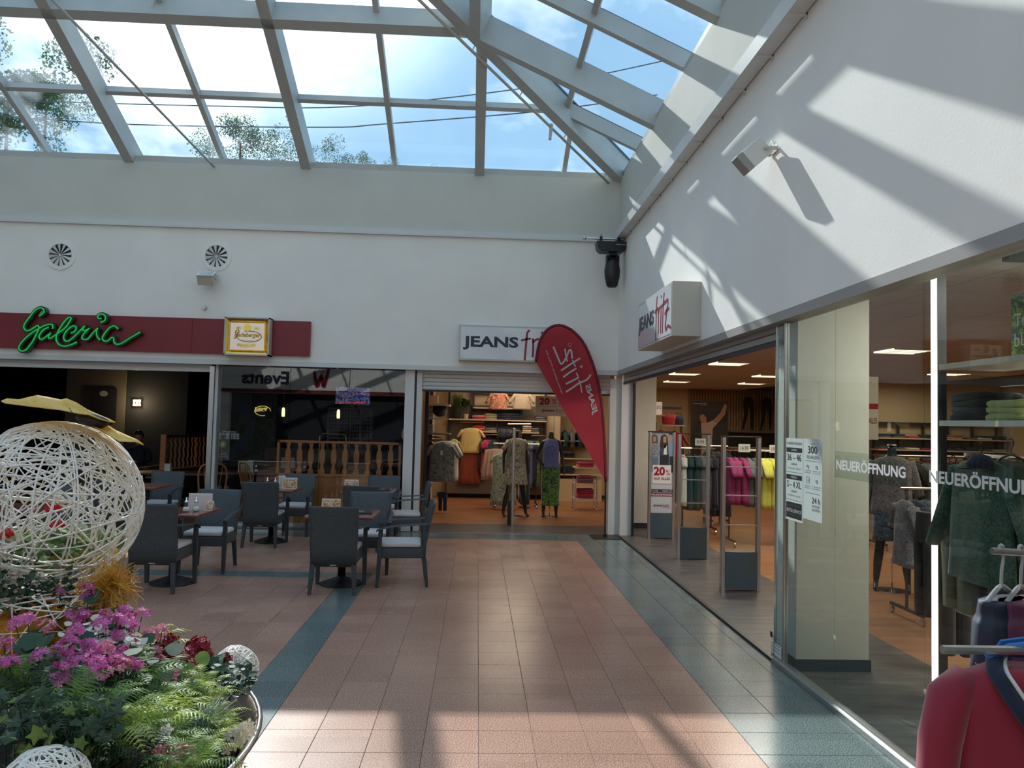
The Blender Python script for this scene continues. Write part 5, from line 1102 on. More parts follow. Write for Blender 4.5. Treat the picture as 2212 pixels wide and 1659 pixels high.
# sticker lettering on the glass
XG = 2.281
def glass_text(t_, a, b, h0, lab, bold=.03, ov=None):
    pa = atx(*a, XG); y1 = b; o = empty('window_lettering', (0, 0, 0), label=lab, cat='lettering')
    MB().box(XG-.001, XG, y1-.02, pa.y+.02, pa.z-.05, pa.z+h0+.04).build('clear_film', M['glass'], o)
    text(t_, (XG-.002, pa.y, pa.z), (0, y1-pa.y, 0), (0, 0, h0), M['white'], o, bold=bold, th=0); return o
pa = atx(1807, 1014, XG); pb = atx(1957, 1036, XG); hgt = atx(1807, 991, XG).z-pa.z
glass_text('NEUERÖFFNUNG', (1807, 1014), pb.y, hgt*1.12, 'white NEUERÖFFNUNG window lettering, the complete left one')
p2 = atx(2008, 1042, XG); glass_text('NEUERÖFFNUNG', (2008, 1042), p2.y-(pa.y-pb.y)*1.02, hgt*1.12, 'white NEUERÖFFNUNG window lettering cut off by the right picture edge')
ph = mat('sticker_white', (.58, .66, .62), .5); bk = mat('sticker_black', (.01, .012, .012), .5); gy_ = mat('sticker_grey', (.10, .12, .12), .5)
def sticker(a, b, lab, lines, name='window_sticker'):
    A, B = atx(*a, XG), atx(*b, XG); y0_, y1_, z0_, z1_ = A.y, B.y, B.z, A.z; w_, h_ = y0_-y1_, z1_-z0_
    o = MB().box(XG-.001, XG, y1_, y0_, z0_, z1_).build(name, ph, None, label=lab, cat='sticker')
    for L_ in lines:
        if L_[0] == 'R': _, u0, u1, v0, v1, mt = L_; MB().box(XG-.002, XG-.0012, y0_-u1*w_, y0_-u0*w_, z0_+v0*h_, z0_+v1*h_).build('printed_bar', mt, o)
        elif L_[0] == 'C':
            _, u, v, r = L_; MB().tube([Vector((XG-.002, y0_-u*w_+r*math.cos(t), z0_+v*h_+r*math.sin(t))) for t in [i*2*PI/16 for i in range(16)]], .0015, 4, close=True).build('printed_icon', gy_, o)
        else: t_, u0, u1, v0, v1, mt = L_; text(t_, (XG-.0025, y0_-u0*w_, z0_+v0*h_), (0, -(u1-u0)*w_, 0), (0, 0, (v1-v0)*h_), mt, o, th=0)
    return o
sticker((1698, 946), (1734, 1131), 'size chart sticker reading UNSERE GRÖSSEN on the glass', [('UNSERE GRÖSSEN', .08, .94, .925, .96, bk), ('R', .05, .95, .83, .885, bk), ('DAMEN', .35, .65, .845, .87, ph), ('36 – 46', .1, .9, .73, .81, bk), ('DENIM', .35, .65, .675, .70, bk), ('W 36–46 L 28–36', .12, .88, .625, .645, gy_), ('R', .05, .95, .585, .588, gy_),
 ('R', .05, .95, .50, .555, bk), ('HERREN', .33, .67, .515, .54, ph), ('S – 4 XL', .1, .9, .40, .48, bk), ('DENIM', .35, .65, .345, .37, bk), ('W 28–44 L 30–36', .12, .88, .295, .315, gy_), ('R', .05, .95, .25, .253, gy_), ('R', .05, .95, .03, .22, bk), ('Unverbindlicher', .12, .88, .175, .195, gy_), ('BESTELLSERVICE', .1, .92, .10, .14, ph), ('für verfügbare Größen', .1, .9, .055, .08, gy_)])
sticker((1736, 947), (1776, 1131), 'sticker reading 300 FILIALEN and 24 h online shoppen on the glass', [('ÜBER', .4, .6, .93, .945, gy_), ('300', .25, .75, .82, .91, bk), ('FILIALEN', .2, .82, .755, .795, gy_), ('R', .12, .88, .725, .728, gy_), ('C', .25, .655, .012), ('C', .72, .655, .012), ('SCHNELLE', .08, .4, .60, .612, gy_), ('LIEFERUNG', .08, .4, .575, .587, gy_), ('KOSTENLOSER', .5, .92, .60, .612, gy_), ('RÜCKVERSAND', .5, .92, .575, .587, gy_),
 ('R', .18, .34, .45, .453, gy_), ('R', .18, .34, .525, .528, gy_), ('R', .18, .19, .45, .528, gy_), ('R', .33, .34, .45, .528, gy_), ('4', .23, .29, .47, .505, gy_), ('C', .72, .485, .012), ('KAUF AUF', .08, .4, .41, .422, gy_), ('RECHNUNG', .08, .4, .385, .397, gy_), ('KOSTENLOSE', .5, .92, .41, .422, gy_), ('FILIALLIEFERUNG', .5, .92, .385, .397, gy_), ('R', .12, .88, .33, .333, gy_), ('24 h', .48, .9, .215, .285, bk), ('ONLINE', .48, .88, .165, .195, gy_), ('SHOPPEN', .48, .9, .12, .15, gy_)])
A, B = atx(1664, 1362, XG), atx(1669, 1378, XG); MB().box(XG-.001, XG, B.y, A.y, B.z, A.z).build('alarm_sticker', M['navy'], None, label='tiny dark blue sticker low on the glass door edge', cat='sticker')
A, B = atx(1667, 1383, XG), atx(1688, 1435, XG); o = MB().box(XG-.001, XG, B.y, A.y, B.z+.03, A.z).build('paper_notice', M['white'], None, label='white printed notice low on the glass door', cat='sticker')
for k in range(5): MB().box(XG-.002, XG-.0012, B.y+.03, A.y-.02, B.z+.06+.025*k, B.z+.064+.025*k).build('printed_line', gy_, o)
# ---------------------------------------------------------------- security gates at the wide entrance
for (p, q_, Yg_, tp, lab, banner) in ((1395, 1451, 12.1, 933, 'security gate with 20 % AUF ALLES photo panel at the wide entrance', True), (1462, 1530, 10.28, 938, 'middle clear security gate with three crossbars', False), (1557, 1640, 8.35, 945, 'nearest clear security gate at the wide entrance', False)):
    x0, x1 = atz(p, 1160 if banner else (1207 if p == 1462 else 1275), 0).x, atz(q_, 1161 if banner else (1208 if p == 1462 else 1276), 0).x; zt = at((p+q_)/2, tp, Yg_).z
    o = empty('security_gate', (0, 0, 0), label=lab, cat='security gate'); KIDS[o.name] = []
    pw_ = .035
    for x in (x0+pw_/2, x1-pw_/2):
        m = MB(); m.box(x-pw_/2, x+pw_/2, Yg_-.03, Yg_+.05, 0, zt); m.box(x-.004, x+.004, Yg_-.034, Yg_-.03, .01, zt-.01); m.build('post', M['alu'], o, bevel=.003)
    MB().box(x0-.005, x1+.005, Yg_-.04, Yg_+.06, zt, zt+.012).build('top_cap', M['blackm'], o)
    m = MB(); m.smooth = False; zbx = .42 if not banner else .40; n = 8
    m.loft([[Vector((x0+pw_+(x1-x0-2*pw_)*i/n, Yg_-.035-.03*math.sin(PI*i/n), z)) for i in range(n+1)]+[Vector((x1-pw_, Yg_+.05, z)), Vector((x0+pw_, Yg_+.05, z))] for z in (.02, zbx)]); m.build('base_box', mat('gate_box_blue', (.06, .09, .11), .45), o)
    if not banner:
        MB().box(x0+pw_, x1-pw_, Yg_+.005, Yg_+.013, zbx, zt).build('clear_panel', M['glass'], o)
        for z in ([.74, 1.05, 1.36] if p == 1462 else [.70, 1.02, 1.33])[0:3]: MB().box(x0+pw_, x1-pw_, Yg_-.01, Yg_+.005, z-.006, z+.006).build('crossbar', M['alu'], o)
    else:
        a0, a1 = x0+pw_, x1-pw_; w_ = a1-a0; h0, h_ = zbx, zt-zbx; yp = Yg_-.01
        MB().box(a0, a1, yp, yp+.01, zbx, zt).build('poster_panel', mat('poster_white', (.55, .56, .58), .3), o)
        U = lambda u, v, d=.002: Vector((a0+u*w_, yp-d, h0+v*h_))
        def poly(P, mt, d=.003): m = MB(); m.add([U(u, v, d) for u, v in P], [tuple(range(len(P)))]); m.build('printed_figure', mt, o)
        poly([(0, .58), (1, .58), (1, 1), (0, 1)], mat('poster_grey', (.30, .33, .37), .4), .0015)
        sk, hr, dn, dk_, pl, sh_ = skin_, hair_, mat('p_denim', (.10, .16, .26), .6), mat('p_dark', (.012, .014, .02), .6), printmat('p_plaid', ((.5, .5, .52), (.06, .07, .12), (.3, .3, .34)), 60), mat('p_shirt', (.20, .27, .42), .6)
        poly([(.03, .6), (.03, .5), (.28, .5), (.33, .7), (.02, .7)], dn); poly([(.0, .68), (.33, .68), (.33, .86), (.02, .86)], pl, .0035); poly([(.02, .86), (.02, .95), (.12, .975), (.27, .95), (.31, .86)], mat('p_brown', (.12, .07, .05), .6), .004); poly([(.08, .88), (.2, .88), (.2, .94), (.08, .94)], sk, .0045)
        poly([(.38, .5), (.8, .5), (.82, .72), (.4, .72)], dk_, .0035); poly([(.36, .71), (.8, .71), (.76, .87), (.44, .87)], mat('p_jacket', (.03, .05, .08), .6), .004); poly([(.56, .72), (.72, .72), (.7, .84), (.6, .84)], M['white'], .0045); poly([(.38, .82), (.44, .95), (.58, .975), (.72, .95), (.78, .84), (.7, .84), (.64, .80), (.5, .80)], hr, .0045); poly([(.54, .87), (.68, .87), (.68, .945), (.54, .945)], sk, .005)
        poly([(.84, .5), (1, .5), (1, .72), (.84, .72)], dk_, .003); poly([(.78, .7), (1, .7), (1, .92), (.8, .9)], sh_, .0032); poly([(.8, .9), (.93, .89), (.95, .98), (.8, .985)], sk, .0052); poly([(.79, .945), (.82, .99), (.95, .99), (.96, .95), (.93, .965), (.84, .97)], hr, .0055)
        poly([(.07, .36), (.92, .36), (.92, .59), (.07, .59)], M['white'], .006)
        def T(t_, u0, u1, v0, v1, mt, bold=.0): text(t_, U(u0, v0, .008), Vector(((u1-u0)*w_, 0, 0)), Vector((0, 0, (v1-v0)*h_)), mt, o, bold=bold, th=0)
        T('20', .12, .64, .46, .57, M['redp'], .04); T('%', .68, .87, .465, .53, M['redp']); T('AUF ALLES', .12, .87, .405, .44, M['redp'], .02)
        poly([(.03, .255), (1, .255), (1, .29), (.03, .29)], M['navy'], .006); T('16.06. – 18.06.22', .07, .96, .262, .283, M['white']); poly([(0, .205), (1, .205), (1, .245), (0, .245)], M['redp'], .006); T('NEUERÖFFNUNG', .02, .97, .213, .237, M['white'], .02)
        jf_logo(o, U(.12, .06, .008), (w_*.78, 0, 0), (0, 0, h_*.055), M['navy'], M['redp'], (0, -1, 0), 0, 34)
# ---------------------------------------------------------------- red sail flag
YF = 12.1; fl_ = empty('sail_flag', (0, 0, 0), label='dark red teardrop flag on a pole in front of the shop door', cat='flag')
flagm = leafmat('flag_cloth', (.55, .05, .075), (.62, .06, .085), .5, .7, 3); ed = [(1308, 1040), (1307, 980), (1305, 930), (1299, 865), (1286, 803), (1264, 748), (1241, 719), (1215, 704), (1192, 706), (1174, 722), (1163, 748), (1158, 782)]
E3 = [at(x, y_, YF) for x, y_ in ed]; E3 = smooth_pts(E3, 3); m = MB(); m.smooth = False
low = [at(1158, 782, YF).lerp(at(1308, 1040, YF), t/30) for t in range(31)]
n = len(E3); bow = lambda p: Vector((0, .03*math.sin((p.z-1.2)*2.1), 0))
inner = [at(1158, 782, YF).lerp(at(1308, 1040, YF), 1-(i/(n-1))) for i in range(n)]
for i in range(n-1):
    for k in range(6):
        f = lambda a, b, t: a.lerp(b, t)
        v = [f(inner[i], E3[i], k/6), f(inner[i+1], E3[i+1], k/6), f(inner[i+1], E3[i+1], (k+1)/6), f(inner[i], E3[i], (k+1)/6)]
        m.add([p+bow(p) for p in v], [(0, 1, 2, 3)])
m.build('cloth', flagm, fl_)
m = MB(); m.smooth = True; m.tube([p+bow(p) for p in E3], .022, 6, flat=.4); m.build('pole_sleeve', mat('flag_sleeve', (.16, .01, .02), .7), fl_)
b0 = at(1307, 1158, YF); b0.z = .02
MB().cyl(b0, E3[0], .013, 8).build('pole', M['black'], fl_); MB().box(b0.x-.21, b0.x+.21, YF-.22, YF+.22, .0, .012).box(b0.x-.03, b0.x+.03, YF-.03, YF+.03, .012, .05).build('base_plate', M['black'], fl_)
ft = mat('flag_print', (.50, .50, .52), .6); Z3 = lambda x, y_: (lambda p: p+bow(p))(at(1150+x/6.91, 695+y_/6.91, YF-.012))
m = MB()
for S_, w_ in (([(315, 380), (370, 510), (420, 622), (455, 615), (510, 520), (545, 435), (578, 430), (592, 545)], 26), ([(485, 410), (500, 500), (520, 590)], 22), ([(705, 550), (600, 615), (435, 725)], 26), ([(600, 575), (640, 665)], 20), ([(650, 700), (560, 755), (470, 822)], 27), ([(726, 664), (734, 676)], 30), ([(685, 835), (600, 880), (508, 925)], 26), ([(662, 765), (690, 835)], 20), ([(868, 795), (815, 865), (700, 915), (600, 985), (508, 1043)], 27), ([(700, 875), (725, 960), (740, 1055)], 20)):
    ribbon(m, S_, w_, lambda p: Z3(p.x, p.y))
m.build('script_lettering', ft, fl_)
m = MB(); m.tube([Z3(556+24*math.cos(t), 345+26*math.sin(t)) for t in [i*2*PI/16 for i in range(16)]], .003, 4, close=True); m.build('registered_mark', ft, fl_)
o0, e0, u0 = Z3(890, 1405), Z3(768, 990), Z3(990, 1350); text('JEANS', Z3(895, 1400), Z3(768, 965)-Z3(895, 1400), Z3(990, 1352)-Z3(895, 1400), ft, fl_, bold=.035, th=.0)
text('www.jeans-fritz.de', Z3(432, 1085), Z3(188, 432)-Z3(432, 1085), Z3(465, 1072)-Z3(432, 1085), ft, fl_, bold=.01, th=.0)
# ---------------------------------------------------------------- clothes rack in the mall, close to the camera
o = empty('clothes_rack', (0, 0, 0), label='grey metal clothes rack in the mall at the right picture edge', cat='clothes rack'); KIDS[o.name] = []
Yk = 2.75; a = at(2142, 1190, Yk); MB().cyl(a, (2.12, Yk, a.z-.01), .013, 10).build('rail', M['alu'], o); MB().cyl((2.1, Yk, .03), (2.1, Yk, a.z), .015, 8).build('upright', M['alu'], o); MB().beam((1.75, Yk-.3, .02), (1.75+.4, Yk+.3, .02), .03, .03).build('foot', M['alu'], o)
MB().box(1.6, 2.15, Yk-.02, Yk+.02, 0, .03).build('foot', M['alu'], o); MB().cyl((1.35, 2.2, 1.13), (2.1, 2.2, 1.13), .013, 8).cyl((2.1, 2.2, .03), (2.1, 2.2, 1.13), .015, 8).build('lower_arm', M['alu'], o)
clr = bpy.data.materials.new('clear_acrylic'); clr.use_nodes = True; pp = clr.node_tree.nodes['Principled BSDF']; pp.inputs['Transmission Weight'].default_value = .6; pp.inputs['Roughness'].default_value = .1; pp.inputs['Base Color'].default_value = (.75, .78, .8, 1); pp.inputs['IOR'].default_value = 1.45
for k, (p, mt, l) in enumerate(((2163, 'vel', 'dark navy velvet trousers on a clear hanger, nearest the end of the mall rack'), (2205, 'pur', 'purple velvet trousers on a clear hanger behind the navy pair'))):
    if k == 0: CL['vel'] = mat('navy_velvet', (.010, .02, .045), .6, sheen=.15); CL['pur'] = mat('purple_velvet', (.11, .02, .065), .6, sheen=.2)
    q = at(p, 1245, Yk); g = empty('hanging_trousers', (q.x, Yk, a.z-.12), .5, label=l, cat='trousers')
    m = MB(); m.smooth = True; m.tube(smooth_pts([Vector(v) for v in ((-.10, 0, -.055), (-.06, 0, -.03), (0, 0, -.005), (.06, 0, -.03), (.10, 0, -.055))], 3), .009, 8); m.tube(smooth_pts([Vector(v) for v in ((0, 0, -.01), (.004, 0, .05), (.015, 0, .09), (.012, 0, .135), (-.008, 0, .14), (-.016, 0, .12))], 3), .006, 6); m.build('clear_hanger', clr, g)
    g_part(g, [(-.05, .12, .045), (-.10, .12, .05), (-.13, .14, .06), (-.3, .15, .07)], mt, 'waistband', seed=k, amp=.35, k=9)
    for sx in (-1, 1): g_part(g, [(-.26, .08, .06), (-.5, .075, .055), (-.8, .085, .06)], mt, 'trouser_leg', xo=sx*.065, seed=k+sx, amp=.3)
g = empty('sports_jacket', (at(2150, 0, 2.2).x+.085, 2.2, 1.085), -.25, label='dark red jacket with navy and cream collar stripes, nearest to the camera at lower right', cat='jacket')
CL['rj'] = mat('red_jersey', (.30, .012, .035), .75, sheen=.4); 
m = MB(); m.smooth = True
m.loft([cloth_ring(0, 0, z, w_, d_, 1, am, 5, 40) for z, w_, d_, am in ((.0, .075, .05, 0), (-.008, .12, .06, 0), (-.035, .185, .07, .02), (-.07, .215, .075, .04), (-.2, .21, .085, .10), (-.45, .215, .09, .16), (-.75, .22, .09, .2))])
for sx in (-1, 1): m.tube([(sx*.16, 0, -.05), (sx*.215, -.02, -.10), (sx*.245, -.03, -.22), (sx*.265, -.04, -.4), (sx*.285, -.05, -.62), (sx*.29, -.05, -.66)], [.05, .062, .058, .05, .042, .036], 14)
m.build('body', CL['rj'], g)
def coll(k, dy): return smooth_pts([Vector((x*k, y-dy if y < 0 else y, z*k)) for x, y, z in ((-.10, -.03, .0), (-.09, -.082, -.045), (-.052, -.108, -.11), (0, -.116, -.175), (.052, -.108, -.11), (.09, -.082, -.045), (.10, -.03, 0), (.05, .04, .03), (-.05, .04, .03))], 4, True)
m = MB(); m.smooth = True; m.tube(coll(1, 0), .024, 8, flat=.45, close=True); m.build('collar', CL['navy'], g); m = MB(); m.smooth = True; m.tube(coll(.76, .012), .006, 6, close=True); m.build('collar_piping', CL['white'], g)
MB().tube([(-.11, 0, .015), (-.05, 0, .05), (.0, 0, .06), (.06, 0, .05), (.12, 0, .015)], .012, 8).build('blue_hanger', mat('blue_plastic', (.01, .15, .5), .3), g)
m = MB(); m.prism([(-.10, .0), (-.07, .045), (0, .06), (.07, .045), (.10, 0)], lambda p: (p[0]+.02, .05, p[1]+.01), lambda p: (p[0]+.02, .065, p[1]+.01)); m.build('blue_lining', mat('blue_cloth', (.01, .13, .42), .7), g)
m = MB(); m.smooth = True; m.tube([(-.21, .02, -.30), (-.235, .02, -.5), (-.25, .02, -.66)], .012, 6); m.build('side_stripe', CL['white'], g)
# ---------------------------------------------------------------- inside the restaurant
def railing():
    Y_ = 12.78; o = empty('balustrade', (0, 0, 0), label='honey wooden balustrade over a wood panel behind the restaurant window', cat='balustrade'); KIDS[o.name] = []
    x0, x1 = at(598, 1000, Y_).x, at(866, 1000, Y_).x; zt, zm = at(730, 953, Y_).z, at(730, 1027, Y_).z
    MB().box(x0, x1, Y_-.03, Y_+.04, zt-.04, zt).build('top_rail', M['wood'], o, bevel=.004); MB().box(x0, x1, Y_-.03, Y_+.04, zm-.02, zm+.02).build('lower_rail', M['wood'], o)
    MB().box(x0, x0+.04, Y_-.03, Y_+.04, 0, zt).build('post', M['wood'], o); MB().box(x1-.04, x1, Y_-.03, Y_+.04, 0, zt).build('post', M['wood'], o)
    n = 10; H_ = zt-.04-(zm+.02)
    for k in range(n):
        x = at(622+24.6*k, 1000, Y_).x; pr = [(0, .033), (.1, .03), (.18, .022), (.24, .04), (.45, .045), (.62, .04), (.70, .022), (.76, .022), (.85, .042), (1, .045)]
        pr = [(0, .045), (.12, .042), (.2, .022), (.3, .024), (.4, .042), (.6, .046), (.74, .042), (.82, .022), (.9, .024), (1, .042)]
        P = [(-w, t) for t, w in pr]+[(w, t) for t, w in reversed(pr)]
        MB().prism(P, lambda p: (x+p[0], Y_-.01, zm+.02+p[1]*H_), lambda p: (x+p[0], Y_+.015, zm+.02+p[1]*H_)).build('baluster', M['wood'], o)
    for k in range(3):
        a, b = x0+.04+(x1-x0-.08)*k/3, x0+.04+(x1-x0-.08)*(k+1)/3; MB().box(a+.003, b-.003, Y_-.01, Y_+.02, 0.0, zm-.02).build('wood_panel', M['wood'], o)
railing()
# slatted booth partition on the left
o = empty('booth_partition', (0, 0, 0), label='wooden booth partition with wavy slats left of the white window profile', cat='partition'); KIDS[o.name] = []
Yb = 15.2; xa, xb = at(352, 980, Yb).x, at(352, 980, Yb).x
P0, P1 = at(355, 942, 15.0), at(470, 948, 16.8); d = Vector((P1.x-P0.x, P1.y-P0.y, 0)); zt = P0.z; zb_ = at(355, 1012, 15.0).z
MB().box(P0.x-.05, P0.x+.05, P0.y-.04, P0.y+.04, 0, zt+.03).build('post', M['wood'], o)
def seg(a, b, z0, z1, w, nm, mt): m = MB(); A, B = Vector((P0.x, P0.y, 0))+d*a, Vector((P0.x, P0.y, 0))+d*b; m.beam((A.x, A.y, (z0+z1)/2), (B.x, B.y, (z0+z1)/2), w, z1-z0); m.build(nm, M[mt], o)
seg(0, 1.2, zt-.03, zt+.02, .06, 'top_rail', 'woodd'); seg(0, 1.2, zb_-.03, zb_, .05, 'lower_rail', 'wood'); seg(0, 1.2, .1, zb_-.03, .05, 'dark_panel', 'rdark')
for k in range(15):
    A = Vector((P0.x, P0.y, 0))+d*(.05+.075*k); pr = smooth_pts([Vector((A.x+.012*math.sin(t*2.4), A.y, zb_+(zt-zb_-.03)*t/8)) for t in range(9)], 2); MB().tube(pr, .016 if k != 7 else .035, 6).build('slat', M['wood'], o)
# person at the far table
def person():
    Y_ = 15.9; h = at(304, 915, Y_); o = empty('person', (h.x, Y_, 0), label='person in a dark shirt sitting at a table in the dim restaurant, holding a mug', cat='person'); KIDS[o.name] = []
    s0 = h.z-1.28 if h.z > 1 else 0
    V = [(0, .0, .52), (0, .0, .72), (0, -.02, .90), (0, -.03, 1.03), (0, -.04, 1.12)]; E_ = [(0, 1), (1, 2), (2, 3), (3, 4)]; Rr = [(.16, .12), (.15, .11), (.17, .11), (.13, .085), (.055, .055)]
    def ch(a, P, R_):
        for p, r in zip(P, R_): V.append(p); E_.append((a, len(V)-1)); a = len(V)-1; Rr.append(r)
        return a
    for sx in (-1, 1):
        ch(3, [(sx*.19, -.02, 1.02), (sx*.26, -.08, .84), (sx*.20, -.26, .79), (sx*.12, -.34, .80)], [.06, .045, .037, .028])
        ch(0, [(sx*.10, -.05, .50), (sx*.14, -.42, .50), (sx*.14, -.44, .28), (sx*.14, -.43, .08), (sx*.15, -.55, .04)], [.09, .065, .05, .035, .03])
    shirt = mat('dark_shirt', (.012, .016, .028), .85); skn = mat('skin', (.42, .24, .17), .55)
    skinfig('clothed_body', o, V, E_, Rr, shirt, 1)
    hd = MB(); hd.smooth = True
    rings = []
    for z, rx, ry, oy in ((1.12, .052, .055, 0), (1.16, .056, .062, -.008), (1.185, .060, .074, -.014), (1.21, .068, .085, -.012), (1.25, .076, .092, -.006), (1.29, .079, .097, 0), (1.33, .076, .094, .002), (1.37, .058, .074, .004), (1.39, .03, .04, .004)):
        rings.append([Vector((rx*math.cos(t), -.045+oy+ry*math.sin(t), z)) for t in [2*PI*i/16 for i in range(16)]])
    hd.loft(rings); hd.build('head', skn, o)
    m = MB(); m.smooth = True; m.loft([[Vector((a*w, -.135-b, z)) for a, b in ((-1, 0), (0, q), (1, 0), (0, -.01))] for z, w, q in ((1.27, .008, .006), (1.245, .012, .018), (1.225, .017, .026), (1.215, .012, .01))]); m.build('nose', skn, o)
    for sx in (-1, 1):
        MB().lathe([(0, 0), (.011, .002), (0, .006)], n=8, M=Matrix.Translation((sx*.03, -.132, 1.27)) @ Matrix.Rotation(PI/2, 4, 'X')).build('eye', M['black'], o); MB().beam((sx*.015, -.137, 1.288), (sx*.048, -.13, 1.288), .006, .007).build('eyebrow', hair_, o)
        m = MB(); m.smooth = True; m.lathe([(0, -.03), (.014, -.02), (.017, .01), (0, .03)], (sx*.082, -.04, 1.25), 8, .5, 1); m.build('ear', skn, o)
    MB().beam((-.022, -.135, 1.195), (.022, -.135, 1.195), .006, .008).build('mouth', mat('lips', (.25, .09, .07), .5), o)
    m = MB(); m.smooth = True; m.loft([[Vector((rx*math.cos(t), -.035+ry*math.sin(t), z+(.03 if math.sin(t) < -.2 else -.045*max(0, math.sin(t))))) for t in [2*PI*i/16 for i in range(16)]] for z, rx, ry in ((1.30, .083, .100), (1.34, .082, .1), (1.38, .06, .075), (1.398, .02, .03))]); m.build('hair', hair_, o)
    for sx in (-1, 1):
        V = [(sx*.12, -.34, .80), (sx*.085, -.385, .80)]; E_ = [(0, 1)]; Rr = [.022, .027]
        for k in range(4):
            b = (sx*.07, -.40, .775+.018*k); V += [b, (sx*.045, -.425, .775+.018*k), (sx*(.02+.004*(k in (0, 3))), -.42, .776+.018*k)]; n = len(V); E_ += [(1, n-3), (n-3, n-2), (n-2, n-1)]; Rr += [.009, .008, .007]
        V += [(sx*.08, -.36, .835), (sx*.05, -.365, .845)]; n = len(V); E_ += [(1, n-2), (n-2, n-1)]; Rr += [.009, .008]
        skinfig('hand', o, V, E_, Rr, skn, 1)
    return h.x, Y_
pxx, pyy = person()
def bar_table(x, y, lab, w=1.1, d_=.7, z=.75):
    o = empty('restaurant_table', (x, y, 0), label=lab, cat='table'); KIDS[o.name] = []
    MB().box(-w/2, w/2, -d_/2, d_/2, z-.035, z).build('tabletop', M['woodd'], o, bevel=.005); MB().cyl((0, 0, 0.02), (0, 0, z-.035), .05, 12).build('column', M['blackm'], o); MB().lathe([(.28, 0), (.28, .02), (.05, .05)], n=20).build('base', M['blackm'], o)
bar_table(pxx, pyy-.55, 'dark restaurant table in front of the sitting person')
o = empty('mug', (pxx, pyy-.41, .75), label='white mug held by the sitting person', cat='mug'); m = MB(); m.smooth = True; m.lathe([(.032, 0), (.038, .01), (.038, .095), (.034, .095), (.033, .02), (0, .015)], n=16); m.build('cup', M['white'], o); MB().tube([(0, -.036, .02), (0, -.065, .035), (0, -.065, .07), (0, -.036, .08)], .006, 6).build('handle', M['white'], o)
MB().box(pxx-.25, pxx+.25, pyy+.1, pyy+.6, .0, .46).build('bench', M['woodd'], None, label='dark wooden bench under the sitting person', cat='bench', bevel=.01)
# bentwood chairs
def bent_chair(x, y, rz, lab):
    o = empty('spindle_chair', (x, y, 0), rz, label=lab, cat='chair', group='wooden spindle-back chairs in the restaurant'); KIDS[o.name] = []
    m = MB(); m.box(-.21, .21, -.21, .21, .43, .46); m.build('seat', M['wood'], o, bevel=.01)
    for sx in (-1, 1):
        for sy in (-1, 1): MB().cyl((sx*.17, sy*.17, .43), (sx*.22, sy*.23, 0), .018, 8, .014).build('leg', M['wood'], o)
    fr_ = smooth_pts([Vector(p) for p in ((-.19, -.19, .45), (-.22, -.24, .75), (-.17, -.27, .92), (0, -.29, .96), (.17, -.27, .92), (.22, -.24, .75), (.19, -.19, .45))], 4); MB().tube(fr_, .016, 8).build('back_frame', M['wood'], o)
    for k in range(5): t = -.12+.06*k; MB().cyl((t*.8, -.19, .45), (t*1.2, -.275, .93-abs(t)*.25), .008, 6).build('spindle', M['wood'], o)
    m = MB(); m.box(-.19, .19, -.19, .19, .46, .49); m.build('seat_pad', M['cush'], o, bevel=.01)
c = atz(452, 1112, 0); bent_chair(-4.45, 13.3, .4, 'wooden spindle-back chair right behind the white window profile'); bent_chair(-3.75, 13.6, -.9, 'wooden spindle-back chair inside, right of the white window profile'); bent_chair(-2.9, 14.9, 1.4, 'wooden spindle-back chair deeper inside the restaurant')
bar_table(-4.05, 14.3, 'dark restaurant table with cream menus behind the window, front one'); bar_table(-3.6, 15.7, 'dark restaurant table deeper inside behind the window'); bar_table(-5.3, 13.9, 'restaurant table with a napkin holder behind the opening', 1.3)
for x, y, l in ((-4.15, 14.2, 'cream menu card on the front indoor table'), (-3.75, 15.65, 'cream menu card on the deeper indoor table')):
    g = menu_card(x, y, .1, l, w=.26, h=.2, front=cardg, grp='cream menu cards indoors')
shaker(-3.95, 14.15, 'glass sugar shaker on the front indoor table'); shaker(-3.4, 15.6, 'glass sugar shaker on the deeper indoor table')
o = MB().box(-.05, .05, -.04, .04, 0, .15).build('napkin_holder', M['cream'], None, loc=(-5.35, 13.75, .751), bevel=.004, label='small napkin holder on the indoor table behind the opening', cat='napkin holder')
# sconces, blackboard, clutter
Yw1 = 17.58
for k, (p, py) in enumerate(((288, 870), (294, 870), (300, 870))):
    q = at(p, py, Yw1-.1); o = empty('wall_sconce', (q.x, Yw1-.06, q.z), label=('left', 'middle', 'right')[k]+' of three small glowing wall lamps in the dark restaurant', cat='lamp')
    MB().lathe([(.03, -.07), (.018, 0), (.03, .07)], n=10).build('shade', emat('warm_glow', (1, .75, .4), 1.6), o); MB().box(-.01, .01, 0, .06, -.02, .02).build('bracket', M['gold'], o)
d_ = bpy.data.lights.new('point', 'POINT'); d_.energy = 9; d_.color = (1, .75, .4); d_.shadow_soft_size = .05; q = bpy.data.objects.new('sconce_light', d_); C.objects.link(q); q.location = at(294, 870, Yw1-.25)
a, b = at(197, 838, Yw1-.02), at(250, 900, Yw1-.02); o = MB().box(a.x, b.x, Yw1-.03, Yw1, b.z-.1, a.z).build('blackboard', M['rdark'], None, label='dark menu board on the beige restaurant wall', cat='board'); m = MB(); m.lathe([(0, 0), (.07, 0), (.07, .004), (0, .004)], ((a.x+b.x)/2, 0, 0), 16); 
MB().lathe([(0, 0), (.09, 0), (.09, .004), (0, .004)], n=18, M=Matrix.Translation(((a.x+b.x)/2, Yw1-.03, a.z-.12)) @ Matrix.Rotation(PI/2, 4, 'X') @ Matrix.Diagonal((1, .7, 1, 1))).build('round_emblem', M['cream'], o)
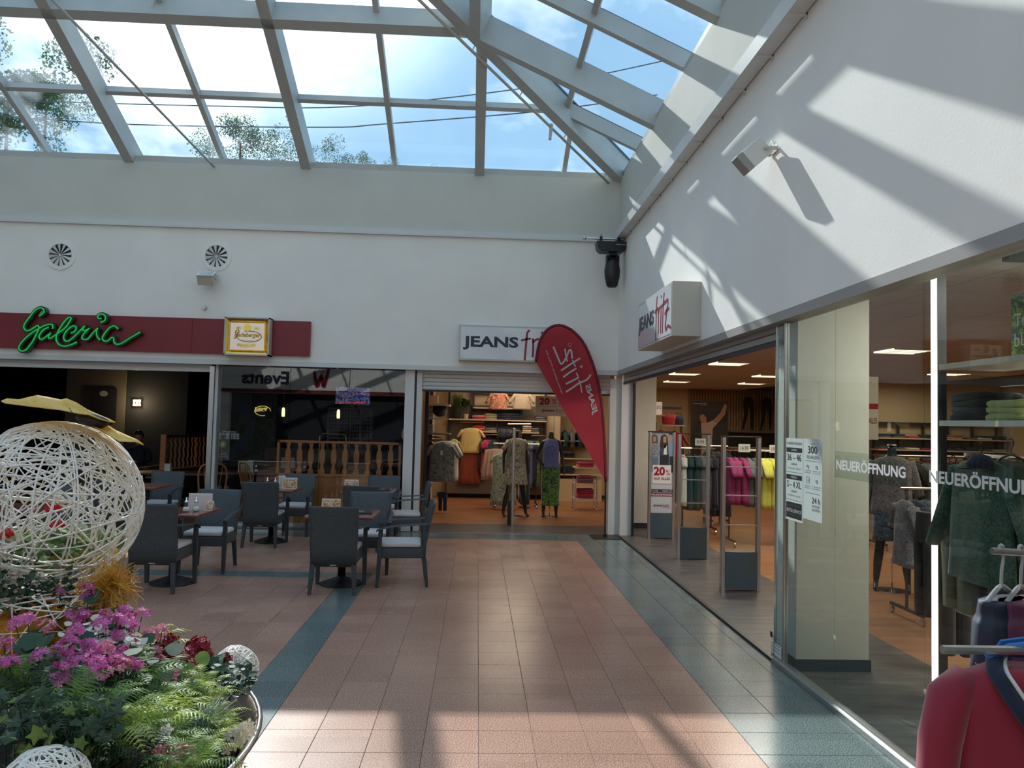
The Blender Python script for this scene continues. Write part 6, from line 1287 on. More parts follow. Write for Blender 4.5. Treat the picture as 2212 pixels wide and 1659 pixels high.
# bar back shelf, television, brass rail
Yt = 17.2; a, b = at(710, 882, Yt), at(802, 948, Yt); o = empty('bar_cabinet', (0, 0, 0), label='grey bar cabinet with glasses behind the restaurant window', cat='cabinet'); KIDS[o.name] = []
gm = mat('cabinet_grey', (.16, .16, .14), .5); gl_ = mat('bar_glass', (.22, .25, .26), .1, spec=.8)
for x in [a.x+(b.x-a.x)*k/4 for k in range(5)]: MB().box(x-.02, x+.02, Yt, Yt+.3, 0, a.z).build('upright', gm, o)
for k in range(5):
    z = b.z+(a.z-b.z)*k/4; MB().box(a.x, b.x, Yt, Yt+.3, z-.015, z+.015).build('shelf_board', gm, o)
for k in range(4):
    z = b.z+(a.z-b.z)*k/4+.02
    for j in range(16): x = a.x+.06+(b.x-a.x-.1)*j/15; m = MB(); m.lathe([(.018, 0), (.02, .08), (.02, .1)], (x, Yt+.08, z), 8); m.build('drinking_glass', gl_, None, label=f'drinking glass, {(ORD+["eleventh from the left", "twelfth from the left", "fifth from the right", "fourth from the right", "third from the right", "rightmost"])[j]}, {("lowest", "second", "third", "top")[k]} board of the bar cabinet', cat='glass', group='glasses on the bar cabinet')
MB().box(a.x-1.2, b.x, Yt-.55, Yt-.15, 0, 1.1).build('bar_counter', M['woodd'], None, label='dark bar counter in front of the glass cabinet', cat='counter')
a, b = at(724, 834, 16.2), at(800, 876, 16.2); o = empty('television', (0, 0, 0), label='flat television with a bluish picture above the bar', cat='television'); MB().box(a.x, b.x, 16.2, 16.26, b.z, a.z).build('casing', M['black'], o)
tv = printmat('tv_picture', ((.02, .03, .12), (.10, .12, .5), (.3, .3, .35), (.03, .03, .05), (.05, .06, .25)), 9); tp = tv.node_tree.nodes['Principled BSDF']; tv.node_tree.links.new(tp.inputs['Base Color'].links[0].from_socket, tp.inputs['Emission Color']); tp.inputs['Emission Strength'].default_value = .28
MB().box(a.x+.02, b.x-.02, 16.19, 16.2, b.z+.02, a.z-.02).build('screen', tv, o); MB().box(a.x+.03, b.x-.1, 16.186, 16.19, b.z+.05, b.z+.065).build('ticker', emat('ticker_red', (.6, .05, .06), .5), o)
MB().box((a.x+b.x)/2-.02, (a.x+b.x)/2+.02, 16.22, 16.25, a.z, 2.75).build('ceiling_mount', M['black'], o)
P = [at(691, 955, 13.6), at(691, 942, 13.6), at(697, 937, 13.6), at(743, 939, 13.6), at(748, 944, 13.6), at(748, 958, 13.6)]; P[0].z = 0; P[-1].z = 0; MB().tube(P, .014, 8).build('brass_rail', M['gold'], None, label='curved brass rail behind the balustrade', cat='rail')
for p, py, l in ((612, 890, 'left small glowing pendant lamp in the restaurant'), (731, 894, 'right small glowing pendant lamp in the restaurant')):
    q = at(p, py, 15.5); o = empty('pendant_lamp', q, label=l, cat='lamp'); MB().lathe([(.028, -.09), (.034, -.04), (.03, .06), (.012, .09)], n=12).build('shade', emat('lamp_glow', (1, .8, .45), 1.3), o); MB().cyl((0, 0, .09), (0, 0, 2.75-q.z), .004, 5).build('cable', M['black'], o)
q0, q1 = at(548, 893, 16.0), at(576, 886, 16.0); o = empty('brewery_sign', (0, 0, 0), label='tiny gold brewery lettering in an oval inside the restaurant', cat='sign'); gg = emat('gold_glow', (.8, .62, .2), .6); text('Radeberger', q0, (q1.x-q0.x, 0, .03), (.03, 0, .13), gg, o, bold=.02)
m = MB(); cc = (q0+q1)/2; m.tube([cc+Vector((.05+.16*math.cos(t), 0, .02+.1*math.sin(t))) for t in [i*2*PI/20 for i in range(17)]], .006, 5); m.build('oval', gg, o); MB().box(q0.x-.05, q1.x+.1, 16.03, 16.1, q0.z-.1, 2.75).build('backing_board', M['rdark'], o)
# landscape mural
Ym = 18.5; a, b = at(466, 848, Ym), at(592, 1010, Ym); o = empty('mural', (0, 0, 0), label='large river landscape photo on the restaurant wall', cat='picture'); MB().box(a.x, b.x, Ym, Ym+.04, b.z, a.z).build('board', printmat('mural_land', ((.01, .025, .012), (.03, .055, .02), (.06, .09, .025), (.02, .03, .03)), 2.2, .5), o)
MB().box(a.x, b.x, Ym-.002, Ym, a.z-.35, a.z).build('sky_print', mat('mural_sky', (.07, .085, .10), .5, noise=.3, nscale=2), o); MB().box(a.x, b.x, Ym-.004, Ym, a.z-.48, a.z-.28).build('hills_print', mat('mural_hills', (.025, .035, .06), .5, noise=.3), o)
m = MB(); ribbon(m, [(500, 878), (525, 880), (540, 900), (540, 930), (515, 965), (495, 990)], 20, lambda p: at(p.x, p.y, Ym-.006)); m.build('river_print', mat('mural_river', (.035, .06, .13), .4), o)
# opening hours on the glass
o = empty('opening_hours', (0, 0, 0), label='small white opening hours lettering on the restaurant window', cat='lettering'); Yh = 12.472
wl_ = mat('lettering_white', (.6, .62, .62), .6)
for t_, x0_, x1_, y_, h_ in (('Öffnungszeiten', 480, 510, 934, 4), ('Mo-Do 9.00 - 21.00 Uhr', 474, 517, 939, 4), ('Fr        9.00 - 22.00 Uhr', 474, 517, 943, 4), ('Sa       9.00 - 21.00 Uhr', 474, 517, 948, 4), ('Sonntag', 478, 487, 980, 2), ('Ruhetag', 473, 490, 983, 2), ('auf Anfrage', 473, 492, 987, 2)):
    a, b = at(x0_, y_, Yh), at(x1_, y_+.9, Yh); text(t_, a, b-a, (0, 0, h_/F*Yh), wl_, o, th=0)
q = at(481.5, 960, Yh); MB().lathe([(0, 0), (.055, 0), (.055, .001), (0, .001)], n=20, M=Matrix.Translation(q) @ Matrix.Rotation(PI/2, 4, 'X')).build('round_sticker', mat('sticker_olive', (.14, .14, .05), .5), o); text('D', q+Vector((-.02, -.003, -.025)), (.04, 0, 0), (0, 0, .05), wl_, o, th=0)
# ceiling light panels of the clothes shop
lp = emat('light_panel', (1, .86, .62), 1.7)
for k, (x, y) in enumerate(((4.6, 14), (5.9, 14), (4.6, 17), (6.5, 17), (5.2, 20), (7.2, 20), (6.2, 11), (8.4, 12.0), (9.4, 15), (8.2, 9.2), (10.6, 12.5))):
    o = empty('ceiling_light', (x, y, 2.93), label=('square ceiling light panel left over the middle gate', 'square ceiling light panel right over the middle gate', 'square ceiling light panel left, deeper in the shop', 'square ceiling light panel right, deeper in the shop', 'square ceiling light panel just before the bamboo wall, left', 'square ceiling light panel just before the bamboo wall, right', 'square ceiling light panel above the nearest gate', 'square ceiling light panel seen right of the cream pillar', 'small distant ceiling light panel right of the cream pillar', 'ceiling light panel beside the glowing display strip', 'ceiling light panel over the lit display shelves')[k], cat='lamp', group='light panels in the shop ceiling')
    MB().box(-.3, .3, -.3, .3, 0, .02).build('diffuser', lp, o)
    for s_ in (-1, 1): MB().box(-.31, .31, s_*.3-.01, s_*.3+.01, -.008, .02).build('frame', M['white'], o)
    for j in (-1, 0, 1): MB().box(-.3, .3, j*.15-.004, j*.15+.004, -.006, .0).build('louvre', M['fascia'], o)
for x, y, l in ((4.2, 9.5, 'white track spotlight under the shop ceiling near the entrance'), (5.0, 6.2, 'white track spotlight under the shop ceiling behind the pillar')):
    o = empty('track_spotlight', (x, y, 2.94), label=l, cat='lamp'); MB().cyl((0, 0, 0), (0, 0, -.12), .02, 8).build('stem', M['white'], o); MB().cyl((-.06, 0, -.12), (.12, -.05, -.24), .055, 14).build('head', M['white'], o)
q = Vector((4.35, 6.6, 2.944)); o = empty('ceiling_vent', q, label='round ceiling vent inside the shop above the glass front', cat='vent'); m = MB(); m.lathe([(.30, 0), (.28, -.012), (.2, -.004), (.18, -.02), (.1, -.01), (0, -.03)], n=28); m.build('disc', M['ceil'], o)
# ---------------------------------------------------------------- outside
gd = MB().box(-90, 90, 24.6, 120, -.4, -.2).build('ground', mat('outside_grass', (.05, .09, .03), .9), kind='structure')
lf = leafmat('tree_leaves', (.05, .10, .04), (.12, .19, .07), .4, .6, .6)
def tree(px, py, Y_, r, lab, n=1500, seed=1, sparse=False):
    c = at(px, py, Y_); o = empty('tree', (c.x, c.y, -.2), label=lab, cat='tree', group='trees beyond the glass roof'); rnd = random.Random(seed)
    MB().tube([(0, 0, 0), (.1, 0, c.z*.5), (0, 0, c.z)], [.14, .1, .05], 8).build('trunk', M['woodd'], o)
    bl = [(Vector((rnd.gauss(0, .5), rnd.gauss(0, .5), rnd.gauss(0, .42)))*r, r*rnd.uniform(.25, .5)) for _ in range(14)]; m = MB()
    for _ in range(n*3):
        b, br = rnd.choice(bl); p = b+Vector((rnd.gauss(0, 1), rnd.gauss(0, 1), rnd.gauss(0, 1))).normalized()*br*rnd.random()**.3+Vector((0, 0, c.z+.2))
        s_ = r*rnd.uniform(.018, .04); u = Vector((rnd.uniform(-1, 1), rnd.uniform(-1, 1), rnd.uniform(-1, 1))).normalized(); v = u.orthogonal().normalized()
        m.add([p-u*s_, p+v*s_*.6, p+u*s_, p-v*s_*.6], [(0, 1, 2, 3)])
    m.build('foliage', lf, o, kind='stuff')
tree(20, 170, 34, 2.6, 'tall tree behind the leftmost roof panes', 2600, 2); tree(100, 230, 36, 1.8, 'lower tree behind the leftmost roof panes', 1500, 9); tree(520, 300, 36, 1.5, 'bushy tree behind the fourth lower roof pane', 1800, 3); tree(610, 345, 36, 1.3, 'tree to the right of the bushy one, behind the roof beam', 1300, 4); tree(720, 362, 38, 1.2, 'small tree low behind the fifth lower roof pane', 1200, 5); tree(810, 372, 38, 1.0, 'smallest tree low behind the thin roof bar', 800, 6); tree(940, 385, 38, 1.1, 'sparse treetop just above the wall edge', 260, 7)
for k, P in enumerate(([(-60, 246), (285, 269), (700, 275), (828, 268), (1170, 240), (1420, 205)], [(-60, 215), (456, 229), (763, 230), (1129, 191), (1354, 149), (1700, 70)])):
    MB().tube(smooth_pts([at(x, y, 26+k) for x, y in P], 5), .022, 5).build('overhead_cable', M['steeld'], None, label=('lower' if k == 0 else 'upper')+' of two overhead cables crossing behind the glass roof', cat='cable')
# ---------------------------------------------------------------- planter with flowers and wicker balls
PC = Vector((-1.90, 2.83, 0)); PR = 1.12
pl = empty('round_planter', PC, label='large round steel planter bowl full of ferns and flowers, lower left', cat='planter')
m = MB(); m.smooth = True; m.lathe([(.0, 0), (.55, 0), (.80, .12), (.98, .30), (1.07, .46), (PR, .565), (PR+.012, .575), (PR-.012, .578), (PR-.03, .56), (1.05, .45)], n=72, cap=False); m.build('bowl', mat('planter_steel', (.30, .24, .19), .3, .75, noise=.2, nscale=4), pl)
m = MB(); m.smooth = True; m.tube([Vector((PR*math.cos(t), PR*math.sin(t), .578)) for t in [i*2*PI/72 for i in range(72)]], .009, 6, close=True); m.build('rim', M['alu'], pl)
m = MB(); m.smooth = True; m.lathe([(0, .60), (.5, .57), (.85, .52), (1.04, .47)], n=40); m.build('soil', mat('soil', (.018, .013, .010), .95, noise=.5, nscale=30, bump=.8, bscale=40), pl)
wst = mat('white_strands', (.90, .88, .82), .5)
def wicker(name, c, r, n, th, lab, seed=1, rim=None, cut=None, par=None, lat=1.0):
    """ball wound from straight-looking strands: random great and small circles"""
    o = empty(name, c, label=lab, cat='ball'); rnd = random.Random(seed); m = MB(); m.smooth = True
    for k in range(n):
        ax = Vector((rnd.gauss(0, 1), rnd.gauss(0, 1), rnd.gauss(0, 1))).normalized(); off = rnd.uniform(-.38, .38)*r*lat
        u = ax.orthogonal().normalized(); v = ax.cross(u); rr = math.sqrt(max(.01, r*r-off*off)); a0 = rnd.random()*2*PI; span = rnd.uniform(1.2, 3.2) if r > .2 else 2*PI
        N = 16 if r > .2 else 24; rr *= rnd.uniform(.985, 1.01); pts = [ax*off+(u*math.cos(a0+span*i/N)+v*math.sin(a0+span*i/N))*rr for i in range(N+1)]
        if cut: pts = [p for p in pts if p.dot(cut[0]) > cut[1]*r]
        if len(pts) < 3: continue
        m.tube(pts, th*rnd.uniform(.7, 1.25), 4, cap=False)
    m.build('woven_strands', wst, o)
    if rim:
        ax, d_ = rim; ax = ax.normalized(); u = ax.orthogonal().normalized(); v = ax.cross(u); rr = math.sqrt(r*r-(d_*r)**2)
        MB().tube([ax*d_*r+(u*math.cos(t)+v*math.sin(t))*rr for t in [i*2*PI/48 for i in range(48)]], th*3, 6, close=True).build('rim', wst, o)
    return o
BC = at(112, 1092, 3.3); BR = .345
wicker('wicker_ball', BC, BR, 200, .0036, 'large white wicker ball in the planter under a yellow butterfly', 5, rim=(Vector((-.2, -.5, -1)), .86))
# stand
o = empty('ball_stand', (0, 0, 0), label='thin white metal stand with a double ring under the large wicker ball', cat='stand'); cb = BC-Vector((0, 0, BR))
for dz, r_ in ((-.01, .13), (-.035, .135)): MB().tube([Vector((cb.x+.03+r_*math.cos(t), cb.y+r_*math.sin(t), cb.z+dz+.02*math.cos(t))) for t in [i*2*PI/32 for i in range(32)]], .005, 6, close=True).build('ring', wst, o)
MB().cyl((cb.x+.07, cb.y-.10, .5), (cb.x+.07, cb.y-.10, cb.z-.02), .006, 8).build('rod', wst, o); MB().cyl((cb.x-.05, cb.y+.1, .5), (cb.x-.05, cb.y+.1, cb.z-.02), .006, 8).build('rod', wst, o)
# orange basket beneath
oc = at(75, 1335, 3.15); o = wicker('wicker_basket', oc, .30, 130, .0028, 'white wicker half-ball filled with orange mesh below the large ball', 8, cut=(Vector((.1, -.1, -1)).normalized(), -.35)); o['category'] = 'basket'
orm = leafmat('orange_organza', (.62, .27, .02), (.85, .45, .05), .5, .6, 40)
m = MB(); m.smooth = True; rnd = random.Random(4)
m.loft([[Vector((r_*math.cos(t)*(1+.06*math.sin(7*t)), r_*math.sin(t)*(1+.06*math.sin(7*t)), z+.02*math.sin(5*t))) for t in [i*2*PI/40 for i in range(40)]] for z, r_ in ((-.24, .08), (-.18, .19), (-.08, .26), (.03, .275), (.07, .24), (.05, .1))]); m.build('orange_mesh', orm, o)
# yellow sisal tuft
tc_ = at(238, 1262, 3.1); m = MB(); rnd = random.Random(6)
for k in range(420):
    d_ = Vector((rnd.gauss(0, 1), rnd.gauss(0, 1), rnd.gauss(0, 1))).normalized(); L_ = rnd.uniform(.05, .11); s0 = d_*rnd.random()*.03; n_ = Vector((rnd.gauss(0, 1), rnd.gauss(0, 1), rnd.gauss(0, 1)))*.02
    m.tube([tc_+s0, tc_+s0+d_*L_*.5+n_, tc_+s0+d_*L_-Vector((0, 0, .02))], .0012, 3, cap=False)
m.build('sisal_tuft', leafmat('yellow_sisal', (.7, .38, .03), (.85, .55, .10), .4), None, label='fluffy yellow sisal tuft beside the lower right of the large ball', cat='decoration')
# small balls
c = at(506, 1448, 3.55); wicker('small_wicker_ball', (c.x, c.y, c.z), .098, 60, .0019, 'small white wicker ball on the right back rim of the planter', 3, rim=(Vector((.8, -.2, .6)), .45))
c = at(95, 1715, 1.95); wicker('small_wicker_ball', (c.x, c.y, c.z), .105, 60, .0024, 'small white wicker ball at the bottom left picture edge', 4)
# butterfly
yel = leafmat('yellow_wing', (.85, .58, .08), (.92, .72, .22), .45, .6, 9); bf = empty('butterfly', (0, 0, 0), label='yellow artificial butterfly with a black body on top of the large wicker ball', cat='butterfly')
def wing(P, name='wing'):
    m = MB(); n = len(P); A = [at(x/4.608, 780+y/4.608, Y_) for x, y, Y_ in P]; Bq = [p+Vector((0, 0, -.003)) for p in A]; h = n//2
    f = []
    for i in range(h-1): f.append((i, i+1, n-2-i, n-1-i))
    m.add(A, f); m.add(Bq, f); m.build(name, yel, bf)
wing([(10, 395, 3.2), (70, 370, 3.42), (190, 380, 3.45), (280, 358, 3.5), (370, 338, 3.5), (470, 355, 3.5), (605, 382, 3.45), (660, 370, 3.42), (760, 410, 3.38), (790, 520, 3.12), (690, 500, 3.1), (600, 482, 3.08), (490, 470, 3.05), (370, 455, 3.05), (280, 445, 3.08), (190, 432, 3.1), (60, 418, 3.15), (10, 397, 3.2)])
wing([(760, 410, 3.38), (870, 480, 3.4), (980, 530, 3.4), (1080, 570, 3.38), (1150, 606, 3.3), (1148, 608, 3.25), (1080, 600, 3.15), (980, 570, 3.1), (880, 530, 3.1), (785, 520, 3.12)])
wing([(862, 612, 3.2), (900, 603, 3.3), (1070, 634, 3.36), (1160, 690, 3.38), (1260, 735, 3.36), (1360, 778, 3.3), (1430, 828, 3.25), (1428, 830, 3.2), (1350, 800, 3.1), (1290, 800, 3.06), (1190, 795, 3.05), (1110, 750, 3.08), (1010, 690, 3.12), (864, 616, 3.18)], 'hind_wing')
m = MB(); m.smooth = True; m.tube([at(x/4.608, 780+y/4.608, 3.18) for x, y in ((770, 545), (830, 570), (930, 595), (1020, 615), (1080, 615))], [.012, .024, .028, .024, .01], 10); m.build('body', M['black'], bf)
for k in (-1, 1): MB().tube([at(165, 898, 3.18), at(155, 890, 3.15+.1*k), at(150, 885+4*k, 3.1+.15*k)], .0015, 4).build('antenna', M['black'], bf)
# ------------------------------------------------ plants
G = dict(lime=leafmat('fern_lime', (.38, .50, .07), (.60, .70, .18), .45), mid=leafmat('fern_green', (.12, .24, .05), (.26, .40, .10), .4), dark=leafmat('fern_dark', (.012, .035, .012), (.03, .07, .02), .3), ivy=leafmat('ivy_green', (.02, .055, .025), (.05, .10, .04), .25),
 ivyl=leafmat('ivy_light', (.14, .22, .05), (.22, .30, .06), .35), blue=leafmat('blue_grass', (.10, .17, .13), (.20, .28, .22), .3), pink=leafmat('pink_petal', (.66, .13, .42), (.80, .24, .55), .35), pinkl=leafmat('light_pink_petal', (.70, .22, .34), (.78, .36, .45), .35),
 red=leafmat('dark_red_petal', (.20, .006, .015), (.34, .015, .03), .25), bred=leafmat('bright_red_petal', (.6, .01, .02), (.75, .03, .04), .3), white=leafmat('white_petal', (.72, .72, .66), (.82, .82, .76), .4), yel=leafmat('yellow_petal', (.72, .50, .03), (.8, .6, .08), .35), cream=leafmat('cream_petal', (.72, .62, .46), (.8, .72, .55), .35), leaf=leafmat('geranium_leaf', (.02, .07, .03), (.05, .12, .05), .3))
def frond_mesh(mt, name, L_=.30, w=.075, n=20, droop=.16, seed=0):
    rnd = random.Random(seed); m = MB(); P = [Vector((0, L_*t, .14*math.sin(t*2.2)-droop*t*t)) for t in [i/n for i in range(n+1)]]; m.tube(P, [.0018*(1-.7*i/n) for i in range(n+1)], 3, cap=False)
    for i in range(2, n):
        t = i/n; wl = w*math.sin(PI*min(1, t*1.05+.12))**.8*(1-.35*t); tan = (P[i+1]-P[i-1]).normalized()
        for s_ in (-1, 1):
            d_ = (Vector((s_, .45, -.12+rnd.uniform(-.1, .1))).normalized())*wl; k = 4; q0 = P[i]; th = tan*(L_/n*.30)
            pts = [q0-th]; pts2 = [q0+th]
            for j in range(1, k+1):
                u = j/k; b = q0+d_*u-Vector((0, 0, .25*wl*u*u)); z = th*(1.25 if j % 2 else .75)*(1-u*.75); pts.append(b-z); pts2.append(b+z)
            b0 = pts+pts2; nn = len(pts); m.add(b0, [(j, j+1, nn+j+1, nn+j) for j in range(nn-1)])
    me = m.build(name, G[mt], None); d_ = me.data; bpy.data.objects.remove(me); return d_
FM = {k: [frond_mesh(k, 'frond', L_, w, 20, dr, i) for i, (L_, w, dr) in enumerate(((.26, .065, .12), (.32, .075, .2)))] for k in ('lime', 'mid', 'dark')}
FG = 'ferns in the planter'
def fern(px, py, Y_, kind, lab, n=11, s_=1.0, seed=0):
    c = at(px, py, Y_); rnd = random.Random(seed+px); o = empty('fern', (c.x, c.y, max(.5, c.z-.10*s_)), label=lab, cat='fern')
    for k in range(n):
        a = 2*PI*k/n+rnd.uniform(-.3, .3); f = link('frond', FM[kind][k % 2], o); f.rotation_euler = (rnd.uniform(-.1, .75), rnd.uniform(-.2, .2), a); f.scale = (s_*rnd.uniform(.7, 1.1),)*3
def floret(m, c, nrm, r, k=5):
    u = nrm.orthogonal().normalized(); v = nrm.cross(u)
    for i in range(k):
        a = 2*PI*i/k; d_ = u*math.cos(a)+v*math.sin(a); e_ = -u*math.sin(a)+v*math.cos(a); m.add([c, c+d_*r*.6+e_*r*.34, c+d_*r+nrm*r*.15, c+d_*r*.6-e_*r*.34], [(0, 1, 2, 3)])
def cluster_mesh(mt, R_, r, n, seed, k=5):
    rnd = random.Random(seed); m = MB()
    for i in range(n):
        z = rnd.uniform(-.25, 1); a = rnd.random()*2*PI; s_ = math.sqrt(max(0, 1-z*z)); d_ = Vector((s_*math.cos(a), s_*math.sin(a), z)); floret(m, d_*R_*rnd.uniform(.75, 1.05), (d_+Vector((rnd.uniform(-.3, .3), -.3, rnd.uniform(-.3, .3)))).normalized(), r*rnd.uniform(.8, 1.15), k)
    o_ = m.build('flower_cluster', G[mt], None); d_ = o_.data; bpy.data.objects.remove(o_); return d_
def leafcloud(m, c, R_, n, r, rnd, flat=.6):
    for i in range(n):
        d_ = Vector((rnd.gauss(0, 1), rnd.gauss(0, 1), rnd.gauss(0, flat))); d_ *= min(1, 1.7/max(d_.length, .01)); p = c+d_*R_*.45; nn = Vector((rnd.uniform(-.6, .6), rnd.uniform(-1, .3), 1)).normalized(); u = nn.orthogonal().normalized(); v = nn.cross(u); rr = r*rnd.uniform(.6, 1.2)
        m.add([p]+[p+(u*math.cos(a)+v*math.sin(a))*rr*(1+.12*math.cos(3*a)) for a in [i_*2*PI/8 for i_ in range(8)]], [(0, i_+1, (i_+1) % 8+1) for i_ in range(8)])
CMS = [cluster_mesh('pink', .034, .0155, 17, i) for i in range(3)]+[cluster_mesh('pinkl', .03, .018, 12, 7)]
GP = [[(85, 1422, 2.4), (130, 1452, 2.35), (130, 1410, 2.5), (160, 1432, 2.45), (165, 1368, 2.6), (100, 1355, 2.8), (60, 1342, 2.8), (35, 1350, 2.7), (10, 1395, 2.5), (20, 1440, 2.3), (150, 1395, 2.5)],
      [(215, 1352, 2.75), (228, 1335, 2.8), (252, 1345, 2.8), (192, 1398, 2.6), (210, 1440, 2.5), (232, 1402, 2.6), (245, 1428, 2.6), (225, 1455, 2.5), (196, 1425, 2.55), (180, 1335, 2.9), (155, 1372, 2.7), (262, 1440, 2.6), (245, 1452, 2.6), (215, 1412, 2.6)],
      [(268, 1322, 2.9), (275, 1345, 2.85), (307, 1330, 2.95), (290, 1360, 2.9), (262, 1412, 2.7), (283, 1382, 2.85), (250, 1378, 2.8), (268, 1430, 2.65), (290, 1440, 2.7)],
      [(350, 1362, 3.0), (340, 1382, 3.0), (328, 1372, 3.0), (336, 1410, 2.95), (338, 1430, 2.95), (370, 1460, 2.9), (131, 1476, 2.35), (200, 1465, 2.4)],
      [(130, 1282, 3.0), (190, 1277, 3.02), (157, 1330, 2.95), (166, 1345, 2.9)]]
where = ('leftmost', 'second from the left', 'upper middle', 'rightmost', 'climbing under the large ball')
for g_, P in enumerate(GP):
    cx_, cy_ = sum(p[0] for p in P)/len(P), max(p[1] for p in P); c = at(cx_, cy_, sum(p[2] for p in P)/len(P)); base = Vector((c.x, c.y, .5)); o = empty('pink_geranium', base, label=f'pink flowering geranium in the planter, {where[g_]}', cat='flower', group='pink geraniums'); rnd = random.Random(g_)
    st = MB()
    for i, (x, y, Y_) in enumerate(P):
        q = at(x, y, Y_)-base; f = link('flower_cluster', CMS[3 if (x > 325 or (i % 6 == 5)) else i % 3], o, q, rot=(rnd.uniform(-.4, .2), 0, rnd.random()*6)); f.scale = (rnd.uniform(.7, .95),)*3; st.tube([(0, 0, 0), q*.5+Vector((rnd.uniform(-.04, .04), 0, 0)), q], .002, 3, cap=False)
    st.build('stems', G['leaf'], o); m = MB(); leafcloud(m, c-base+Vector((0, .05, -.06)), .22, 90, .03, rnd); m.build('foliage', G['leaf'], o, kind='stuff')
# dense backing greenery in the bowl
rnd = random.Random(9)
FD = ['darkest fern at the lower left', 'green fern beneath the left geranium', 'green fern beneath the middle geraniums', 'green fern below the densest geranium clusters', 'dark fern among the left ivy', 'dark fern behind the bottom wicker ball', 'green fern between ivy and lime ferns', 'lime fern right of the ivy', 'lime fern just above the middle ivy', 'dark fern left of the round pink bloom', 'green fern at the left picture edge', 'lime fern in the centre of the right half', 'lime fern under the bright red bloom', 'lime fern below the white-flecked bush', 'green fern behind the central lime fern', 'lime fern at the right rim', 'lime fern left of the right rim fern', 'green fern right of the round pink bloom', 'lime fern by the pale blossoms', 'green fern above the round pink bloom', 'green fern at the very front', 'lime frond fern in front of the dark red kalanchoe', 'green fern right behind the geraniums', 'green fern between the grass tufts and geraniums', 'green fern below the leftmost clusters', 'green fern at the purple cluster']
fp = [(60, 1480, 2.3, 'dark'), (150, 1500, 2.3, 'mid'), (230, 1500, 2.45, 'mid'), (300, 1470, 2.7, 'mid'), (100, 1560, 2.1, 'dark'), (200, 1580, 2.15, 'dark'), (290, 1560, 2.35, 'mid'), (330, 1540, 2.5, 'lime'), (250, 1540, 2.25, 'lime'), (300, 1620, 2.2, 'dark'), (20, 1440, 2.4, 'mid'), (380, 1520, 2.7, 'lime'), (440, 1470, 3.0, 'lime'), (455, 1500, 3.0, 'lime'), (400, 1490, 2.9, 'mid'), (495, 1560, 2.7, 'lime'), (470, 1545, 2.7, 'lime'), (430, 1620, 2.35, 'mid'), (445, 1600, 2.5, 'lime'), (360, 1580, 2.45, 'mid'), (395, 1640, 2.2, 'mid'), (330, 1380, 3.3, 'lime'), (290, 1400, 3.1, 'mid'), (320, 1510, 2.65, 'mid'), (200, 1530, 2.2, 'mid'), (350, 1450, 2.9, 'mid')]
for i, (x, y, Y_, k) in enumerate(fp):
    hz = 'far left' if x < 110 else 'left' if x < 240 else 'middle' if x < 340 else 'right of centre' if x < 440 else 'right'; vt = 'back' if y < 1460 else 'upper' if y < 1530 else 'lower' if y < 1590 else 'front'
    fern(x, y, Y_, k, 'feathery '+FD[i], 12, (.46 if x > 440 else .58 if x > 380 else .72), i)
# red kalanchoes
def dome(px, py, Y_, mt, lab, R_=.06, n=120, r=.009, leaves=14, name='kalanchoe'):
    c = at(px, py, Y_); o = empty(name, (c.x, c.y, .5), label=lab, cat='flower'); q = c-Vector((c.x, c.y, .5)); rnd = random.Random(int(px))
    for k in range(5 if R_ > .04 else 1):
        f = link('flower_cluster', CM2[mt], o, q+Vector((rnd.uniform(-1, 1)*R_, rnd.uniform(-.5, .8)*R_, rnd.uniform(-.5, .4)*R_))*.9, rot=(rnd.uniform(-.3, .3), 0, rnd.random()*6)); f.scale = (R_/.045,)*3
    MB().tube([(0, 0, 0), q], .004, 5).build('stem', G['leaf'], o)
    m = MB(); leafcloud(m, q-Vector((0, 0, R_*.9)), R_*1.8, leaves*4, .03, rnd, .3); m.build('foliage', G['leaf'], o, kind='stuff')
CM2 = {k: cluster_mesh(k, .032, .008, 90, 5) for k in ('red', 'bred', 'yel', 'white', 'pinkl', 'cream')}
dome(345, 1402, 3.2, 'red', 'dark red kalanchoe behind the lime fern tips', .06); dome(400, 1432, 3.2, 'red', 'dark red kalanchoe, lower left of the two beside the small ball', .055); dome(440, 1408, 3.3, 'red', 'dark red kalanchoe dome next to the small wicker ball', .065); dome(468, 1425, 3.35, 'red', 'dark red kalanchoe touching the small wicker ball', .04)
dome(430, 1456, 3.1, 'bred', 'single bright red bloom below the dark red kalanchoe', .028, leaves=3); dome(352, 1628, 2.3, 'pinkl', 'round light pink flower head at the front of the planter', .055, leaves=6); dome(322, 1628, 2.25, 'pinkl', 'small pink flower head left of the round one', .03, leaves=2)
# large kalanchoe leaves
for k, (x, y, Y_) in enumerate(((405, 1450, 3.1), (436, 1425, 3.2), (360, 1418, 3.2))):
    c = at(x, y, Y_); m = MB(); m.smooth = True; m.add([Vector((0, 0, 0))]+[Vector((.032*math.cos(a), .026*math.sin(a)*.7, .03*math.sin(a))) for a in [i*2*PI/12 for i in range(12)]], [(0, i+1, (i+1) % 12+1) for i in range(12)]); m.build('large_leaf', G['mid'], None, loc=c, label=('large round green leaf below the red kalanchoe', 'round light leaf amid the red kalanchoe', 'grey-green round leaf at the back rim')[k], cat='leaf')
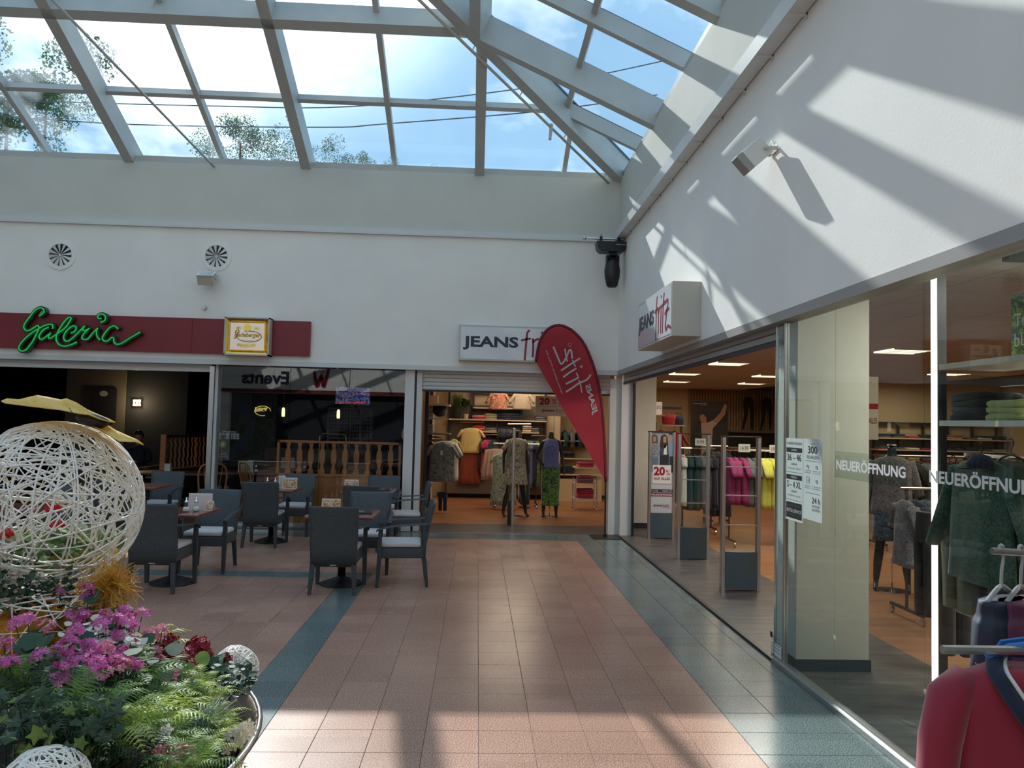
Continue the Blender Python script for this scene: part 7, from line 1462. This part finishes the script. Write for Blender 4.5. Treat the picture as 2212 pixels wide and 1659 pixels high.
# white-leaved plant, blue grass, box bush, white blossoms, yellow flowers inside the ball
rnd = random.Random(12)
for (x, y, Y_, mt, R_, n, r, l, nm) in ((185, 1378, 2.75, 'white', .10, 70, .013, 'white-leaved plant between the geraniums, left part', 'caladium'), (250, 1385, 2.8, 'white', .12, 90, .012, 'white-leaved plant between the geraniums, right part', 'caladium'), (300, 1410, 2.9, 'white', .08, 50, .008, 'fine white-leaved plant behind the lime fern', 'caladium'), (498, 1462, 3.25, 'leaf', .13, 200, .012, 'small dark green box bush in front of the small wicker ball', 'box_bush'), (470, 1495, 3.1, 'white', .10, 60, .006, 'fine white-flecked foliage below the box bush', 'box_bush'), (60, 1275, 3.0, 'dark', .20, 420, .012, 'dark mossy bush under the left side of the large ball', 'moss_bush'), (10, 1225, 3.2, 'dark', .14, 160, .012, 'dark bush at the left picture edge beside the ball', 'moss_bush'), (230, 1330, 3.2, 'dark', .12, 120, .012, 'dark green plant under the yellow tuft', 'moss_bush')):
    c = at(x, y, Y_); o = empty(nm, (c.x, c.y, .5), label=l, cat='plant'); m = MB(); leafcloud(m, c-Vector((c.x, c.y, .5)), R_, n, r, rnd); m.build('foliage', G[mt], o, kind='stuff'); MB().cyl((0, 0, 0), (0, 0, c.z-.5), .004, 5).build('stem', G['dark'], o)
for k, (x, y) in enumerate(((505, 1590), (520, 1605), (345, 1595), (523, 1580), (505, 1620), (530, 1595))):
    c = at(x, y, 2.62 if x > 400 else 2.35); m = MB()
    for j in range(3): floret(m, Vector((.02*(j-1), 0, .012*j)), Vector((.2*j-.2, -.8, .5)).normalized(), .020)
    m.build('cyclamen_bloom', G['white' if k < 3 else 'cream'], None, loc=c, label=('white blossom highest in the right front ferns', 'white blossom in the middle of the right front ferns', 'white blossom beside the blue-green grass', 'cream blossom closest to the rim on the right', 'cream blossom lowest in the right front ferns', 'cream blossom touching the steel rim')[k], cat='flower', group='pale blossoms at the right front')
for (x, y, Y_, l) in ((425, 1560, 2.6, 'tuft of blue-green grass in the middle of the planter'), (450, 1545, 2.7, 'second tuft of blue-green grass, right of the first')):
    c = at(x, y, Y_); m = MB(); o = empty('blue_grass', (c.x, c.y, c.z-.08), label=l, cat='plant')
    for k in range(140):
        a = rnd.random()*2*PI; b = rnd.uniform(.03, .14); h_ = rnd.uniform(.05, .13); n_ = Vector((-math.sin(a), math.cos(a), 0))*.0022; p1 = Vector((b*.5*math.cos(a), b*.5*math.sin(a), h_*.8)); p2 = Vector((b*math.cos(a), b*math.sin(a), h_)); m.add([-n_, n_, p1+n_, p1-n_, p2], [(0, 1, 2, 3), (3, 2, 4)])
    m.build('blades', G['blue'], o, kind='stuff')
# plants seen through the large ball
o = empty('yellow_kalanchoe', BC+Vector((0, .1, -.2)), label='yellow flowers seen through the lower part of the large wicker ball', cat='flower')
for k in range(11):
    x = 40+20*k; q = at(x, 1218-(k-3)*(3 if k > 5 else -1)+rnd.uniform(-8, 8), 3.42)-(BC+Vector((0, .1, -.2))); f = link('flower_cluster', CM2['yel'], o, q); f.scale = (.9,)*3
m = MB(); leafcloud(m, Vector((0, .05, 0)), .26, 260, .02, rnd, .35); m.build('foliage', G['mid'], o, kind='stuff')
for k, (x, y, mt, l) in enumerate(((115, 1100, 'bred', 'bright red bloom in the centre of the large wicker ball'), (125, 1137, 'bred', 'lower red bloom in the large wicker ball'), (10, 1155, 'bred', 'red bloom at the left picture edge in the ball'), (125, 1084, 'cream', 'pale rose bloom above the red one in the ball'), (170, 1140, 'white', 'white bloom in the large wicker ball'))):
    c = at(x, y, 3.45); link('rose_bloom', CM2[mt], None, c, label=l, cat='flower')
for k, (x, y, kd) in enumerate(((40, 1150, 'lime'), (110, 1165, 'mid'), (190, 1160, 'lime'), (150, 1150, 'mid'), (225, 1165, 'mid'))): fern(x, y, 3.5, kd, ('lime fern at the left inside the large ball', 'green fern left of centre inside the ball', 'lime fern at the right inside the ball', 'green fern in the centre inside the ball', 'green fern at the right rim of the ball')[k], 9, .42, k)
# ivy
iv = MB(); pts_ = [(0, .05), (.018, .022), (.045, .02), (.026, -.002), (.03, -.03), (0, -.018), (-.03, -.03), (-.026, -.002), (-.045, .02), (-.018, .022)]
iv.add([Vector((0, 0, .004))]+[Vector((x, y, -.004*(i % 2))) for i, (x, y) in enumerate(pts_)], [(0, i+1, (i+1) % 10+1) for i in range(10)]); ivo = iv.build('leaf', G['ivy'], None); ivd = ivo.data; bpy.data.objects.remove(ivo)
iv2 = ivd.copy(); iv2.materials.clear(); iv2.materials.append(G['ivyl'])
for g_, (xa, xb, ya, yb, l) in enumerate(((0, 110, 1500, 1600, 'dark ivy at the left edge of the planter'), (20, 200, 1590, 1659, 'ivy with light leaves at the bottom left'), (60, 260, 1500, 1600, 'dark ivy in the lower middle of the planter'))):
    c = at((xa+xb)/2, (ya+yb)/2, 2.1); base = Vector((c.x, c.y, .5)); o = empty('ivy', base, label=l, cat='ivy'); st = MB()
    for k in range(46):
        q = at(rnd.uniform(xa, xb), rnd.uniform(ya, yb), rnd.uniform(1.95, 2.3))-base; f = link('leaf', iv2 if (g_ == 1 and k % 3 == 0) or k % 13 == 0 else ivd, o, q, rot=(rnd.uniform(.2, 1.3), rnd.uniform(-.5, .5), rnd.uniform(-.9, .9))); f.scale = (rnd.uniform(.38, .62),)*3
        if k % 3 == 0: st.tube([(0, 0, 0), q*.6+Vector((rnd.uniform(-.05, .05), 0, .03)), q], .0015, 3, cap=False)
    st.build('stems', G['dark'], o)
m = MB(); leafcloud(m, Vector((0, 0, .55)), .9, 1500, .028, rnd, .05); m.build('ground_foliage', G['dark'], pl, kind='stuff')
